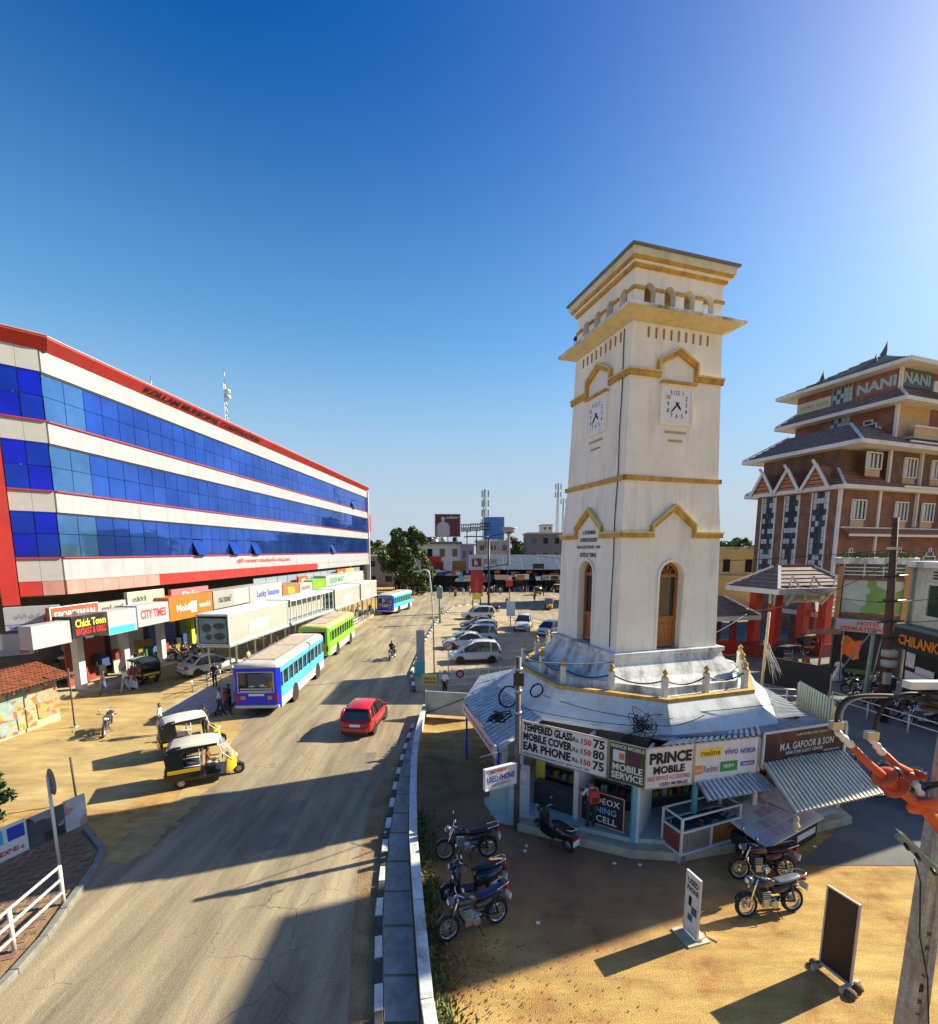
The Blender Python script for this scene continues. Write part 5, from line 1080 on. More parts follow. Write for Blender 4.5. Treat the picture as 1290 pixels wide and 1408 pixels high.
# ------------------------------------------------------------------ hotel gate pavilion
gp_ = thing('gate_pavilion', 'tiled gate pavilion on red pillars in front of the brick hotel', 'gate', (25.3,38.6,0), math.atan2(1.3,5.4))
for x in (0.1,5.3):
    for y in (.2,2.2): MB().box(x-.35,y-.35,0,x+.35,y+.35,5.4).build('pillar', RED, gp_, .03)
    MB().box(x-.6,-.4,0,x+.6,2.8,1.1).build('pillar_base', paint('maroon base', (.22,.03,.03)), gp_)
MB().box(-.6,.0,4.7,6.0,.25,5.5).build('lintel', TRIM, gp_); text('HOTEL NANI', (2.7,-.02,5.1), (1,0,0), Z, .42, M('gold letters', (.45,.33,.10), .5, var=0), gp_, 3.6, .02, .03)
for x in (-.3,.9,4.5,5.7): MB().bar((x,.0,4.5),(x+(-.9 if x < 1 and x < 0 else (.9 if x > 5 else 0)),-.9,5.7),.14,.2).build('bracket', TRIM, gp_)
hip('tile_course', (-.2,-.2,5.6,2.6), 5.9, 1.3, 7.6, 1.1, HT, 6, gp_)
MB().box(.9,1.1,7.55,4.5,1.3,7.85).build('ridge', HTR, gp_)
for x in (.2,2.3,4.6):
    mb = MB(); mb.bar((x-.45,-1.25,6.2),(x,-1.0,6.95),.12,.12); mb.bar((x,-1.0,6.95),(x+.45,-1.25,6.2),.12,.12); mb.build('dormer_trim', TRIM, gp_)
for x0 in (-6.2,6.8):
    t_ = thing('side_pavilion', ('low tiled pavilion wing left of the hotel gate with a maroon parapet','low tiled pavilion wing right of the hotel gate behind the hoarding')[x0 > 0], 'pavilion', gp_.location+Matrix.Rotation(gp_.rotation_euler.z,3,'Z')@Vector((x0,2.5,0)), gp_.rotation_euler.z)
    for x in (.3,4.6): MB().box(x-.2,0,0,x+.2,.4,3.4).build('pillar', paint('maroon base', (.22,.03,.03)), t_)
    MB().box(0,2.0,0,5,2.3,3.3).build('rear_wall', BRD, t_); MB().box(.2,-.5,0,4.5,-.3,1.4).build('parapet', RED, t_)
    hip('tile_course', (-.2,-.4,5.2,3.0), 3.5, .8, 5.0, 1.2, HT, 5, t_)
# ------------------------------------------------------------------ hoarding building and the CHILANKA shop (right street row)
hd = thing('hoarding_shop', 'narrow dark shop with a big faded picture hoarding above its sign', 'shop', (26.2,33.6,0), R(-42))
# local x runs along the street front towards the right; -y faces the street
MB().box(0,0,0,3.9,5,8.4).build('walls', M('sooty plaster', (.16,.16,.155), .9, var=.3, dirt=(.05,.05,.05), dirtamt=.7), hd)
MB().box(-.3,-.7,8.1,4.1,5,8.5).build('roof_slab', STAINED, hd)
rn_ = random.Random(3); mw = [MB(), MB()]
for k in range(240):
    x, y, h_ = rn_.uniform(.1,3.9), rn_.uniform(-.6,.2), rn_.uniform(.15,.5); a_ = rn_.uniform(0,6.28); e = Vector((math.cos(a_),math.sin(a_),0)); q = Vector((x,y,8.48)); mw[k % 2].add([q-e*.05, q+Z*h_*.6+e*.09, q+Z*h_+e*.1, q+Z*h_*.5-e*.06],[(0,1,2,3)])
wm_ = MB(); wm_.add(mw[0].v,mw[0].f,0); wm_.add(mw[1].v,mw[1].f,1); o = wm_.build('roof_weeds', [M('roof weed', (.09,.12,.04), .9),M('roof weed dry', (.16,.14,.06), .9)], hd, fix=False); o['kind'] = 'stuff'
MB().box(.35,-.2,4.7,3.5,-.1,7.0).build('hoarding', poster('faded hoarding', ((.45,.55,.50),(.50,.58,.52),(.35,.42,.40),(.2,.35,.1)), .6, (.48,.56,.50)), hd)
for x in (.15,3.65): MB().box(x-.14,-.35,4.2,x+.14,-.12,7.9).build('hoarding_post', M('ochre timber', (.34,.18,.06), .7), hd)
for z in (4.6,7.05): MB().box(.15,-.3,z-.08,3.65,-.14,z+.08).build('hoarding_rail', M('rust red rail', (.22,.06,.04), .7), hd)
f = MB()
for z in (7.35,7.6,7.85): f.box(.3,-.25,z-.03,3.5,-.2,z+.03)
for x in (.3,1.4,2.4,3.5): f.box(x-.03,-.25,7.15,x+.03,-.2,8.1)
f.build('terrace_rail', TRIM, hd)
board('shop_signboard', 'white sign with red letters', None, (.15,-.4,3.4), (1,0,0), 3.6, .85, SW, [('HOTEL',1.8,.6,.3,TRED,1.4,.03),('VENKATESWARA',1.8,.22,.3,TRED,3.2,.03)], None, parent=hd)
MB().box(.1,-.05,.1,3.8,-.02,3.3).build('open_front', DARK, hd)
MB().obox((1.9,-1.6,.85),(.9,0,0),(0,.5,0),(0,0,.05)).build('stall_top', M('green leaves', (.08,.16,.04), .9, var=.4), hd); MB().box(1.1,-2.0,0,2.7,-1.2,.8).build('stall_base', DARK, hd)
ck = thing('textile_shop', 'cream two storey shop with a dark fascia reading Chilanka', 'building', (27.4,29.2,0), R(-104))
MB().box(0,0,0,10.6,9,8.2).build('walls', M('old cream plaster', (.56,.52,.42), .85, var=.12, dirt=(.18,.16,.13), dirtamt=.75, dscale=.8), ck)
MB().box(-.2,-.35,8.0,10.8,9,8.35).build('parapet', STAINED, ck)
MB().box(-.15,-.6,3.0,10.7,.05,4.3).build('fascia', M('fascia black green', (.02,.028,.028), .5), ck); MB().box(-.2,-.7,4.3,10.8,.05,4.52).build('fascia_ledge', M('moss cement', (.13,.17,.15), .9, var=.3), ck)
text('CHILANKA BANGLES', (4.3,-.62,3.6), (1,0,0), Z, .62, TORG, ck, 7.6, .02, .04, True)
for x in (1.7,5.5):
    wn = bpy.data.objects.new('window', None); COL.objects.link(wn); wn.parent = ck
    MB().box(x,-.06,5.2,x+1.7,-.02,7.0).build('pane', M('green window glass', (.03,.06,.03), .1), wn); f = MB(); f.box(x-.14,-.14,5.06,x,0,7.14); f.box(x+1.7,-.14,5.06,x+1.84,0,7.14); f.box(x,-.14,7,x+1.7,0,7.14); f.box(x,-.14,5.06,x+1.7,0,5.2); f.build('frame', WHITE, wn)
    for k in range(3): MB().box(x+.1,-.05,7.35+k*.18,x+1.6,-.01,7.44+k*.18).build('vent_slat', BLACK, wn)
MB().tube([(.25,-.15,4.5),(.25,-.15,8.0)],.09,8).build('rain_pipe', M('pipe grey green', (.25,.29,.27), .6), ck)
MB().box(.2,-.04,.1,10.4,-.01,2.95).build('open_front', DARK, ck)
for k, (x,z,w_,h_) in enumerate(((.5,1.9,.8,.9),(.6,1.1,2.6,.55),(1.5,1.7,1.6,.4))): MB().box(x,-.12-.02*k,z,x+w_,-.09-.02*k,z+h_).build('price_board', M('board print', (.60,.60,.60), .6, var=.3, scale=8), ck)
MB().obox((1.4,-.9,1.2),(1.3,0,0),(0,.4,-.1),(0,0,.03)).build('display_table', M('violet cloth', (.35,.28,.45), .8, var=.2), ck); MB().box(.3,-1.1,.1,2.6,-.7,1.05).build('table_base', DARK, ck)
# row carries on out of frame; tall tower added for the plaza shadow
ex = thing('street_corner_block', 'plastered corner block with a tall unseen tower added to shade the plaza', 'building', (25.6,18.35,0), 0); MB().box(.05,0,0,12,.40,8.6).build('front_wall', MATS['old cream plaster'], ex); MB().box(.0,.42,0,2.3,3.3,20.2).build('shade_tower', MATS['old cream plaster'], ex); MB().box(.05,3.32,0,12,5.6,8.6).build('walls', MATS['old cream plaster'], ex)
# unseen block added behind the clock tower to cast shade on the road
hx = thing('island_shade_block', 'unseen plastered three storey block added behind the clock tower for its shadow', 'building', (9.2,33.6,0), 0); MB().box(0,0,0,5.8,4.6,11.4).build('walls', MATS['old cream plaster'], hx); MB().box(-.3,-.3,11.4,6.1,4.9,11.8).build('roof_slab', STAINED, hx)
for k in range(3):
    for q in range(2): MB().box(1+q*2.6,-.05,1.4+k*3.4,2.2+q*2.6,-.01,3+k*3.4).build('window', GLASSD, hx)  # windows of the unseen added shade block
hx = thing('far_shade_block', 'unseen plastered block added beyond the clock tower for its shadow', 'building', (20.5,79,0), 0); MB().box(0,0,0,9,9,12).build('walls', MATS['old cream plaster'], hx); MB().box(-.3,-.3,12,9.3,9.3,12.4).build('roof_slab', STAINED, hx)  # hidden from view, added to throw shade over the far road
# yellow house behind the gate wing
yb = thing('yellow_house', 'pale yellow house with orange side panel behind the side pavilion', 'house', (36.0,78,0), R(-14))
MB().box(0,0,0,12,8,9.2).build('walls', M('lemon plaster', (.70,.60,.30), .8, var=.08, dirt=(.35,.3,.2), dirtamt=.4), yb); MB().box(-.4,-.4,9.2,12.4,8.4,9.6).build('roof_slab', STAINED, yb); MB().box(-.3,-.5,4.6,12.3,0,5.0).build('ledge', MATS['lemon plaster'], yb)
for x in (2.6,5.2,8.4): MB().box(x,-.05,5.6,x+1.0,-.01,7.6).build('window', GLASSD, yb)
MB().box(0,-.08,5.5,1.7,-.02,8.5).build('side_panel', paint('orange panel', (.70,.16,.05)), yb)
# ================================================================== MARKET AND TOWN BEYOND (centre)
def town(name, label, cat, x0, x1, yt, Y, dp, mats, floors=2, group=None, roof='flat'):
    a = Dp(x0,yt,Y); b = Dp(x1,yt,Y); wd = b.x-a.x; h = a.z
    t = thing(name, label, cat, (a.x,Y,0), 0, group)
    MB().box(0,0,0,wd,dp,h).build('walls', mats, t)
    if roof == 'flat': MB().box(-.4,-.4,h,wd+.4,dp+.4,h+.45).build('roof_slab', CONC, t)
    n = max(2, int(wd/3.2))
    for f in range(floors):
        for k in range(n):
            z = h*(f+.35)/floors; MB().box(wd*(k+.3)/n,-.06,z,wd*(k+.3)/n+wd/n*.4,-.02,z+h/floors*.38).build('window', GLASSD, t)
    return t, wd, h
t_, wd, h = town('white_block','white two storey block with dark windows under the big red billboard','building',548,634,747,128,12,M('town white', (.66,.66,.63), .8, var=.08, dirt=(.3,.28,.25), dirtamt=.5),2)
MB().box(wd*.36,-.4,h*.45,wd*.68,-.1,h*.68).build('red_awning', RED, t_); MB().box(-.5,-1.2,h-.1,wd+.3,0,h+.12).build('terrace_slab', M('terrace slab dark', (.06,.055,.055), .9), t_)
for q_ in range(5): MB().lathe([(.7,0),(.7,1.1),(.3,1.3)],10,(wd*(.1+.2*q_),3,h+.4)).build('roof_tank', (BLACK,SGY)[q_ % 2], t_)
town('mauve_block','mauve plastered block beside the white block','building',634,652,750,127,10,M('mauve plaster', (.30,.26,.42), .8, var=.15),2)
town('grey_block','grey concrete block with many balconies behind the market lamps','building',655,702,745,140,12,M('town grey', (.30,.29,.28), .9, var=.25),3)
town('dark_terrace_block','dark open terrace block with a slab roof far right of the market','building',727,790,734,150,14,M('terrace dark', (.14,.14,.16), .9, var=.3),3)
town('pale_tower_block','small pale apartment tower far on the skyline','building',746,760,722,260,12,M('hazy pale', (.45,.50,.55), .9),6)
town('low_white_house','low pale rooftop house left of the red billboard','house',575,600,740,170,10,M('town pale', (.55,.55,.52), .8),2)
for k,(x0,x1,yt,Y) in enumerate(((500,545,766,118),(790,860,744,170),(985,1030,757,120))):
    town('town_house',('grey roofed house beyond the tree at the bus bay end','greyish house behind the clock tower shaft','flat roofed house beyond the yellow house')[k],'house',x0,x1,yt,Y,10,M('town house %d' % k, ((.25,.24,.22),(.36,.34,.31),(.42,.38,.3))[k], .85, var=.2),2)
# market hall: long blue-grey sheet roof with dark stalls underneath
mk = thing('market_hall', 'long market hall with blue grey sheet roofs over dark stalls', 'market hall', (2,112,0), 0)
MKT = M('market sheet roof', (.15,.18,.21), .5, metal=.35, var=.2, scale=.8, dirt=(.12,.10,.09), dirtamt=.5)
for k in range(9):
    x0 = -2+k*4.3; mb = MB()
    mb.loft([[(x0,-3,4.6),(x0+4.2,-3,4.6),(x0+4.2,-3,4.7),(x0,-3,4.7)],[(x0,6,7.9),(x0+4.2,6,7.9),(x0+4.2,6,8.0),(x0,6,8.0)]]); mb.build('roof_sheet', MKT, mk)
    MB().box(x0,-2.6,0,x0+.25,-2.3,4.6).build('post', DARK, mk)
    for q in range(10): MB().bar((x0+.4*q,-3.05,4.72),(x0+.4*q,6,8.02),.05,.05).build('roof_rib', MKT, mk)
MB().box(-2,1.5,0,37,6,5.5).build('stall_wall', DARK, mk)
for k in range(22):
    x = random.uniform(-2,34); z_ = random.uniform(2.6,3.9); MB().box(x,-3.3,z_,x+random.uniform(.8,2.2),-3.15,z_+random.uniform(.4,.9)).build('stall_sign', random.choice((SW,RED,SO,SGY,SBK,CYAN,SR)), mk)
    MB().box(x,-1.8,.1,x+1.4,-1.0,random.uniform(.9,1.8)).build('stall_goods', random.choice(goods), mk)
rk = random.Random(17); DUL = [M('dull awning %d' % k, c, .85, var=.3, scale=1) for k, c in enumerate(((.05,.06,.08),(.10,.11,.12),(.14,.08,.05),(.05,.08,.12),(.20,.19,.17),(.07,.05,.04)))]
DN = ('navy black','charcoal','rust brown','slate blue','pale grey','dark brown')
for k in range(17):
    px = 542+k*14+rk.uniform(-3,3); Y = rk.uniform(104,110); a = Dp(px,800,Y); wv = rk.uniform(2.6,4.2); hz_ = rk.uniform(2.8,4.4); q = rk.randrange(6); sgm = rk.choice((SR,SO,SGY,SBK,CYAN,RED,SW))
    t_ = thing('market_stall', '%s awning market stall with %s in the crowded row' % (DN[q], ('crates','sacks','a small signboard')[k % 3]), 'stall', (a.x,Y,0), rk.uniform(-.15,.15), 'stalls in front of the market hall')
    MB().box(0,.6,0,wv,2.6,hz_-.5).build('body', DARK, t_)
    mb = MB(); mb.loft([[(-.2,-1.2,hz_-.9),(wv+.2,-1.2,hz_-.9+rk.uniform(-.2,.2)),(wv+.2,-1.2,hz_-.8),(-.2,-1.2,hz_-.84)],[(-.2,2.6,hz_),(wv+.2,2.6,hz_),(wv+.2,2.6,hz_+.06),(-.2,2.6,hz_+.06)]]); mb.build('awning', DUL[q], t_)
    for x in (0,wv): MB().box(x-.05,-1.1,0,x+.05,-1.0,hz_-.85).build('post', DARK, t_)
    if k % 3 != 1: x0 = rk.uniform(0,wv*.4); MB().box(x0,-1.25,hz_-.75,x0+rk.uniform(.9,1.8),-1.2,hz_-.1+rk.uniform(0,.5)).build('signboard', sgm, t_)
    for j in range(4): x0 = rk.uniform(0,wv-.6); z1 = rk.uniform(.4,1.2); MB().box(x0,-.9,0,x0+.6,-.3,z1).build('crate', rk.choice(goods), t_)
for k,(x0,x1,yt,yb_,Y,mt) in enumerate(((622,641,771,786,111.5,paint('board ochre', (.36,.13,.02))),(596,610,772,783,111.6,paint('board red', (.25,.02,.02))),(660,684,768,776,110.5,SGY),(733,748,775,782,108.6,SBK))):
    a, b, c = Dp(x0,yb_,Y), Dp(x1,yb_,Y), Dp(x0,yt,Y); t_ = thing('market_hoarding', ('ochre orange hoarding over the market corner','dark red hoarding over the market corner','pale hoarding above the stalls by the advert column','black hoarding on the sheet roof edge')[k], 'hoarding', (a.x,Y,0)); w_ = b.x-a.x
    MB().box(0,0,a.z,w_,.15,c.z).build('panel', mt, t_)
    for x in (.1,w_-.1): MB().box(x-.08,.16,0,x+.08,.3,c.z).build('post', DARK, t_)
# market hall 2 right
mk2 = thing('market_shed', 'dark sheet roofed shed at the right end of the market', 'shed', (27,104,0), R(-8))
MB().box(0,0,0,20,8,5).build('walls', DARK, mk2)
for k in range(6): 
    mb = MB(); mb.loft([[(k*3.4,-2,4.8),(k*3.4+3.3,-2,4.8),(k*3.4+3.3,-2,4.9),(k*3.4,-2,4.9)],[(k*3.4,6,8),(k*3.4+3.3,6,8),(k*3.4+3.3,6,8.1),(k*3.4,6,8.1)]]); mb.build('roof_sheet', MKT, mk2)
# billboards
def billboard(label, x0,x1,y0,y1,Y,mt,texts=(),z0=8,patch=None):
    a, b, c = Dp(x0,y1,Y), Dp(x1,y1,Y), Dp(x0,y0,Y); wd, hh = b.x-a.x, c.z-a.z
    t = board('billboard', label, 'billboard', a, (1,0,0), wd, hh, mt, [(s,cx*wd,cy*hh,th_*hh,m,mw*wd,.03) for s,cx,cy,th_,m,mw in texts], STEEL, .15, .4)
    f = MB()
    for x in (.15,.5,.85): f.box(wd*x-.12,.4,z0-a.z,wd*x+.12,.65,hh*.9); f.bar((wd*x,.5,hh*.8),(wd*x,2.5,z0-a.z),.15)
    f.build('support', STEEL, t); return t, wd, hh
MAR = paint('billboard maroon', (.13,.012,.02)); 
t_, wd, hh = billboard('dark red billboard with a pale figure on the roof of the white block',598.5,633,707,738,127.5,MAR,[('കല്യാൺ',.7,.86,.12,TWHT,.5)],10.5)
mb = MB(); mb.lathe([(.05,hh*.0),(wd*.27,hh*.05),(wd*.27,hh*.45),(wd*.20,hh*.60),(wd*.06,hh*.66),(wd*.05,hh*.7),(wd*.085,hh*.78),(wd*.07,hh*.86),(.01,hh*.9)],10); o = mb.build('figure_print', M('figure grey', (.48,.46,.46), .6, var=.1), t_); o.scale = (1,.02,1); o.location = (wd*.32,-.03,0)
billboard('bright blue blank billboard above the market lamps',665,693,711,742,132,paint('billboard blue', (.05,.20,.55)),[],9)
for k in range(3):
    a = Dp(634+k*13,730-k,130); t_ = thing('lamp_gantry', 'row of dark hoarding lights and steel work between the two billboards', 'hoarding frame', a, 0, 'hoarding frames between the billboards'); f = MB()
    for z in (0,.8,1.6): f.box(0,0,z-.12,2.7,.2,z+.12)
    for x in range(5): f.box(x*.62,-.05,-.3,x*.62+.2,.05,1.9); 
    f.build('frame', BLACK, t_); MB().box(1.5,0,9.6-a.z,1.75,.25,0).build('post', BLACK, t_)
    for x in range(4): MB().box(.25+x*.62,-.2,.2,.6+x*.62,0,.6).build('panel', SGY, t_)
# telecom towers on the skyline
def telecom(label, x, yt, Y, w0, pan):
    top = Dp(x,yt,Y); t = thing('telecom_tower', label, 'tower', (top.x,Y,0), .3); H_ = top.z; f = MB()
    def lg(k,z): r = w0*(1-.75*z/H_); return Vector((r*math.cos(k*1.571+.78), r*math.sin(k*1.571+.78), z))
    n = int(H_/2.2)
    for k in range(4):
        f.bar(lg(k,0), lg(k,H_), .14)
        for j in range(n): z0, z1 = H_*j/n, H_*(j+1)/n; f.bar(lg(k,z0), lg((k+1)%4,z1), .07); f.bar(lg(k,z1), lg((k+1)%4,z1), .07)
    f.build('lattice', M('tower steel pale', (.36,.40,.40), .5, metal=.5), t)
    for j in range(pan):
        a = j*2.1; z = H_-1.5-(j//3)*3.4; MB().obox((1.3*math.cos(a),1.3*math.sin(a),z),(.25,0,0),(0,.15,0),(0,0,1.2)).build('antenna_panel', M('antenna grey green', (.34,.42,.40), .5), t)
    return t
telecom('grey green telecom mast with many panels behind the blue billboard',667,673,175,1.7,12); telecom('slim pale telecom mast on the skyline beside the clock tower',768,664,210,1.2,6)
telecom('second thin skyline mast nearly hidden by the clock tower',775,685,230,1.0,4)
tk = thing('water_tank', 'flared concrete water tank on a slim shaft beside the blue billboard', 'water tank', Dp(699,800,112)*Vector((1,1,0))); zt = Dp(699,725,112).z
MB().lathe([(.35,0),(.3,zt-2.2),(.5,zt-1.6),(1.9,zt-.25),(1.9,zt),(0,zt)],14).build('shaft_and_bowl', M('tank concrete', (.36,.36,.34), .85, var=.15), tk)
# ================================================================== TREES
LEAF = [M('leaf green %d' % k, c, .6, var=.35, scale=1.5) for k, c in enumerate(((.06,.10,.026),(.085,.135,.034),(.035,.065,.02),(.12,.15,.04)))]
BARK = M('bark', (.13,.09,.06), .9, var=.3, bump=.4)
def tree(name, label, base, h, spread, trunk, nleaf, leaf, seed, group=None, cat='tree', blobs=None, tiers=1.0):
    rn = random.Random(seed); base = Vector(base); t = thing(name, label, cat, base, 0, group)
    tk_ = MB(); th = h*trunk; tk_.tube([(0,0,-.05),(.1*spread,.02,th*.5),(.05,0,th)],[h*.030,h*.022,h*.018],8)
    cl = blobs or [Vector((rn.gauss(0,.42)*spread, rn.gauss(0,.42)*spread, th+(h-th)*(rn.random()**.8)*.92)) for _ in range(int(16*tiers)+6)]
    for c in cl:
        tk_.tube([(0,0,th*rn.uniform(.55,1)), Vector((c.x*.5,c.y*.5,(th+c.z)/2)), c],[h*.012,h*.007,h*.003],5)
    tk_.build('trunk', BARK, t)
    vs = [[] for _ in LEAF]; fs = [[] for _ in LEAF]
    for i in range(nleaf):
        c = rn.choice(cl); hz_ = 1-.45*max(0,(c.z-th)/(h-th)); rr = spread*.34*hz_
        d = Vector((rn.gauss(0,1),rn.gauss(0,1),rn.gauss(0,.75))); d = d.normalized()*rr*(rn.random()**.45); p = c+d
        if p.z < .1: continue
        a = Vector((rn.gauss(0,1),rn.gauss(0,1),rn.gauss(0,.6))).normalized(); b = a.cross(Vector((rn.gauss(0,1),rn.gauss(0,1),rn.gauss(0,1)))).normalized(); s = leaf*rn.uniform(.6,1.35); k = rn.choice((0,0,1,1,2,3))
        o = len(vs[k]); vs[k] += [p-a*s, p+b*s*.45, p+a*s, p-b*s*.45]; fs[k].append((o,o+1,o+2,o+3))
    mb = MB()
    for k in range(len(LEAF)): mb.add(vs[k], fs[k], k)
    mb.build('crown', LEAF, t, fix=False); return t
tb = G(556,815,0)
tree('street_tree','dense round street tree at the far end of the bus bay',(tb.x,tb.y,0),14.2,5.0,.16,15000,.34,21,tiers=1.9)
tree('street_tree','lower leafy tree leaning behind the bus bay tree',(tb.x+3.0,tb.y-4,0),7.2,3.6,.15,5000,.28,22)
tree('shrub','dark leafy shrub behind the banner wall at the road edge',G(-2,1165,0)+Vector((-.9,.6,0)),2.1,.95,.2,2600,.085,23,cat='shrub')
for k,(x,yt,Y,sp) in enumerate(((517,742,190,7),(712,738,165,6),(500,752,150,6),(1000,745,180,6),(1022,738,150,5),(535,748,210,8),(480,760,160,8))):
    p = Dp(x,yt,Y); tree('background_tree',('rounded dark tree beyond the glass building end','bushy green tree beside the water tank','low tree behind the street tree','tree top beyond the yellow house roof','slender tree rising behind the yellow house','wide tree on the skyline left of the billboards','tree hidden behind the glass building end')[k],(p.x,Y,0),p.z,sp,.3,2200,.6,30+k,group='trees on the far skyline')
# ================================================================== VEHICLES
LENSR = M('red lamp lens', (.45,.02,.015), .2, var=0); LENSW = M('clear lamp lens', (.75,.76,.78), .12, var=0, spec=.8); LENSO = M('amber lens', (.7,.25,.02), .2, var=0); PLATE = M('number plate white', (.75,.75,.72), .5, var=0); PLATEY = M('number plate yellow', (.72,.5,.05), .5, var=0)
def wheel(t, x, y, r, wd, rimmat=STEEL, spokes=0):
    w_ = bpy.data.objects.new('wheel', None); COL.objects.link(w_); w_.parent = t; w_.location = (x,y,r)
    ri = .74 if spokes else .62; MB().lathe([(r*ri,-wd*.4),(r*(ri+1)/2,-wd/2),(r*.94,-wd*.45),(r,-wd*.25),(r,wd*.25),(r*.94,wd*.45),(r*(ri+1)/2,wd/2),(r*ri,wd*.4),(r*ri,-wd*.4)],24,axis='y',cap=False).build('tyre', RUBBER, w_)
    if spokes:
        mb = MB(); mb.lathe([(r*.68,-wd*.33),(r*.755,-wd*.36),(r*.755,wd*.36),(r*.68,wd*.33),(r*.68,-wd*.33)],24,axis='y',cap=False)
        for k in range(spokes):
            a = 2*math.pi*k/spokes; mb.bar((.03*math.cos(a),0,.03*math.sin(a)),(r*.68*math.cos(a+.15),0,r*.68*math.sin(a+.15)),.012,.012,up=(0,1,0))
        mb.lathe([(.055,-wd*.5),(.055,wd*.5)],10,axis='y'); mb.lathe([(.11,-wd*.46),(.11,-wd*.34)],16,axis='y'); mb.build('rim', rimmat, w_)
    else:
        mb = MB(); mb.lathe([(.0,-wd*.42),(r*.2,-wd*.46),(r*.6,-wd*.40),(r*.62,-wd*.2),(r*.62,wd*.2),(r*.6,wd*.40),(r*.2,wd*.46),(0,wd*.42)],22,axis='y'); mb.build('rim', rimmat, w_)
        mb = MB()
        for k in range(5):
            a = 2*math.pi*k/5
            for s in (-1,1): mb.obox((r*.42*math.cos(a),s*wd*.45,r*.42*math.sin(a)),(r*.06,0,0),(0,.01,0),(0,0,r*.06))
        mb.build('rim_hole', BLACK, w_)
    return w_
def car(label, loc, rz, col, kind='hatch', group=None, name='parked_car', detail=True):
    t = thing(name, label, 'car', loc, rz, group); pm = paint('car paint %s' % (col,), col, .22, coat=.6, dirtamt=.18)
    Ls, Wd, Hh, belt = {'hatch':(3.6,1.6,1.5,.88),'sedan':(4.2,1.68,1.48,.90),'suv':(4.3,1.75,1.72,1.02),'van':(4.1,1.68,1.78,1.0)}[kind]
    L2, w2 = Ls/2, Wd/2
    # body: stations from the rear to the front  (x, z bottom, z top, half width)
    tail = belt+(.04 if kind != 'sedan' else .06); hood = belt-.04
    st = [(-L2,.42,tail-.30,w2*.78),(-L2+.06,.30,tail-.06,w2*.90),(-L2+.35,.22,tail,w2*.985),(-L2*.45,.20,belt,w2),(L2*.15,.20,belt,w2),(L2*.45,.20,belt-.01,w2*.995),(L2-.55,.22,hood-.08,w2*.96),(L2-.14,.26,hood-.22,w2*.86),(L2,.36,hood-.36,w2*.70)]
    def ring(x,zb,zt,hw):
        h = zt-zb; half = [(hw*.80,zb),(hw*.97,zb+h*.12),(hw,zb+h*.45),(hw*.985,zb+h*.72),(hw*.93,zb+h*.92),(hw*.80,zt),(hw*.35,zt+.02)]
        return [(x,y,z) for y,z in half]+[(x,-y,z) for y,z in reversed(half)]
    MB().loft([ring(*q) for q in st],0,True,True).build('body', pm, t)
    # greenhouse: arched roof line
    xr0, xr1, xf1, xf0 = {'hatch':(-L2+.10,-L2+.42,L2*.06,L2*.56),'sedan':(-L2+.55,-L2+1.2,L2*.02,L2*.50),'suv':(-L2+.08,-L2+.30,L2*.10,L2*.52),'van':(-L2+.10,-L2+.45,L2*.10,L2*.66)}[kind]
    wb, wt_, zr = w2*.93, w2*.74, Hh-.05
    PRF = [(xr0,belt-.05,.0),(xr0+(xr1-xr0)*.55,belt+(zr-belt)*.62,.62),(xr1,zr-.07,.93),(xr1+(xf1-xr1)*.35,zr+.01,1),(xr1+(xf1-xr1)*.7,zr+.015,1),(xf1,zr-.05,.95),(xf1+(xf0-xf1)*.5,belt+(zr-belt)*.50,.52),(xf0,belt-.06,.0)]
    def sect(x,z,f): wt2 = wb+(wt_-wb)*f; return [(x,-wb,belt-.07),(x,-wt2,z-.03*f),(x,-wt2*.82,z),(x,wt2*.82,z),(x,wt2,z-.03*f),(x,wb,belt-.07)]
    MB().loft([sect(*q) for q in PRF],0,True).build('window_glass', GLASSD, t)
    def top(x,z,f): wt2 = (wb+(wt_-wb)*f)+.012; return [(x,-wt2,z-.05*f),(x,-wt2*.85,z+.022),(x,0,z+.035),(x,wt2*.85,z+.022),(x,wt2,z-.05*f)]
    rp2_ = PRF[2:6]; rp2_ = [(rp2_[0][0]-.08,rp2_[0][1]-.03,.92)]+rp2_+[(rp2_[-1][0]+.06,rp2_[-1][1]-.03,.93)]
    o = MB().loft([top(*q) for q in rp2_],0,False,True,closed=False).build('roof', pm, t); o.modifiers.new('t','SOLIDIFY').thickness = .03
    for s in (-1,1):
        pl_ = MB(); wq = lambda f: s*(wb+(wt_-wb)*f+.006)
        def pil(x0, x1, a_): pl_.bar((x0,s*(wb+.004),belt-.04),(x1,s*(wt_+.012),zr-.03),a_,.03)
        pl_.tube([(PRF[0][0],s*wb,PRF[0][1]+.02),(PRF[1][0],wq(.62),PRF[1][1]),(PRF[2][0],wq(.93),PRF[2][1])],[.07,.075,.06],6); pl_.build('pillar', pm, t)
        pl_ = MB(); pl_.tube([(PRF[7][0],s*wb,PRF[7][1]+.02),(PRF[6][0],wq(.52),PRF[6][1]),(PRF[5][0],wq(.95),PRF[5][1])],[.035,.035,.035],6); pl_.build('pillar', pm, t)
        pl_ = MB(); pil((xr0+xf0)/2+.02, (xr1+xf1)/2+.12, .06); pl_.build('pillar', BLACK, t)
        if kind != 'sedan': pl_ = MB(); pil(xr0+.75, xr1+.42, .10); pl_.build('pillar', pm, t)
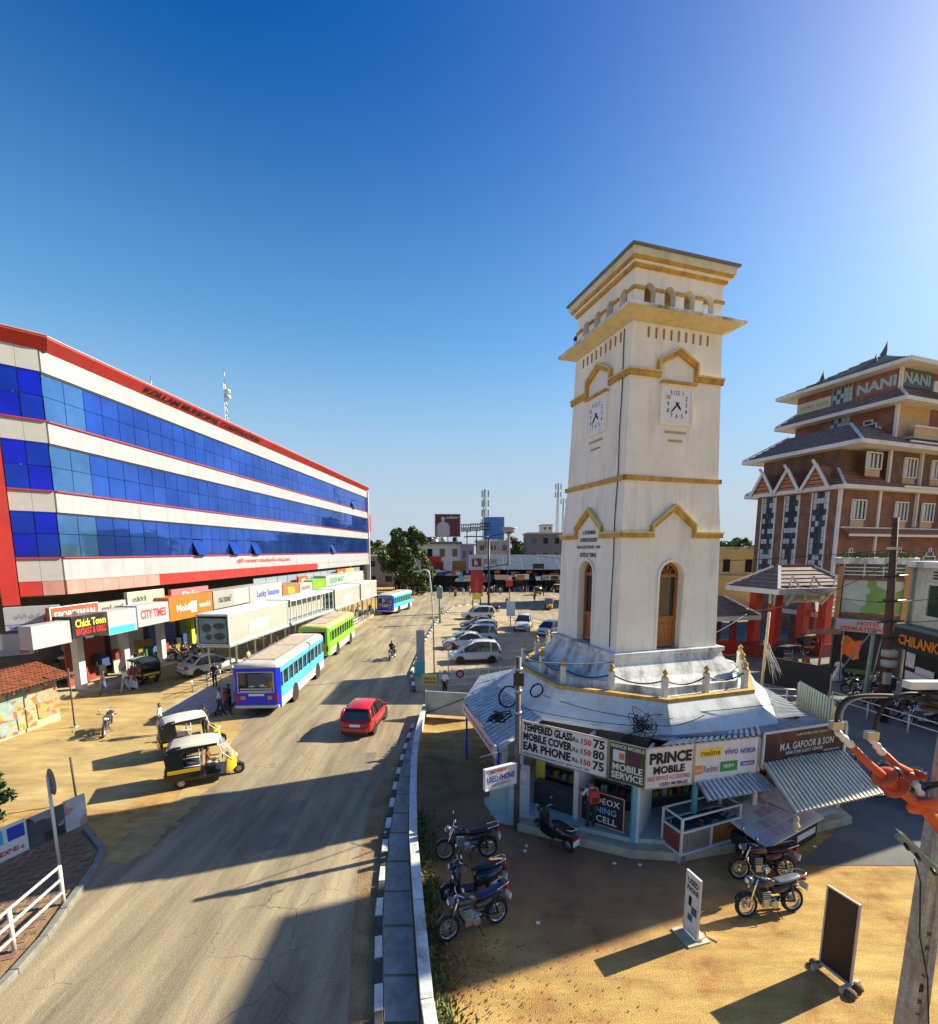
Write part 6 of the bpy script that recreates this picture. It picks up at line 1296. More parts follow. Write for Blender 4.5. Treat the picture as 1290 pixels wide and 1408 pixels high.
    for s in (-1,1):
        for x in (-L2*.60,L2*.62):
            wheel(t, x, s*(w2-.10), .285, .19)
            mb = MB(); mb.lathe([(.355,-.008),(.355,.008)],20,axis='y'); o = mb.build('wheel_arch', BLACK, t); o.location = (x,s*(w2*.985),.30)
        MB().obox((xf0-.32,s*(w2+.07),belt+.07),(.05,0,0),(0,.09,0),(0,0,.065)).build('mirror', pm, t, .02)
        MB().obox((-L2+.12,s*w2*.80,belt-.13),(.10,s*.03,0),(0,.10,0),(0,0,.12)).build('tail_light', LENSR, t, .02)
        MB().obox((L2-.20,s*w2*.68,hood-.28),(.16,-s*.08,0),(s*.05,.12,0),(-.03,0,.07)).build('headlight', LENSW, t, .02)
        for x in (-.45,.42): MB().obox((x,s*(w2*.995),belt-.12),(.08,0,0),(0,.012,0),(0,0,.014)).build('door_handle', pm, t)
        MB().obox((0,s*(w2*.985),.30),(L2*.46,0,0),(0,.02,0),(0,0,.05)).build('sill', BLACK, t)
    MB().obox((-L2-.02,0,.46),(.06,0,0),(0,w2*.74,0),(0,0,.10)).build('bumper', pm, t, .03); MB().obox((L2-.01,0,.40),(.06,0,0),(0,w2*.66,0),(0,0,.10)).build('bumper', pm, t, .03)
    MB().obox((L2-.03,0,.56),(.05,0,0),(0,w2*.45,0),(0,0,.05)).build('grille', BLACK, t)
    MB().obox((-L2-.01,0,.66),(.03,0,0),(0,.26,0),(0,0,.06)).build('number_plate', PLATE, t); MB().obox((L2+.05,0,.42),(.015,0,0),(0,.26,0),(0,0,.055)).build('number_plate', PLATE, t)
    MB().obox((-L2+.02,0,.30),(.05,0,0),(0,w2*.72,0),(0,0,.07)).build('lower_bumper', BLACK, t)
    return t
def bus(label, loc, rz, body, side, stripe, roof, Lb=9.6, name='bus', front=False, rearart=None):
    t = thing(name, label, 'bus', loc, rz, None); W2, L2 = 1.25, Lb/2; c = .16
    def plan(o, x0=-L2, x1=L2): return [(x0+c+o*0,-W2-o),(x1-c,-W2-o),(x1+o,-W2+c),(x1+o,W2-c),(x1-c,W2+o),(x0+c,W2+o),(x0-o,W2-c),(x0-o,-W2+c)]
    MB().prism(plan(0),.42,1.55).build('body_side', side, t)
    MB().prism(plan(-.05),1.55,2.38).build('window_band', GLASSD, t)
    MB().prism(plan(.004),2.36,2.62).build('cant_rail', side, t)
    r0 = plan(.01); rr_ = []
    for k, (z, f) in enumerate(((2.62,1.0),(2.76,.965),(2.86,.86),(2.93,.6))): rr_.append([(x*(1-(1-f)*.12), y*f, z) for x,y in r0])
    MB().loft(rr_,0,True,True).build('roof', roof, t)
    MB().box(-L2*.8,-.72,2.90,-L2*.05,.72,2.965).build('roof_carrier', M('carrier tan', (.42,.34,.25), .8, var=.25, scale=3), t); MB().box(L2*.05,-.72,2.90,L2*.75,.72,2.962).build('roof_carrier', M('carrier tan', (.42,.34,.25)), t)
    for s in (-1,1): MB().bar((-L2*.85,s*.8,2.97),(L2*.8,s*.8,2.97),.04).build('roof_rail', STEEL, t)
    MB().prism(plan(.012),.62,.92).build('stripe', stripe, t); MB().prism(plan(.008),.42,.56).build('skirt', paint('bus skirt white', (.52,.52,.52)), t)
    n = 9
    for s in (-1,1):
        for k in range(n+1):
            x = -L2+.55+k*(Lb-1.5)/n; MB().box(x-.055,s*W2-.035,1.53,x+.055,s*W2+.006,2.4).build('window_pillar', side, t)
        for k in range(n):
            x = -L2+.55+k*(Lb-1.5)/n; hh = (Lb-1.5)/n
            MB().box(x+.06,s*(W2-.04)-.01,1.58,x+hh-.06,s*(W2-.04)+.012,2.34).build('window', GLASSD if k % 3 else M('open window dark', (.01,.01,.012), .5), t)
            for z in (1.75,1.9): MB().box(x+.06,s*(W2-.01)-.008,z,x+hh-.06,s*(W2-.01)+.008,z+.02).build('window_bar', STEEL, t)
        for x in (-L2*.45,L2*.60):
            wheel(t, x, s*(W2-.16), .46, .28, M('bus hub', (.45,.44,.42), .5, metal=.4))
            mb = MB(); mb.lathe([(.60,-.012),(.60,.012)],24,axis='y'); o = mb.build('wheel_arch', BLACK, t); o.location = (x,s*(W2+.004),.50)
    # rear end
    x = -L2; MB().prism(plan(.015,-L2,-L2+.5)[5:]+plan(.015,-L2,-L2+.5)[:1] if 0 else [(-L2-.022,-W2+c),(-L2+c,-W2-.022),(-L2+.22,-W2-.022),(-L2+.22,W2+.022),(-L2+c,W2+.022),(-L2-.022,W2-c)],.43,2.66).build('rear_shell', body, t)
    MB().box(x-.04,-.92,1.35,x-.02,.92,2.42).build('rear_window', GLASSD, t)
    MB().box(x-.046,-.60,1.62,x-.04,.40,2.35).build('rear_art', rearart or poster('bus rear art', ((.30,.45,.55),(.55,.55,.52),(.10,.15,.2)), 2.6, (.08,.10,.12)), t)
    for z in (1.40,1.52): MB().box(x-.06,-.85,z-.03,x-.04,.85,z+.03).build('window_stripe', paint('bus skirt white', (.52,.52,.52)), t)
    mb = MB(); mb.plane_sweep([(-.95,1.32),(.95,1.32),(.95,2.45),(-.95,2.45)],.045,.03,Vector((x-.022,0,0)),Vector((0,1,0)),Vector((-1,0,0)),closed=True); mb.build('rear_window_frame', paint('bus skirt white', (.52,.52,.52)), t)
    MB().box(x-.04,-.42,1.12,x-.012,.42,1.24).build('number_plate', PLATE, t); MB().box(x-.07,-1.2,.44,x+.1,1.2,.60).build('bumper', paint('bus skirt white', (.52,.52,.52)), t, .03)
    for s in (-1,1):
        MB().box(x-.04,s*1.06-.09,.80,x,s*1.06+.09,1.25).build('tail_light', LENSR, t, .015); MB().box(x-.04,s*.72-.13,.92,x-.01,s*.72+.13,1.12).build('rear_lamp', LENSO, t)
    # front end
    x = L2; MB().box(x-.06,-1.05,1.25,x+.012,1.05,2.35).build('windscreen', GLASSD, t); MB().box(x-.02,-.8,2.42,x+.03,.8,2.66).build('destination_board', RED if front else body, t)
    MB().box(x-.03,-1.2,.44,x+.08,1.2,.62).build('bumper', BLACK, t)
    for s in (-1,1): MB().lathe([(.11,0),(.11,.04)],12,(x,s*.85,.88),axis='x').build('headlight', LENSW, t)
    return t
def rickshaw(label, loc, rz, roofc=(.50,.46,.38), body=None, group='auto rickshaws', front=None, big=True):
    t = thing('auto_rickshaw', label, 'auto rickshaw', loc, rz, group); BK = body or M('rickshaw black', (.016,.016,.017), .3, var=.2, coat=.3); FY = front or YEL
    # tub: rear body
    MB().loft([[(-1.22,-.58,.34),(-.15,-.62,.30),(-.15,.62,.30),(-1.22,.58,.34)],[(-1.30,-.62,.62),(-.10,-.64,.62),(-.10,.64,.62),(-1.30,.62,.62)],[(-1.26,-.60,.88),(-.12,-.62,.80),(-.12,.62,.80),(-1.26,.60,.88)]]).build('tub', BK, t, .03)
    MB().box(-.15,-.58,.28,.75,.58,.36).build('floor', BK, t)
    for s in (-1,1): MB().box(-1.2,s*.63-.012,.66,-.12,s*.63+.012,.79).build('yellow_strip', FY, t)
    MB().box(-1.315,-.5,.66,-1.29,.5,.80).build('yellow_strip', FY, t)
    # hood: side quarter panels, rear, roof
    R0 = [(-1.24,.86),(-1.28,1.35),(-1.18,1.62),(-.95,1.70),(-.55,1.73)]
    for s in (-1,1):
        mb = MB(); pts = [(-1.22,.86),(-1.27,1.3),(-1.17,1.60),(-.95,1.70),(-.70,1.70),(-.66,.84)]; mb.add([(x,s*.60,z) for x,z in pts],[tuple(range(6))]); o = mb.build('quarter_panel', BK, t); o.modifiers.new('t','SOLIDIFY').thickness = .03
    mb = MB(); mb.loft([[(x,-.60,z),(x,.60,z)] for x,z in ((-1.23,.86),(-1.28,1.3),(-1.18,1.60))],0,False,True,closed=False); o = mb.build('rear_hood', BK, t); o.modifiers.new('t','SOLIDIFY').thickness = .03
    MB().obox((-1.275,0,1.28),(.012,0,0),(0,.26,0),(0,0,.12)).build('rear_window', GLASSD, t)
    prof = [(-1.22,1.57),(-1.02,1.70),(-.4,1.755),(.25,1.74),(.55,1.66)]
    mb = MB(); mb.loft([[(x,y,z-.10*(abs(y)/.64)**3) for y in (-.64,-.5,-.25,0,.25,.5,.64)] for x,z in prof],0,False,True,closed=False); o = mb.build('roof', M('hood top %s' % (roofc,), roofc, .8, var=.12, dirt=(.25,.2,.14), dirtamt=.5), t); s_ = o.modifiers.new('t','SOLIDIFY'); s_.thickness = .05
    for s in (-1,1): MB().bar((-1.15,s*.63,1.56),(.5,s*.63,1.60),.03,.10).build('roof_trim', BK, t)
    # frame posts
    f = MB()
    for s in (-1,1): f.tube([(-.12,s*.60,.8),(-.12,s*.60,1.65)],.02,6); f.tube([(.98,s*.42,.80),(.62,s*.52,1.2),(.52,s*.56,1.64)],.02,6); f.tube([(-.66,s*.61,1.2),(-.12,s*.61,1.2)],.018,6); f.tube([(-.66,s*.61,.86),(-.12,s*.61,.86)],.018,6)
    f.build('frame', PWH, t)
    # front cowl
    MB().loft([[(.70,-.50,.30),(.78,-.50,.86),(.78,.50,.86),(.70,.50,.30)],[(.95,-.44,.32),(.98,-.42,.92),(.98,.42,.92),(.95,.44,.32)],[(1.12,-.26,.42),(1.08,-.26,.86),(1.08,.26,.86),(1.12,.26,.42)]],0,True,True).build('front_cowl', FY, t, .03)
    MB().loft([[(1.0,-.42,.90),(1.0,.42,.90)],[(.55,-.54,1.60),(.55,.54,1.60)]],0,False,closed=False).build('windscreen', M('thin windscreen', (.35,.42,.45), .05, var=0, alpha=.45), t)
    MB().lathe([(.09,0),(.09,.07),(.02,.1)],12,(1.07,0,.80),axis='x').build('headlight', LENSW, t)
    MB().loft([[(.98,-.12,.30),(.98,.12,.30)],[(1.18,-.12,.50),(1.18,.12,.50)],[(1.40,-.12,.34),(1.40,.12,.34)]],0,False,closed=False).build('mudguard', BK, t)
    wheel(t,1.18,0,.22,.12,STEEL,0)
    for s in (-1,1): wheel(t,-.80,s*.50,.22,.13,STEEL,0)
    MB().tube([(1.15,0,.25),(1.0,0,.8),(.8,0,1.0)],.03,6).build('steering_column', BLACK, t); MB().tube([(.78,-.32,1.02),(.82,0,1.0),(.78,.32,1.02)],.018,6).build('handlebar', BLACK, t)
    MB().box(-.95,-.55,.62,-.35,.55,.74).build('seat', M('seat vinyl red', (.20,.03,.02), .5), t,.03); MB().box(-1.12,-.55,.72,-1.0,.55,1.25).build('backrest', M('seat vinyl red', (.2,.03,.02)), t,.03); MB().box(.0,-.4,.5,.38,.4,.68).build('driver_seat', BLACK, t,.03)
    MB().box(-1.335,-.2,.46,-1.31,.2,.58).build('number_plate', PLATEY, t)
    for s in (-1,1): MB().box(-1.33,s*.48-.05,.5,-1.30,s*.48+.05,.62).build('tail_light', LENSR, t); MB().obox((.66,s*.68,1.1),(.02,0,0),(0,.06,0),(0,0,.05)).build('mirror', BLACK, t)
    return t
def motorbike(label, loc, rz, col=(.02,.02,.022), kind='bike', lean=-9, group='parked motorcycles', name='motorcycle', rim=STEEL, seatc=(.02,.02,.024)):
    t = thing(name, label, 'motorcycle' if kind == 'bike' else 'scooter', loc, 0, group); t.rotation_euler = Matrix.Rotation(rz,4,'Z').to_3x3().__matmul__(Matrix.Rotation(R(lean),3,'X')).to_euler()
    pm = paint('bike paint %s' % (col,), col, .22, coat=.5, dirtamt=.2); st = M('bike seat %s' % (seatc,), seatc, .45, var=.15)
    r = .30 if kind == 'bike' else .22; xb, xf = (-.62,.66) if kind == 'bike' else (-.60,.62)
    wheel(t,xb,0,r,.11,rim,14 if kind == 'bike' else 0); wheel(t,xf,0,r,.09,rim,14 if kind == 'bike' else 0)
    f = MB()
    for s in (-1,1): f.tube([(xf,s*.09,r),(xf-.20,s*.09,.80),(xf-.26,s*.09,.95)],.022,6)
    f.build('fork', CHROME if kind == 'bike' else BLACK, t)
    hb_ = MB(); hb_.tube([(xf-.44,-.36,1.04),(xf-.30,-.20,1.05),(xf-.27,0,.99),(xf-.30,.20,1.05),(xf-.44,.36,1.04)],.014,6); hb_.build('handlebar', CHROME, t)
    for s in (-1,1):
        MB().tube([(xf-.46,s*.40,1.035),(xf-.36,s*.27,1.05)],.022,6).build('grip', BLACK, t)
        MB().tube([(xf-.34,s*.22,1.05),(xf-.30,s*.30,1.22)],.008,5).build('mirror_stem', BLACK, t); MB().lathe([(.055,-.012),(.06,0),(.045,.02)],10,(xf-.30,s*.31,1.25),axis='x').build('mirror', CHROME, t)
    MB().lathe([(.02,-.10),(.09,-.06),(.105,.02),(.085,.06),(.02,.075)],12,(xf-.10,0,.90),axis='x').build('headlight', M('headlamp shell', (.10,.10,.11), .2) if kind == 'bike' else pm, t); MB().lathe([(.085,.045),(.05,.085),(.0,.09)],12,(xf-.10,0,.90),axis='x').build('headlamp_lens', LENSW, t)
    def fender(x, a0, a1, wd, mt, nm):
        mb = MB(); rr_ = []
        for k in range(9): a = R(a0+(a1-a0)*k/8); rr_.append([(x+(r+.045)*math.cos(a), y, r+(r+.045)*math.sin(a)-abs(y)*.25) for y in (-wd,-wd*.5,0,wd*.5,wd)])
        mb.loft(rr_,0,False,True,closed=False); o = mb.build(nm, mt, t); o.modifiers.new('t','SOLIDIFY').thickness = .012
    fender(xf,30,150,.06,pm,'front_fender'); 
    if kind == 'bike':
        fender(xb,25,140,.08,BLACK,'rear_fender')
        def ell(x, hw, z0, z1): return [(x, hw*math.cos(2*math.pi*k/12), (z0+z1)/2+(z1-z0)/2*math.sin(2*math.pi*k/12)) for k in range(12)]
        MB().loft([ell(.44,.04,.76,.84),ell(.36,.13,.70,.95),ell(.20,.155,.69,.98),ell(.02,.14,.69,.93),ell(-.10,.09,.70,.86),ell(-.14,.04,.72,.80)],0,True,True).build('fuel_tank', pm, t)
        MB().loft([ell(-.08,.09,.74,.84),ell(-.22,.13,.74,.86),ell(-.48,.135,.77,.89),ell(-.75,.12,.82,.93),ell(-.86,.07,.85,.92)],0,True,True).build('seat', st, t)
        MB().loft([ell(-.05,.10,.50,.72),ell(-.30,.13,.52,.76),ell(-.60,.11,.66,.82),ell(-.90,.06,.78,.86)],0,True,True).build('side_panel', pm, t)
        e = MB(); e.box(-.08,-.11,.24,.26,.11,.44)
        for k in range(5): e.box(.08,-.14,.44+k*.045,.30,.14,.465+k*.045)
        e.lathe([(.10,-.16),(.10,.16)],12,(-.02,0,.32),axis='y'); e.build('engine', STEEL, t, .01)
        f = MB()
        f.tube([(.42,0,.84),(.34,0,.45),(.20,0,.20),(-.15,0,.20),(-.28,0,.40)],.024,6)
        for s in (-1,1): f.tube([(.40,s*.02,.80),(-.1,s*.09,.70),(-.75,s*.10,.78)],.018,6); f.tube([(xb,s*.08,r),(-.2,s*.09,.36)],.02,6); f.tube([(xb+.02,s*.12,r+.02),(xb+.12,s*.12,.74)],.026,7)
        f.build('frame', BLACK, t)
        x_ = MB(); x_.tube([(.26,-.12,.42),(.32,-.15,.26),(.10,-.17,.20),(-.35,-.17,.26),(-.85,-.17,.36)],[.02,.02,.022,.045,.045],8); x_.build('exhaust', CHROME, t)
        MB().tube([(-.60,-.16,.90),(-.92,-.14,.98),(-.96,0,1.0),(-.92,.14,.98),(-.60,.16,.90)],.013,6).build('grab_rail', CHROME, t)
        MB().obox((-.93,0,.82),(.035,0,0),(0,.08,0),(0,0,.04)).build('tail_light', LENSR, t)
        MB().obox((-.97,0,.62),(.012,0,.02),(0,.12,0),(-.02,0,.07)).build('number_plate', PLATE, t)
    else:
        def el2(x, hw, z0, z1): return [(x, hw*math.cos(2*math.pi*k/12), (z0+z1)/2+(z1-z0)/2*math.sin(2*math.pi*k/12)) for k in range(12)]
        MB().loft([el2(-.06,.10,.26,.60),el2(-.18,.19,.24,.72),el2(-.48,.20,.34,.76),el2(-.78,.13,.48,.76),el2(-.90,.05,.58,.70)],0,True,True).build('rear_body', pm, t)
        MB().loft([el2(.0,.08,.70,.77),el2(-.15,.15,.71,.82),el2(-.50,.15,.73,.84),el2(-.82,.11,.76,.85),el2(-.90,.05,.78,.82)],0,True,True).build('seat', st, t)
        MB().box(-.12,-.16,.24,.36,.16,.29).build('floorboard', BLACK, t)
        MB().loft([[(.36,-.19,.27),(.36,.19,.27),(.42,.19,.27),(.42,-.19,.27)],[(.33,-.22,.62),(.33,.22,.62),(.46,.16,.62),(.46,-.16,.62)],[(.27,-.13,.94),(.27,.13,.94),(.42,.10,.94),(.42,-.10,.94)]],0,True,True).build('leg_shield', pm, t,.02)
        MB().loft([el2(.22,.10,.92,1.0),el2(.34,.16,.90,1.06),el2(.50,.10,.88,1.0)],0,True,True).build('handlebar_cover', pm, t)
        MB().tube([(-.62,-.17,.84),(-.90,-.14,.92),(-.95,0,.94),(-.90,.14,.92),(-.62,.17,.84)],.015,6).build('grab_rail', CHROME, t)
        MB().obox((-.92,0,.64),(.03,0,0),(0,.10,0),(0,0,.05)).build('tail_light', LENSR, t); MB().obox((-.93,0,.46),(.012,0,.02),(0,.12,0),(-.02,0,.08)).build('number_plate', PLATE, t)
        MB().tube([(-.2,-.16,.24),(-.5,-.2,.26),(-.85,-.2,.30)],[.03,.05,.045],8).build('exhaust', STEEL, t)
    sx = MB(); sx.tube([(-.05,.10,.22),(-.12,.26,.02)],.014,5); sx.build('side_stand', BLACK, t)
    return t
FWD = lambda a, b: math.atan2(b[1]-a[1], b[0]-a[0])
# --- the road
car('small red hatchback driving away past the blue bus', ((-5.35,23.55,.008)), R(86), (.46,.012,.016), 'hatch', name='hatchback_car')
bA, bB = Vector((-11.6,24.9)), Vector((-12.1,34.8)); dbus = (bB-bA).normalized(); cb = bA+dbus*4.9
bus('blue and sky blue bus stopped at the platform seen from behind', (cb.x,cb.y,.008), FWD(bA,bB), BLUE, CYAN, paint('bus stripe white', (.50,.51,.53)), M('bus roof cream grey', (.46,.43,.38), .6, var=.15, scale=1.2, dirt=(.25,.2,.15), dirtamt=.5))
LIME = paint('lime green', (.20,.62,.02), .3)
bus('lime green bus standing ahead of the blue bus', (-12.75,42.6,.008), R(91), LIME, LIME, paint('bus stripe pale', (.62,.66,.60)), M('green bus roof', (.50,.47,.16), .6, var=.2, scale=1.5), 9.2, rearart=M('route board red', (.55,.06,.03), .5, var=.2, scale=6))
bus('far blue and turquoise bus leaving the bus bay', (-11.0,70.2,.008), R(78), BLUE, paint('turquoise', (.05,.50,.55), .3), paint('bus stripe white', (.50,.51,.53)), M('bus roof pale', (.55,.53,.48), .6, var=.1), 8.2)
rickshaw('black and yellow auto rickshaw parked in front with a driver sitting inside', (-10.45,17.75,.008), R(26))
rickshaw('black auto rickshaw standing just behind the front one by the platform', (-12.55,20.5,.008), R(40), (.52,.50,.44))
rickshaw('auto rickshaw at the shop fronts surrounded by a knot of people', (-22.6,31.8,.008), R(150), (.32,.36,.30))
car('silver white sedan parked at the bus platform under the boxed hoarding', (-19.2,34.4,.008), R(52), (.52,.53,.55), 'sedan', name='sedan_car')
# --- cars on the parking island
gC = 'cars parked on the island'
def nose_left(px, py): p = G(px,py,.1); return p
for (px0,px1,py,kind,col,lab) in ((615,692,913,'van',(.52,.53,.55),'white hatchback parked nearest the ornate white fence'),(612,668,893,'sedan',(.52,.53,.55),'white sedan squeezed between two white cars'),
    (622,684,884,'suv',(.52,.53,.55),'white tall wagon in the middle of the parked row'),(640,680,873,'hatch',(.52,.53,.55),'white hatchback half hidden beside the grey sedan'),(634,682,866,'sedan',(.11,.13,.16),'dark grey sedan in the parked row'),(642,673,852,'suv',(.52,.53,.55),'white wagon at the far end of the parked row')):
    a, b = G(px0,py,.1), G(px1,py,.1); c = (a+b)/2; L_ = {'hatch':3.6,'sedan':4.2,'suv':4.3,'van':4.1}[kind]
    car(lab, (c.x,c.y+.9,.1), R(186), col, kind, gC)
car('silver sport utility car parked beside the white road railing', (*(G(722,868,.1)+Vector((0,1.6,0))).xy,.1), R(258), (.48,.49,.50), 'suv', gC)
car('white hatchback parked by the railing next to the tower', (*(G(756,876,.1)+Vector((.2,1.6,0))).xy,.1), R(235), (.52,.53,.55), 'hatch', gC)
car('small white van crossing far away in front of the market', (*G(620,806,0).xy,.008), R(180), (.52,.53,.55), 'van', None, 'van_car')
for (px,py,rz,lab) in ((575,818,200,'dark auto rickshaw near the street tree'),(755,838,265,'auto rickshaw driving on the shaded side road beside the tower'),(738,818,100,'auto rickshaw at the back of the side road'),(764,814,170,'yellow topped auto rickshaw nearly hidden by the tower')):
    p = G(px,py,0); rickshaw(lab, (p.x,p.y,.012), R(rz), (.10,.10,.10) if px != 764 else (.6,.45,.05))
p = G(1088,918,0); rickshaw('auto rickshaw with orange front parked by the hotel gate', (p.x,p.y,.012), R(-25), (.03,.03,.03), None, front=paint('orange front', (.65,.16,.02)))
p = G(1128,905,0); rickshaw('second auto rickshaw half hidden behind the red pole', (p.x+.6,p.y+1.5,.012), R(-10), (.28,.12,.08), None, front=paint('orange front', (.65,.16,.02)))
# --- motorcycles
def mb2(label, p0, p1, **k):
    a, b = Vector(p0), Vector(p1); c = (a+b)/2; z = k.pop('z', 0.0); return motorbike(label, (c.x,c.y,z), FWD(b,a), **k)   # p0 = front wheel
SILR = M('rim chrome', (.6,.6,.6), .2, metal=.9, var=0)
mb2('black motorcycle with dark blue seat beside the low white wall', (-.72,9.75), (.98,10.55), col=(.03,.04,.03), seatc=(.02,.025,.10), lean=8, rim=SILR)
mb2('dark blue black scooter with silver grab rail between two motorcycles', (-.62,11.1), (.78,11.45), kind='scooter', col=(.02,.022,.035), lean=8, name='scooter')
mb2('black sporty motorcycle furthest along the low white wall', (-.85,12.75), (.75,12.95), col=(.012,.012,.014), lean=8)
mb2('black scooter parked at the phone shop step', (2.25,14.2), (3.05,13.1), kind='scooter', col=(.012,.012,.014), lean=-6, name='scooter')
mb2('black motorcycle with pale seat sheen standing in the sun', (6.55,10.55), (8.50,10.85), col=(.014,.014,.016), lean=8, rim=SILR, seatc=(.10,.12,.15))
mb2('maroon motorcycle parked by the newspaper kiosk', (7.15,11.95), (9.1,12.0), col=(.10,.012,.018), lean=8, rim=SILR, seatc=(.05,.012,.02))
p = G(146,1008,0); motorbike('dark motorcycle alone on the sunny bus bay ground', (p.x,p.y,.004), R(-62), lean=-8, col=(.05,.03,.03))
for k in range(4): p = Vector((-24.0+.35*k,36.5+k*1.0,.3)); motorbike(('black','red','dark blue','charcoal')[k]+' motorcycle in the cluster parked on the shop step', (p.x+.4,p.y,.3), R(20+k*8), lean=-8, col=((.03,.03,.03),(.25,.02,.02),(.02,.03,.16),(.06,.06,.06))[k], group='motorcycles on the shop step')
for k in range(6): motorbike(('black','navy blue','red','dark grey','maroon','silver')[k]+' motorcycle in the row parked along the textile shop street', (24.6-.22*k,29.0-1.1*k,.012), R(170+random.uniform(-8,8)), lean=8, col=((.02,.02,.02),(.02,.02,.10),(.3,.02,.02),(.05,.05,.05),(.12,.01,.02),(.4,.4,.4))[k], group='motorcycles along the textile shop street')
for k in range(5): motorbike(('dark blue scooter','black motorcycle','blue scooter','grey motorcycle','black scooter')[k]+' in the cluster beyond the striped awning', (14.2+1.05*k*.6,18.2-.75*k,.012), R(215+random.uniform(-10,10)), lean=8, kind='bike' if k % 2 else 'scooter', col=((.02,.02,.05),(.02,.02,.02),(.02,.04,.14),(.10,.10,.10),(.02,.02,.02))[k], group='motorcycles beyond the striped awning')
# ================================================================== PEOPLE
_PM = {}
def person_mesh(pose, fingers=False):
    key = (pose, fingers)
    if key in _PM: return _PM[key]
    J = {'pelvis':((0,0,.93),.125),'waist':((0,0,1.08),.115),'chest':((0,0,1.28),.135),'neck0':((0,0,1.42),.07),'neck':((0,.01,1.48),.048),'jaw':((0,.025,1.54),.066),'head':((0,.015,1.62),.088),'crown':((0,0,1.70),.06)}
    S = {1:{},-1:{}}
    for s in (1,-1):
        S[s] = dict(hip=((.085*s,0,.88),.105), knee=((.095*s,.015,.49),.062), ankle=((.095*s,-.02,.09),.042), toe=((.105*s,.12,.04),.035),
                    sh=((.17*s,0,1.385),.060), elbow=((.225*s,-.03,1.11),.044), wrist=((.235*s,.05,.86),.030), hand=((.235*s,.075,.775),.028))
    if pose == 'walk':
        S[1].update(knee=((.09,.14,.50),.062), ankle=((.09,.24,.10),.042), toe=((.09,.38,.06),.035), wrist=((.24,-.16,.90),.03), hand=((.24,-.19,.81),.028), elbow=((.23,-.10,1.12),.044))
        S[-1].update(knee=((-.09,-.06,.50),.062), ankle=((-.09,-.28,.13),.042), toe=((-.09,-.18,.04),.035), wrist=((-.24,.17,.90),.03), hand=((-.24,.22,.82),.028))
    if pose == 'reach':
        for s in (1,-1): S[s].update(elbow=((.24*s,.10,1.13),.044), wrist=((.20*s,.34,1.14),.03), hand=((.19*s,.43,1.16),.028))
    if pose == 'sit':
        for s in (1,-1): S[s].update(knee=((.14*s,.42,.90),.065), ankle=((.15*s,.36,.48),.042), toe=((.15*s,.50,.44),.035), elbow=((.26*s,.12,1.12),.044), wrist=((.26*s,.38,1.12),.03), hand=((.26*s,.46,1.13),.028))
    if pose == 'dress':
        for s in (1,-1): S[s].update(hip=((.09*s,0,.88),.13), knee=((.12*s,.0,.49),.17), ankle=((.14*s,0,.12),.20), toe=((.12*s,.10,.05),.16))
    V = []; E = []; Rr = []; lab = []
    def add(p, r, l): V.append(Vector(p)); Rr.append(r); lab.append(l); return len(V)-1
    idx = {k: add(J[k][0], J[k][1], {'pelvis':'leg','waist':'torso','chest':'torso','neck0':'torso','neck':'skin','jaw':'skin','head':'head','crown':'hair'}[k]) for k in J}
    ks = list(J); E += [(idx[a],idx[b]) for a, b in zip(ks, ks[1:])]
    for s in (1,-1):
        q = S[s]; a = add(*q['hip'],'leg'); b = add(*q['knee'],'leg'); c = add(*q['ankle'],'leg'); d_ = add(*q['toe'],'shoe'); E += [(idx['pelvis'],a),(a,b),(b,c),(c,d_)]
        a = add(*q['sh'],'torso'); b = add(*q['elbow'],'sleeve'); c = add(*q['wrist'],'skin'); d_ = add(*q['hand'],'skin'); E += [(idx['chest'],a),(a,b),(b,c),(c,d_)]
        if fingers:
            hv = (Vector(q['hand'][0])-Vector(q['wrist'][0])).normalized(); sd = Vector((1,0,0)) if abs(hv.x) < .8 else Vector((0,1,0))
            for k, ln in enumerate((.055,.07,.065,.05)):
                f1 = add(Vector(q['hand'][0])+hv*.03+sd*(k-1.5)*.019,.009,'skin'); f2 = add(V[f1]+hv*ln*.6,.008,'skin'); f3 = add(V[f2]+hv*ln*.5-Z*.012,.007,'skin'); E += [(d_,f1),(f1,f2),(f2,f3)]
            t1 = add(Vector(q['hand'][0])-hv*.02+sd*(-.04*s),.010,'skin'); t2 = add(V[t1]+hv*.035-sd*.012*s,.008,'skin'); E += [(d_,t1),(t1,t2)]
    me = bpy.data.meshes.new('person'); me.from_pydata(V, E, []); ob = bpy.data.objects.new('person_tmp', me); COL.objects.link(ob)
    sk = ob.modifiers.new('skin','SKIN'); ob.modifiers.new('sub','SUBSURF').levels = 1
    if not me.skin_vertices: bpy.context.view_layer.objects.active = ob
    lay = me.skin_vertices[0] if me.skin_vertices else None
    if lay is None:
        bm = bmesh.new(); bm.from_mesh(me); bm.verts.layers.skin.verify(); bm.to_mesh(me); bm.free(); lay = me.skin_vertices[0]
    for i, d_ in enumerate(lay.data): d_.radius = (Rr[i]*1.15, Rr[i]*1.15*(.8 if lab[i] in ('torso',) else 1)); d_.use_root = (i == 0)
    dg = bpy.context.evaluated_depsgraph_get(); dg.update(); out = bpy.data.meshes.new_from_object(ob.evaluated_get(dg)); bpy.data.objects.remove(ob)
    order = ['torso','leg','skin','hair','shoe']
    for k in order: out.materials.append(SKIN)
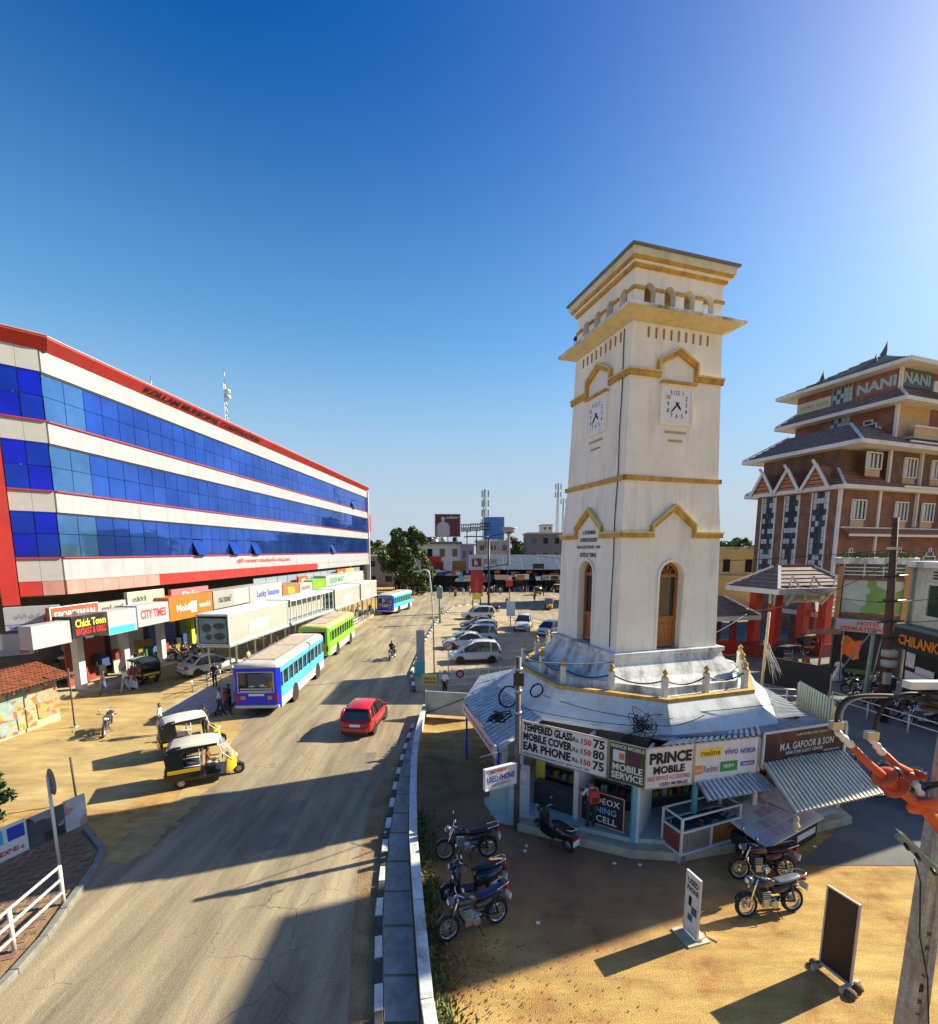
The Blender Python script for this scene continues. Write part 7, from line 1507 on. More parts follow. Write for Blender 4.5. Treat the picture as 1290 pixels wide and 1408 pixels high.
    for p in out.polygons:
        c = p.center; best = None
        for a, b in E:
            va, vb = V[a], V[b]; dv = vb-va; t = max(0, min(1, (c-va).dot(dv)/max(1e-9,dv.length_squared))); dd = (va+dv*t-c).length
            if best is None or dd < best[0]: best = (dd, lab[a] if t < .5 else lab[b], t)
        l = best[1]
        if l == 'sleeve': l = 'torso' if c.z > 1.12 or pose == 'sit' else 'skin'
        if l == 'head' or l == 'hair': l = 'hair' if (c.z > 1.665 or (c.y < -.015 and c.z > 1.56)) else 'skin'
        if l == 'leg' and c.z > 1.0 and pose != 'sit': l = 'torso'
        p.material_index = order.index(l); p.use_smooth = True
    _PM[key] = out; return out
_CM = {}
def cloth(c):
    k = tuple(c)
    if k not in _CM: _CM[k] = M('cloth %s' % (k,), c, .85, var=.15, scale=8)
    return _CM[k]
def person(label, loc, rz, shirt, legs, pose='stand', group=None, h=1.66, fingers=False, z=None):
    me = person_mesh(pose, fingers); o = bpy.data.objects.new('person', me); COL.objects.link(o)
    for i, m in enumerate((cloth(shirt), cloth(legs), SKIN, HAIR, BLACK)): o.material_slots[i].link = 'OBJECT'; o.material_slots[i].material = m
    k = h/1.76; o.scale = (k,k,k); o.location = loc; o.rotation_euler = (0,0,rz); tag(o, label, 'person', group); return o
# rz: 0 = facing away from the camera (+Y)
WS, DJ, BK_ = (.66,.66,.68), (.05,.07,.14), (.02,.02,.024)
sp = G(812,1147,.28); pr_ = person('person in white shirt and dark trousers with a red backpack at the shop counter', (3.78,13.72,.42), R(8), (.60,.60,.60), (.025,.025,.03), 'reach', None, 1.66, True)
bp_ = thing('backpack', 'red backpack with dark straps on the back of the person at the counter', 'backpack', (3.78,13.72,.42), R(8))
MB().loft([[(-.13,-.14,.93),(.13,-.14,.93),(.13,-.27,.95),(-.13,-.27,.95)],[(-.165,-.13,1.05),(.165,-.13,1.05),(.15,-.31,1.05),(-.15,-.31,1.05)],[(-.155,-.125,1.28),(.155,-.125,1.28),(.14,-.27,1.28),(-.14,-.27,1.28)],[(-.09,-.12,1.37),(.09,-.12,1.37),(.08,-.2,1.36),(-.08,-.2,1.36)]],0,True,True).build('bag', M('backpack red', (.50,.05,.03), .7, var=.15), bp_)
for s in (-1,1): MB().tube([(s*.11,-.13,1.32),(s*.13,.0,1.41),(s*.14,.10,1.30),(s*.15,.06,1.1),(s*.14,-.12,1.0)],.018,6).build('strap', BLACK, bp_)
MB().box(-.1,-.335,1.02,.1,-.29,1.16).build('pocket', M('backpack dark', (.12,.02,.02), .7), bp_)
# shoppers around the rickshaw at the left
for (px,py,rz,sh_,lg,pose,lab) in ((144,957,-60,(.05,.06,.12),(.08,.12,.28),'walk','person in dark blue walking with a bag near the rickshaw'),(131,935,10,BK_,BK_,'stand','person in black standing at the rickshaw front'),(138,930,40,(.30,.05,.05),BK_,'stand','person in dark red top beside the rickshaw'),
    (173,952,160,WS,(.30,.38,.50),'walk','person in white shirt and pale jeans walking past the rickshaw'),(184,948,170,(.25,.04,.08),(.55,.55,.56),'dress','person in maroon top and long pale skirt by the rickshaw'),(192,935,20,(.04,.06,.20),(.03,.04,.09),'stand','person in blue standing behind the rickshaw'),(200,928,200,(.10,.12,.08),BK_,'stand','person in olive shirt at the shop fronts')):
    p = G(px,py,0); person(lab,(p.x,p.y,.004),R(rz),sh_,lg,pose,'shoppers around the rickshaw')
for (px,py,rz,sh_,lg,pose,lab,z) in ((296,944,185,BK_,(.05,.06,.10),'stand','person in black standing alone on the platform slabs',.22),(303,984,-60,WS,(.04,.05,.09),'walk','person in white shirt about to board the blue bus',.0),(311,985,-50,(.30,.03,.06),(.04,.03,.05),'walk','person in dark red top at the bus door side',.0),(316,978,-40,BK_,BK_,'stand','person in black next to the bus corner',.0),(222,1010,-70,(.60,.62,.66),(.05,.06,.1),'stand','person in white shirt leaning behind the second rickshaw',.0),(283,1012,80,BK_,BK_,'stand','person in black at the front of the second rickshaw',.0)):
    p = G(px,py,z); person(lab,(p.x,p.y,max(z,.004)),R(rz),sh_,lg,pose,'people around the blue bus')
rq = random.Random(9); cols = [WS,(.35,.04,.05),BK_,(.05,.07,.2),(.4,.35,.2),(.15,.3,.2),(.5,.3,.35)]
CN = dict(zip(cols, ('white','dark red','black','navy','tan','green','pink'))); LN = {BK_:'black', DJ:'dark blue', (.3,.28,.25):'grey', (.4,.38,.35):'pale'}
def who(sh_, lg, pose): return 'person in %s top and %s %s %s' % (CN[sh_], LN[lg], 'long skirt' if pose == 'dress' else 'trousers', 'walking' if pose == 'walk' else 'standing')
for k in range(22):
    y = 33+k*1.5+rq.uniform(-.5,.5); x = -18.0+(y-31)*.0735+rq.uniform(.9,1.9); sh_, lg, po_ = rq.choice(cols), rq.choice((BK_,DJ,(.3,.28,.25))), rq.choice(('stand','walk','stand','dress')); person(who(sh_,lg,po_)+' under the bus shelters',(x,y,.22),rq.uniform(-3,3),sh_,lg,po_,'people waiting under the bus shelters',rq.uniform(1.55,1.72))
# centre
p = G(612,957,0); person('person in white shirt and black trousers standing by the ornate fence',(p.x,p.y,.008),R(150),(.62,.62,.64),BK_,'stand',None,1.70)
p = G(1151,937,0); person('person in a long white dress walking near the hotel gate',(p.x,p.y,.012),R(-30),(.70,.68,.70),(.70,.68,.72),'dress',None,1.66)
p = G(1149,858,0); person('person in pale shirt standing beside the hoarding shop',(p.x-1.5,p.y-6,.012),R(180),(.50,.53,.58),(.40,.44,.50),'stand',None,1.7)
p = G(1210,985,0)
for k,(dx,dy,sh_,lg) in enumerate(((2.6,4.2,WS,BK_),(3.4,2.6,(.5,.5,.52),DJ),(4.3,1.2,(.02,.02,.02),(.1,.1,.12)))): person(('person in white shirt at the textile shop table','person in grey shirt outside the textile shop','person in black outside the textile shop')[k],(23.6+dx*.5,25.0+dy*.8,.012),R(190-60*k),sh_,lg,'stand',None,1.68)
# market crowd: one can just tell them apart
for k in range(70):
    px, py = rq.uniform(540,770), rq.uniform(810.5,820)
    if 690 < px < 712 and py > 806: continue
    p = G(px,py,0); sh_, lg, po_ = rq.choice(cols), rq.choice((BK_,DJ,(.4,.38,.35))), rq.choice(('stand','walk','dress')); person(who(sh_,lg,po_)+' in front of the market',(p.x,p.y,.01),rq.uniform(-3,3),sh_,lg,po_,'crowd in front of the market',rq.uniform(1.5,1.72))
for (px,py,lab) in ((697,835,'person in dark blue near the end of the parking island'),(735,828,'person crossing the shaded side road')):
    p = G(px,py,0); person(lab,(p.x,p.y,.012),R(170),(.04,.06,.18),(.03,.04,.1),'walk')
# riders
def rider(label, loc, rz, shirt, legs, col, grp=None):
    motorbike('motorcycle under the '+label, loc, rz+R(90), col=col, lean=0, group=None, name='motorcycle')
    x, y, z = loc; o = person(label, (x-(-.22)*math.sin(rz)*-1*0, y, z-.02), rz, shirt, legs, 'sit', grp, 1.66)
    o.location = Vector((x,y,z))+Matrix.Rotation(rz,3,'Z')@Vector((0,-.22,0.0))
p = G(540,906,0); rider('rider in black on a dark motorcycle heading away on the open road', (p.x,p.y,.008), R(-8), BK_, BK_, (.02,.02,.02))
p = G(606,849,0); rider('rider on a white scooter like bike further up the road', (p.x,p.y,.008), R(-4), (.05,.05,.06), BK_, (.5,.5,.5))
p = G(679,843,0); rider('rider passing the far end of the parking island', (p.x,p.y,.1), R(100), (.3,.05,.05), DJ, (.03,.03,.03))
p = G(722,812,0); rider('rider in front of the market hall', (p.x,p.y,.012), R(70), WS, DJ, (.3,.03,.03))
# drivers in the near rickshaw
c_, s_ = math.cos(R(26)), math.sin(R(26))
for (lx,ly,lab,sh_,lg) in ((.10,.05,'driver in brown shirt and white dhoti sitting in the front rickshaw',(.30,.12,.05),(.60,.60,.60)),(-.72,-.1,'passenger in dark clothes on the rickshaw bench',(.04,.04,.05),(.1,.1,.12))):
    o = person(lab, (-10.45+lx*c_-ly*s_, 17.75+lx*s_+ly*c_, -.16 if lx > 0 else -.12), R(26-90), sh_, lg, 'sit', None, 1.56)
# ================================================================== STREET FURNITURE AND FOREGROUND
# dark back of the standing board
b0, b1 = G(1128,1325,.05), G(1170,1358,.05); du = (b1-b0)*Vector((1,1,0)); wdb = du.length; du.normalize(); nb_ = du.cross(Z)
bo = thing('standing_board', 'tall dark brown back of a standing notice board on two small feet', 'board', (b0.x,b0.y,0))
MB().obox(du*wdb/2+Z*1.02, du*wdb/2, nb_*.02, Z*.90).build('panel', M('board back dark', (.03,.016,.014), .55, var=.15), bo)
mb = MB(); mb.plane_sweep([(0,.12),(wdb,.12),(wdb,1.92),(0,1.92)],.03,.03,Vector((0,0,0))+nb_*.01,du,nb_,closed=True); mb.build('frame', M('board edge pale', (.45,.40,.34), .6), bo)
for s in (.02,wdb-.02): MB().obox(du*s+Z*.06, nb_*.28, du*.035, Z*.06).build('foot', CONC, bo)
MB().obox(du*wdb/2+Z*.10+nb_*.02, du*wdb/2, nb_*.03, Z*.02).build('bottom_rail', M('board edge pale', (.45,.40,.34), .6), bo)
for (s,q) in ((-.04,.1),(wdb+.05,-.12),(wdb+.1,.16)): MB().lathe([(0,0),(.10,.02),(.12,.07),(.07,.13),(0,.15)],7,tuple(du*s+nb_*q)).build('weight_stone', M('weight stone', (.12,.075,.05), .9, var=.3), bo)
# A-frame used phone sign
a0, a1 = G(941,1275,.06), G(957,1292,.06); da_ = (a1-a0)*Vector((1,1,0)); wa = max(.42, da_.length); da_.normalize(); na_ = da_.cross(Z)
af = thing('pavement_sign', 'small white pavement sign with used phone print on a wire foot', 'sign', (a0.x,a0.y,0))
MB().obox(da_*wa/2+Z*.82, da_*wa/2, na_*.015, Z*.74).build('panel', paint('pavement sign white', (.70,.68,.64)), af)
mb = MB(); mb.plane_sweep([(0,.08),(wa,.08),(wa,1.56),(0,1.56)],.03,.03,na_*.0,da_,na_,closed=True); mb.build('frame', WHITE, af)
text('USED', da_*wa/2+Z*1.36+na_*.017, da_, Z, .15, TINK, af, wa*.8, .004, .03, True); text('PHONE', da_*wa/2+Z*1.17+na_*.017, da_, Z, .14, TINK, af, wa*.84, .004, .03, True)
for k,(x,z,w_,h_) in enumerate(((.10,.75,.09,.24),(.2,.58,.16,.2),(.1,.38,.14,.16))): MB().obox(da_*(x+w_/2)+Z*(z+h_/2)+na_*.018, da_*w_/2, na_*.003, Z*h_/2).build('print_patch', (TINK,M('print teal',(.05,.10,.12),.6),M('print teal',(.05,.10,.12),.6))[k], af)
MB().tube([na_*-.35+Z*.02, na_*-.02+Z*.9],.012,5).build('stay', STEEL, af); MB().obox(da_*wa/2+Z*.02, da_*(wa*.7), na_*.3, Z*.02).build('foot_plate', M('foot sheet', (.45,.40,.30), .7, var=.2), af)
# concrete pole with cross-arm, red isolator switch gear (right edge)
PCC = M('pole concrete', (.40,.38,.32), .9, var=.3, scale=9, dirt=(.12,.10,.07), dirtamt=.85, dscale=3.5, dmin=.46, streak=.2, bump=.7, bscale=26)
pb_ = G(1247,1440,0); cp = thing('concrete_pole', 'tapered grey concrete electricity pole with painted number at the right edge', 'pole', (pb_.x,pb_.y,0))
TPX = Dp(1283,985,pb_.y+.1); ztop = 6.5
def sec(z): k = 1-.045*z; return [(x*k+.0*z, y*k, z) for x,y in ((-.20,-.12),(-.05,-.12),(-.04,-.085),(.04,-.085),(.05,-.12),(.20,-.12),(.20,.12),(-.20,.12))]
MB().loft([sec(-.05),sec(ztop)],0,True).build('shaft', PCC, cp, .01)
for k, ch in enumerate('KR 7-01'): 
    if ch != ' ': text(ch, (0,-.09,2.35-k*.26), (0,0,-1), (1,0,0), .12, TINK, cp, .14, .01, .01, name='painted_number')
GA = M('cross arm green grey', (.20,.27,.25), .55, metal=.3, var=.15, dirt=(.35,.33,.28), dirtamt=.5)
arm0, arm1 = Dp(1236,1148,pb_.y-.05)-cp.location, Dp(1330,1235,pb_.y-.35)-cp.location
for k, zo in enumerate((0,.0)):
    pass
MB().bar(arm0, arm1, .10, .14).build('cross_arm', GA, cp); MB().bar(arm0+Z*.075+Vector((-.02,0,0)), arm1+Z*.075, .16, .012).build('arm_flange', M('arm flange pale', (.50,.52,.48), .5, metal=.3), cp)
for f_ in (.06,.22,.45): MB().tube([arm0.lerp(arm1,f_)+Vector((-.05,-.1,-.03)), arm0.lerp(arm1,f_)+Vector((-.1,-.22,-.05))],.03,6).build('bolt', BLACK, cp)
MB().tube([q for q in [arm0.lerp(arm1,.25)+Vector((-.1,-.1,-.1)), Vector((-.28,-.1,3.4)), Vector((-.22,-.16,2.4)), Vector((.02,-.16,1.6)), Vector((.2,-.16,.4))]],.012,5).build('earth_wire', CABLE, cp)
RO = M('isolator red oxide', (.50,.075,.022), .5, bump=.2, bscale=18, var=.12, dirt=(.25,.05,.03), dirtamt=.4); PCL = M('porcelain white', (.66,.64,.60), .3, var=.1)
iso = thing('isolator_switch', 'red orange electrical isolator arms with white porcelain heads on the pole', 'switchgear', cp.location+Vector((0,0,0)))
Yi = pb_.y-.25
def I(px,py,dy=0): return Dp(px,py,Yi+dy)-cp.location
mb = MB(); mb.tube([I(1168,1022),I(1190,1046),I(1235,1085),I(1270,1110),I(1295,1140)],[.05,.06,.075,.09,.1],8); mb.build('arm', RO, iso)
mb = MB(); mb.tube([I(1212,1032,.3),I(1232,1052,.3),I(1262,1068,.3)],[.05,.06,.07],8); mb.build('arm', RO, iso)
def disc(c, r, th, ax, mt, nm):
    mb = MB(); ax = Vector(ax).normalized(); mb.tube([Vector(c)-ax*th, Vector(c)-ax*th*.4, Vector(c)+ax*th*.4, Vector(c)+ax*th],[r*.55,r,r,r*.55],16); return mb.build(nm, mt, iso)
axd = I(1295,1140)-I(1168,1022)
disc(I(1216,1068),.19,.03,axd,RO,'shed_disc'); disc(I(1232,1082),.20,.03,axd,RO,'shed_disc'); disc(I(1247,1070,.3),.15,.07,(0,1,.5),RO,'shed_disc'); disc(I(1272,1108),.25,.07,(.1,1,.7),RO,'hub_disc'); disc(I(1262,1065,.3),.13,.05,(.5,.2,.5),RO,'shed_disc')
disc(I(1228,1064,.15),.13,.08,(.3,1,.2),BLACK,'black_bush')
for (a,b) in (((1150,1005),(1172,1026)),((1198,1015),(1214,1036)),((1258,1075),(1272,1105))):
    mb = MB(); p, q = I(*a), I(*b); mb.tube([p.lerp(q,k/6) for k in range(7)],[.035,.06,.04,.065,.045,.065,.05],10); mb.build('porcelain_head', PCL, iso)
for s_ in (0,1): mb = MB(); p = I(1150+48*s_,1000+14*s_); mb.box(p.x-.09,p.y-.05,p.z-.03,p.x+.09,p.y+.05,p.z+.10); mb.build('terminal_clamp', STEEL, iso)
def wire(pts, r=.018, mt=CABLE, par=None, nm='jumper_cable'): return MB().tube(pts, r, 6).build(nm, mt, par)
wire(smooth([I(1150,1000),I(1152,978),I(1168,960),I(1210,956),I(1260,962),I(1320,985)]),.03,CABLE,iso); wire(smooth([I(1156,1000),I(1160,975),I(1180,960),I(1220,958)]),.02,M('grey jumper',(.3,.3,.3),.4),iso)
wire(smooth([I(1200,1012,.3),I(1212,975,.3),I(1238,956,.3),I(1270,956,.3),I(1310,972,.3)]),.034,CABLE,iso)
wire(smooth([I(1260,1078),I(1280,1078),I(1320,1072)]),.03,CABLE,iso); wire(smooth([I(1266,1090),I(1282,1082),I(1320,1076)]),.03,CABLE,iso)
PI_ = I(1283,958,.1); mb = MB(); mb.lathe([(.05,-.25),(.17,-.2),(.17,-.15),(.07,-.12),(.19,-.06),(.19,-.02),(.07,.0),(.21,.05),(.21,.09),(.07,.12)],14,tuple(PI_)); mb.build('pin_insulator', M('brown porcelain', (.05,.025,.02), .2), iso)
mb = MB(); mb.box(PI_.x-.45,PI_.y-.08,PI_.z+.14,PI_.x+.3,PI_.y+.08,PI_.z+.26); mb.build('top_bracket', PCL, iso)
# dark pole in the street (right), pale green pole, red pole, white railing
dpl = G(1213,992,0); dk = thing('tall_pole', 'tall rusty dark brown electricity pole in front of the hotel', 'pole', (dpl.x,dpl.y,.012)); zt = Dp(1232,712,dpl.y).z; xt = Dp(1232,712,dpl.y).x-dpl.x
MB().tube([(0,0,0),(xt*.5,0,zt*.5),(xt,0,zt)],[.26,.20,.13],10).build('shaft', M('pole rust', (.075,.035,.028), .75, var=.25, dirt=(.03,.02,.02), dirtamt=.5), dk)
for k,z in enumerate((zt-1.6,zt*.72,zt*.60,zt*.5,zt*.42)):
    x = xt*z/zt; MB().box(x-.2,-.2,z,x+.2,.2,z+.14).build('clamp', STEEL if k == 0 else BLACK, dk)
    if k: MB().tube([(x-.7,-.1,z),(x+.7,-.1,z+.1)],.04,6).build('side_arm', BLACK, dk)
for z in (zt*.33,zt*.28): mb = MB(); mb.lathe([(.16,0),(.34,.05),(.34,.35),(.18,.42)],12,(xt*z/zt,-.15,z)); mb.build('meter_drum', SGY, dk)
for k in range(3): MB().box(-.45+.3*k,-.4,zt*.20-k*.3,-.15+.3*k,-.2,zt*.20+.6-k*.3).build('junction_box', SGY if k != 1 else BLACK, dk)
gpl = G(1188,968,0); g_ = thing('slim_pole', 'slim pale green pole with stay wires beside the tall rusty pole', 'pole', (gpl.x,gpl.y,.012)); gz = Dp(1192,865,gpl.y).z
MB().tube([(0,0,0),(.1,0,gz)],[.13,.09],8).build('shaft', M('pole pale green', (.30,.36,.30), .7, dirt=(.15,.13,.1), dirtamt=.5), g_)
MB().tube([(.1,0,gz),(-4.2,-1.6,.6)],.04,5).build('stay_wire', STEEL, g_); MB().tube([(.9,.2,gz+.2),(.2,.1,.0)],.035,5).build('stay_wire', STEEL, g_)
rpl = G(1122,938,0); rp2 = thing('red_pole', 'slim red painted pole with a wrinkled orange cloth and bracket', 'pole', (rpl.x,rpl.y,.012)); rzt = Dp(1127,868,rpl.y).z
MB().tube([(0,0,0),(.25,0,rzt)],.07,8).build('shaft', RED, rp2); MB().box(-.9,-.1,rzt-.2,1.3,.0,rzt+.15).build('sign_plate', M('rust sheet', (.30,.17,.12), .8, var=.2), rp2)
cg = MB(); rows = []
for i in range(9): rows.append([(1.4+i*.16, -.15+.10*math.sin(i*1.3+j), rzt-.3-j*.26+.12*math.sin(i*.9)-.05*i) for j in range(6)])
cg.loft(rows,0,False,True,closed=False); cg.build('orange_cloth', M('orange cloth', (.72,.14,.02), .7, var=.2), rp2); MB().tube([(1.45,-.1,rzt),(1.5,-.1,0)],.04,6).build('side_post', STEEL, rp2)
for (a,b) in (((14.6,27.6),(20.6,26.4)),((20.9,26.3),(22.6,18.6))):
    A_, B_ = Vector((*a,.012)), Vector((*b,.012)); rl = thing('white_road_railing', ('white pipe railing along the far side of the side road','white pipe railing along the near side of the side road bend')[a[0] > 20], 'railing', (0,0,0)); n = int((B_-A_).length/1.8)
    for k in range(n+1): MB().tube([A_.lerp(B_,k/n), A_.lerp(B_,k/n)+Z*1.0],.045,6).build('post', RWM, rl)
    for z in (.95,.55): MB().tube([A_+Z*z, B_+Z*z],.035,6).build('rail', RWM, rl)
bh = thing('black_hoarding', 'black backed hoarding fence behind the tin roof near the side road', 'hoarding', (0,0,0))
h0, h1 = Dp(1045,985,23.5)*Vector((1,1,0)), Dp(1137,985,22.6)*Vector((1,1,0)); 
MB().bar(h0+Z*3.0, h1+Z*2.6, .06, 1.4).build('panel', M('hoarding back black', (.02,.02,.022), .7), bh)
for q in (0,1): MB().bar(h0.lerp(h1,q), h0.lerp(h1,q)+Z*3,.08).build('post', STEEL, bh)
gs = thing('green_sheet_fence', 'pale green corrugated sheet standing at the end of the tin roof', 'fence', (0,0,0))
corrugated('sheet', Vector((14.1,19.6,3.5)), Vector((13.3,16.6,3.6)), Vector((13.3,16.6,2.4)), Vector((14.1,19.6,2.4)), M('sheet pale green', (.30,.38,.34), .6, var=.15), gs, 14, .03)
for p in ((14.1,19.6),(13.3,16.6)): MB().box(p[0]-.04,p[1]-.04,0,p[0]+.04,p[1]+.04,3.4).build('post', STEEL, gs)
st_ = thing('bundled_post', 'short yellow post with tangled white wires beside the tower platform', 'post', Dp(1045,960,23)*Vector((1,1,0))); MB().tube([(0,0,0),(.1,0,6.0)],.07,6).build('shaft', M('post ochre', (.50,.42,.25), .7), st_)
mb = MB(); rw = random.Random(4)
for k in range(5): mb.tube(smooth([(.1+rw.uniform(-.2,.2),rw.uniform(-.2,.2),4.6-rw.uniform(0,.6)) if q % 2 else (.4+rw.uniform(-.3,.5),rw.uniform(-.3,.3),3.2-rw.uniform(0,.8)) for q in range(4)],4),.010,4)
mb.build('wires', M('white wire', (.55,.54,.50), .6), st_)
# gate panel in the gap at the end of the low wall
ga, gb = G(585,1003,.0), G(640,994,.0); gt = thing('sheet_gate', 'pale translucent sheet gate with a diagonal brace at the wall end', 'gate', (0,0,0))
gaL, gbL = Vector((-2.35,24.9,0)), Vector((.35,24.4,0))
MB().bar(gaL+Z*.78, gbL+Z*.78, .02, 1.25).build('sheet', M('sheet milky green', (.48,.52,.44), .5, var=.2, scale=2, dirt=(.25,.2,.1), dirtamt=.5), gt)
f = MB(); f.bar(gaL+Z*1.42,gbL+Z*1.42,.05); f.bar(gaL+Z*.16,gbL+Z*.16,.05); f.bar(gaL+Z*.1-Vector((0,.03,0)),gaL+Z*1.45-Vector((0,.03,0)),.06); f.bar(gbL+Z*.1,gbL+Z*1.45,.06); f.build('frame', WHITE, gt); MB().bar(gaL+Z*.2-Vector((0,.04,0)),gbL+Z*1.4-Vector((0,.04,0)),.05).build('brace', M('brace dark', (.12,.13,.12), .6), gt)
for p in (gaL,gbL): MB().bar(p+Vector((0,.08,0)),p+Vector((0,.08,1.5)),.08).build('post', STEEL, gt)
# ornate white fence in front of the parking
oa, ob_ = Vector((-1.9,30.0,.1)), Vector((3.7,31.6,.1)); of_ = thing('ornate_fence', 'white ornate metal fence of round loops in front of the parked cars', 'fence', (0,0,0)); do = (ob_-oa).normalized(); Lo = (ob_-oa).length; no = do.cross(Z)
for z in (.12,.55,.62,1.05,1.12): MB().bar(oa+Z*z,ob_+Z*z,.035).build('rail', RWM, of_)
for k in range(8): MB().bar(oa+do*Lo*k/7,oa+do*Lo*k/7+Z*1.2,.06).build('post', RWM, of_)
for k in range(24):
    c = oa+do*Lo*(k+.5)/24
    mb = MB(); mb.tube([c+Z*.835+do*.10*math.cos(a)+Z*.19*math.sin(a) for a in [2*math.pi*q/10 for q in range(11)]],.018,5); mb.bar(c+Z*.12,c+Z*.55,.025); mb.build('loop', RWM, of_)
# road signs around the island
nu = G(617,938,0); ns = thing('no_turn_sign', 'round white sign with red ring on a slim post at the island', 'sign', (nu.x,nu.y-.3,.1)); nz = Dp(615,889,nu.y).z
MB().tube([(0,0,0),(0,0,nz)],.03,6).build('post', STEEL, ns); mb = MB(); mb.lathe([(.33,-.01),(.33,.01)],20,(0,-.05,nz),axis='y'); mb.build('disc', TWHT, ns)
mb = MB(); mb.tube([(.285*math.cos(2*math.pi*k/20),-.07,nz+.285*math.sin(2*math.pi*k/20)) for k in range(21)],.045,6); mb.build('red_ring', TRED, ns)
mb = MB(); mb.tube([(-.10,-.09,nz-.15),(-.10,-.09,nz+.06),(0,-.09,nz+.14),(.10,-.09,nz+.05),(.10,-.09,nz-.04)],.025,5); mb.build('arrow', TINK, ns)
y0_ = G(600,950,0); ys = thing('yellow_notice', 'small yellow and dark notice board on the island corner', 'sign', (-2.5,29.4,.1)); MB().box(-.5,-.03,.35,.45,.03,1.05).build('panel', paint('notice yellow', (.62,.48,.14)), ys); text('DRIVE SLOW', (0,-.04,.8),(1,0,0),Z,.16,TINK,ys,.8); text('PARKING', (0,-.04,.55),(1,0,0),Z,.16,TINK,ys,.8)
for x in (-.4,.35): MB().box(x-.03,-.02,0,x+.03,.02,.4).build('leg', STEEL, ys)
pn = thing('pink_notice', 'round pink and black badge hanging on the ornate fence', 'sign', oa+do*1.35+Z*.85-no*-.06); mb = MB(); mb.lathe([(.28,-.02),(.28,.02)],8,axis='y'); mb.build('disc', M('badge black', (.03,.02,.03), .5), pn); mb = MB(); mb.lathe([(.18,-.01),(.18,.01)],12,(0,-.03,0),axis='y'); mb.build('pink_disc', paint('badge pink', (.6,.15,.30)), pn)
tb_ = thing('traffic_barrel', 'white advert column with turquoise base on the island kerb', 'column', (-3.5,33.5,.1)); MB().box(-.28,-.2,.9,.28,.2,3.2).build('panel', SW, tb_); MB().box(-.45,-.3,0,.3,.3,.9).build('base', paint('turquoise base', (.08,.42,.45)), tb_)
# street lamp
sl_ = thing('street_lamp', 'slim pale street lamp with a hooked head on the parking island', 'street lamp', (-2.55,33.8,.1)); lz = Dp(596,787,33.8).z
MB().tube(smooth([(0,0,0),(-.06,0,lz*.6),(-.25,0,lz-.5),(-.35,0,lz-.05),(-.62,0,lz+.08),(-.95,0,lz+.02)],6),.055,8).build('pole', M('lamp pole pale', (.50,.52,.50), .5, metal=.3), sl_); MB().obox((-1.15,0,lz-.03),(.28,0,0),(0,.10,0),(.02,0,.06)).build('lamp_head', STEEL, sl_, .02)
# red advert column in the junction
ap_ = G(655,842,0); ac = thing('advert_column', 'tall red advert panel with maroon board on top in the junction', 'advert', (ap_.x,ap_.y,0))
def zz(y): return Dp(655,y,ap_.y).z
for x in (-.5,.6): MB().box(x-.08,-.08,0,x+.08,.08,zz(766)).build('post', BLACK, ac)
MB().box(-.85,-.15,zz(815),.95,-.08,zz(785)).build('red_panel', paint('advert red', (.40,.02,.03)), ac); mb = MB(); mb.lathe([(.05,0),(.34,.1),(.30,.9),(.16,1.5),(.13,1.7),(.20,1.95),(.02,2.15)],10); o = mb.build('figure_print', M('figure red cloth', (.55,.06,.05), .6, var=.2), ac); o.scale = (1,.05,1); o.location = (.05,-.17,zz(813))
MB().box(-1.0,-.15,zz(784),1.05,-.08,zz(766)).build('white_board', SW, ac); MB().box(-.65,-.18,zz(779),.7,-.15,zz(768)).build('maroon_panel', MAR, ac); text('k',(.02,-.19,zz(773)),(1,0,0),Z,.8,TWHT,ac); MB().box(-.6,-.16,zz(824),.7,-.09,zz(816)).build('yellow_panel', TYEL, ac)
# other poles in the junction
for k,(px,pyb,pyt,r_,lab) in enumerate(((672,844,738,.16,'dark double lamp pole in the junction middle'),(605,858,805,.16,'greenish traffic pole at the island head'),(700,856,800,.06,'thin pole carrying a red signal box'),(595,820,782,.08,'thin dark pole near the street tree'))):
    p = G(px,pyb,0); zt_ = Dp(px,pyt,p.y).z; t_ = thing('lamp_pole', lab, 'pole', (p.x,p.y,.008)); MB().tube([(0,0,0),(0,0,zt_)],[r_,r_*.7],8).build('shaft', (BLACK,M('signal green', (.20,.30,.28), .6),BLACK,BLACK)[k], t_)
    if k == 0:
        for s in (-1,1): MB().tube([(0,0,zt_),(s*2.6,0,zt_+.9*s*.3+.3)],.08,6).build('arm', BLACK, t_); MB().obox((s*3.0,0,zt_+.3*s+.3),(.5,0,.05),(0,.15,0),(0,0,.08)).build('lamp_head', BLACK, t_)
    if k == 2: MB().box(-.4,-.2,zt_-.6,.4,.2,zt_+.2).build('signal_box', RED, t_)
    if k == 1: MB().box(-.35,-.2,zt_-1.6,.35,.2,zt_-.2).build('signal_head', M('signal green', (.20,.30,.28), .6), t_)
wp = G(702,862,0); tagw = thing('white_post_board', 'white blank board on a post at the railing by the silver car', 'board', (wp.x,wp.y,.1)); MB().box(-.5,-.04,1.2,.5,.04,3.0).build('panel', TWHT, tagw); MB().box(-.05,-.03,0,.05,.03,1.2).build('post', STEEL, tagw)
A_, B_ = G(700,855,.1), Vector((11.6,47.5,.1)); rl = thing('white_road_railing', 'white two rail railing along the shaded side road behind the parked cars', 'railing', (0,0,0))
for k in range(9): MB().tube([A_.lerp(B_,k/8), A_.lerp(B_,k/8)+Z*1.1],.05,6).build('post', RWM, rl)
for z in (1.05,.6): MB().tube([A_+Z*z,B_+Z*z],.045,6).build('rail', RWM, rl)
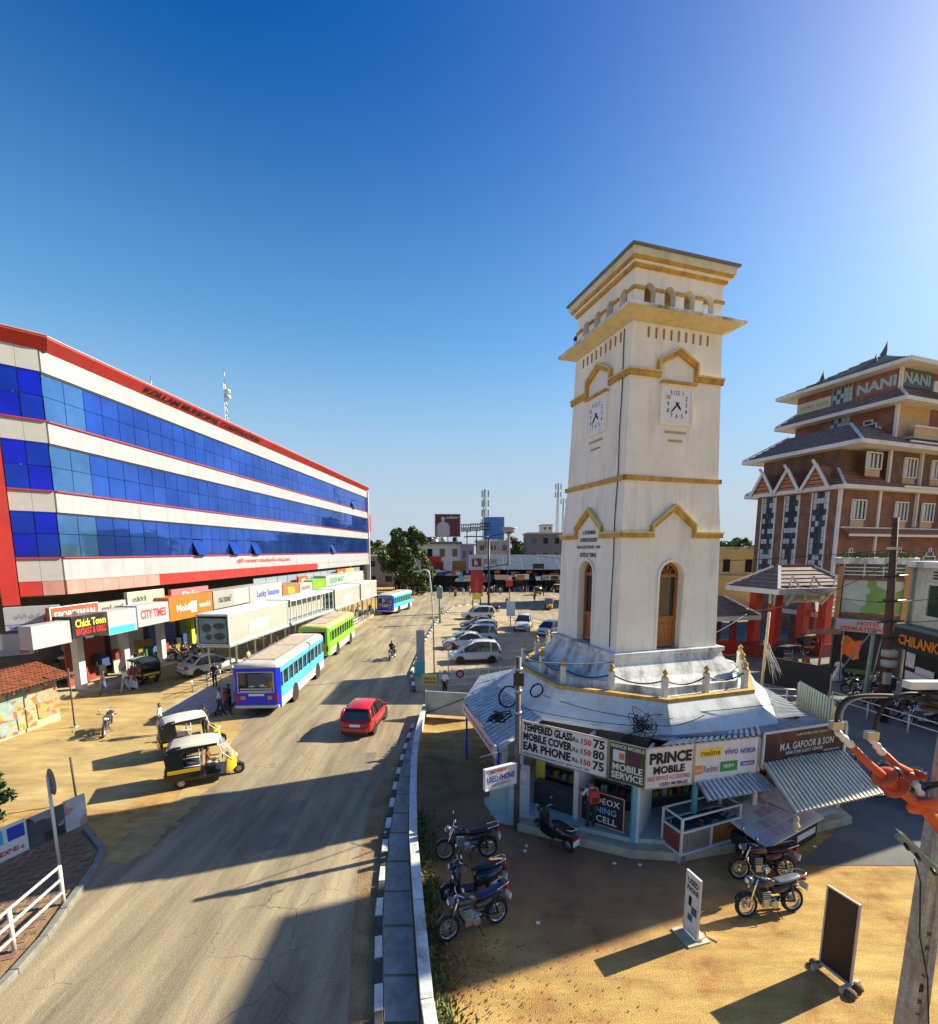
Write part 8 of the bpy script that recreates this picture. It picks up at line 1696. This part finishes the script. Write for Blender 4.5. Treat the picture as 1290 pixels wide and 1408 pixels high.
# overhead wires across the right hand street
dt = Vector((dpl.x+xt,dpl.y,zt-1.6))
for k,(a,b,sg) in enumerate(((dt,Vector((2,60,9.5)),1.2),(dt,dt+Vector((14,-6,1.0)),.6),(dt-Z*.6,Vector((13.5,23,6.0)),.5),(Vector((1.75,14.4,5.6)),Vector((13.7,23.1,5.9)),.9),(Vector((dpl.x+xt*.6,dpl.y,zt*.6)),Vector((40,30,8)),.4),(Vector((dpl.x+xt*.5,dpl.y,zt*.5)),Vector((38,27,7)),.5),(Vector((dpl.x+xt*.6,dpl.y,zt*.6)),Vector((26,39,6.5)),.4))):
    o = MB().tube(catenary(a,b,sg,18),.018,5).build('overhead_wire', CABLE); tag(o,('long black wire from the tall rusty pole towards the market','black wire from the rusty pole top to the right','black wire from the rusty pole to the bundled post','black wire strung from the shop corner pole behind the tower','black wire to the textile shop upper wall','lower black wire to the textile shop row','black wire from the rusty pole to the hotel gate')[k],'wire')
# weeds and litter
wd_ = MB(); rw = random.Random(12); wds = [MB(), MB()]
for k in range(1500):
    s = rw.uniform(0,1); c, tt = along(WL, 1.5+rw.random()**1.4*9.0); x = c.x+.15+abs(rw.gauss(0,.28)); y = c.y+rw.uniform(-.1,.1); h = rw.uniform(.04,.20)
    a = rw.uniform(0,6.28); d_ = Vector((math.cos(a),math.sin(a),0)); e = Vector((-d_.y,d_.x,0)); b = Vector((x,y,0)); tip = b+d_*h*.7+Z*h
    wds[k % 2].add([b-e*.018, b+d_*h*.4+Z*h*.7+e*.03, tip, b+d_*h*.4+Z*h*.7-e*.03],[(0,1,2,3)])
wmb = MB(); wmb.add(wds[0].v,wds[0].f,0); wmb.add(wds[1].v,wds[1].f,1); o = wmb.build('weeds',[LEAF[1],LEAF[3]],None,fix=False); tag(o,'low green weeds growing along the foot of the white wall','weeds',kind='stuff')
dl = [MB(), MB(), MB()]
for k in range(1700):
    q = rw.random()
    if q < .5: x, y = -.75+abs(rw.gauss(0,1.7)), rw.uniform(6.0,9.9); x += (y-8)*-.15
    elif q < .75: x, y = rw.uniform(-2.0,1.0), rw.uniform(9.6,17.5); x = -1.9+abs(rw.gauss(0,.9))+(17-y)*.08
    else: x, y = rw.uniform(-20,-13.5), rw.uniform(12.5,24)
    s = rw.uniform(.007,.024); a = rw.uniform(0,6.28); z = .012
    m = rw.choice((0,0,0,1,1,2)) if q >= .5 else rw.choice((0,0,0,1))
    e1 = Vector((math.cos(a),math.sin(a),rw.uniform(-.2,.2)))*s*1.5; e2 = Vector((-math.sin(a),math.cos(a),rw.uniform(-.3,.3)))*s*.8; c0 = Vector((x,y,z+s*.4)); dl[m].add([c0-e1,c0+e2,c0+e1,c0-e2],[(0,1,2,3)])
lm = MB()
for k in range(3): lm.add(dl[k].v, dl[k].f, k)
o = lm.build('leaf_litter',[M('dry leaf brown', (.10,.05,.025), .9),M('dry leaf tan', (.26,.15,.06), .9),M('paper scrap', (.55,.53,.5), .8)],None,fix=False); tag(o,'dry leaves and paper scraps scattered over the earth','litter',kind='stuff')
for k,(px,py) in enumerate(((1120,1165),(724,1164),(722,1171),(740,1270),(880,1190),(845,1188),(1095,1162))):
    p = G(px,py,0); o = MB().obox((p.x,p.y,.022),(.045,.012,0),(-.012,.03,.01),(0,0,.008)).build('paper_scrap', TWHT); tag(o,'small white crumpled paper scrap on the earth by the shops','litter','paper scraps by the shops')
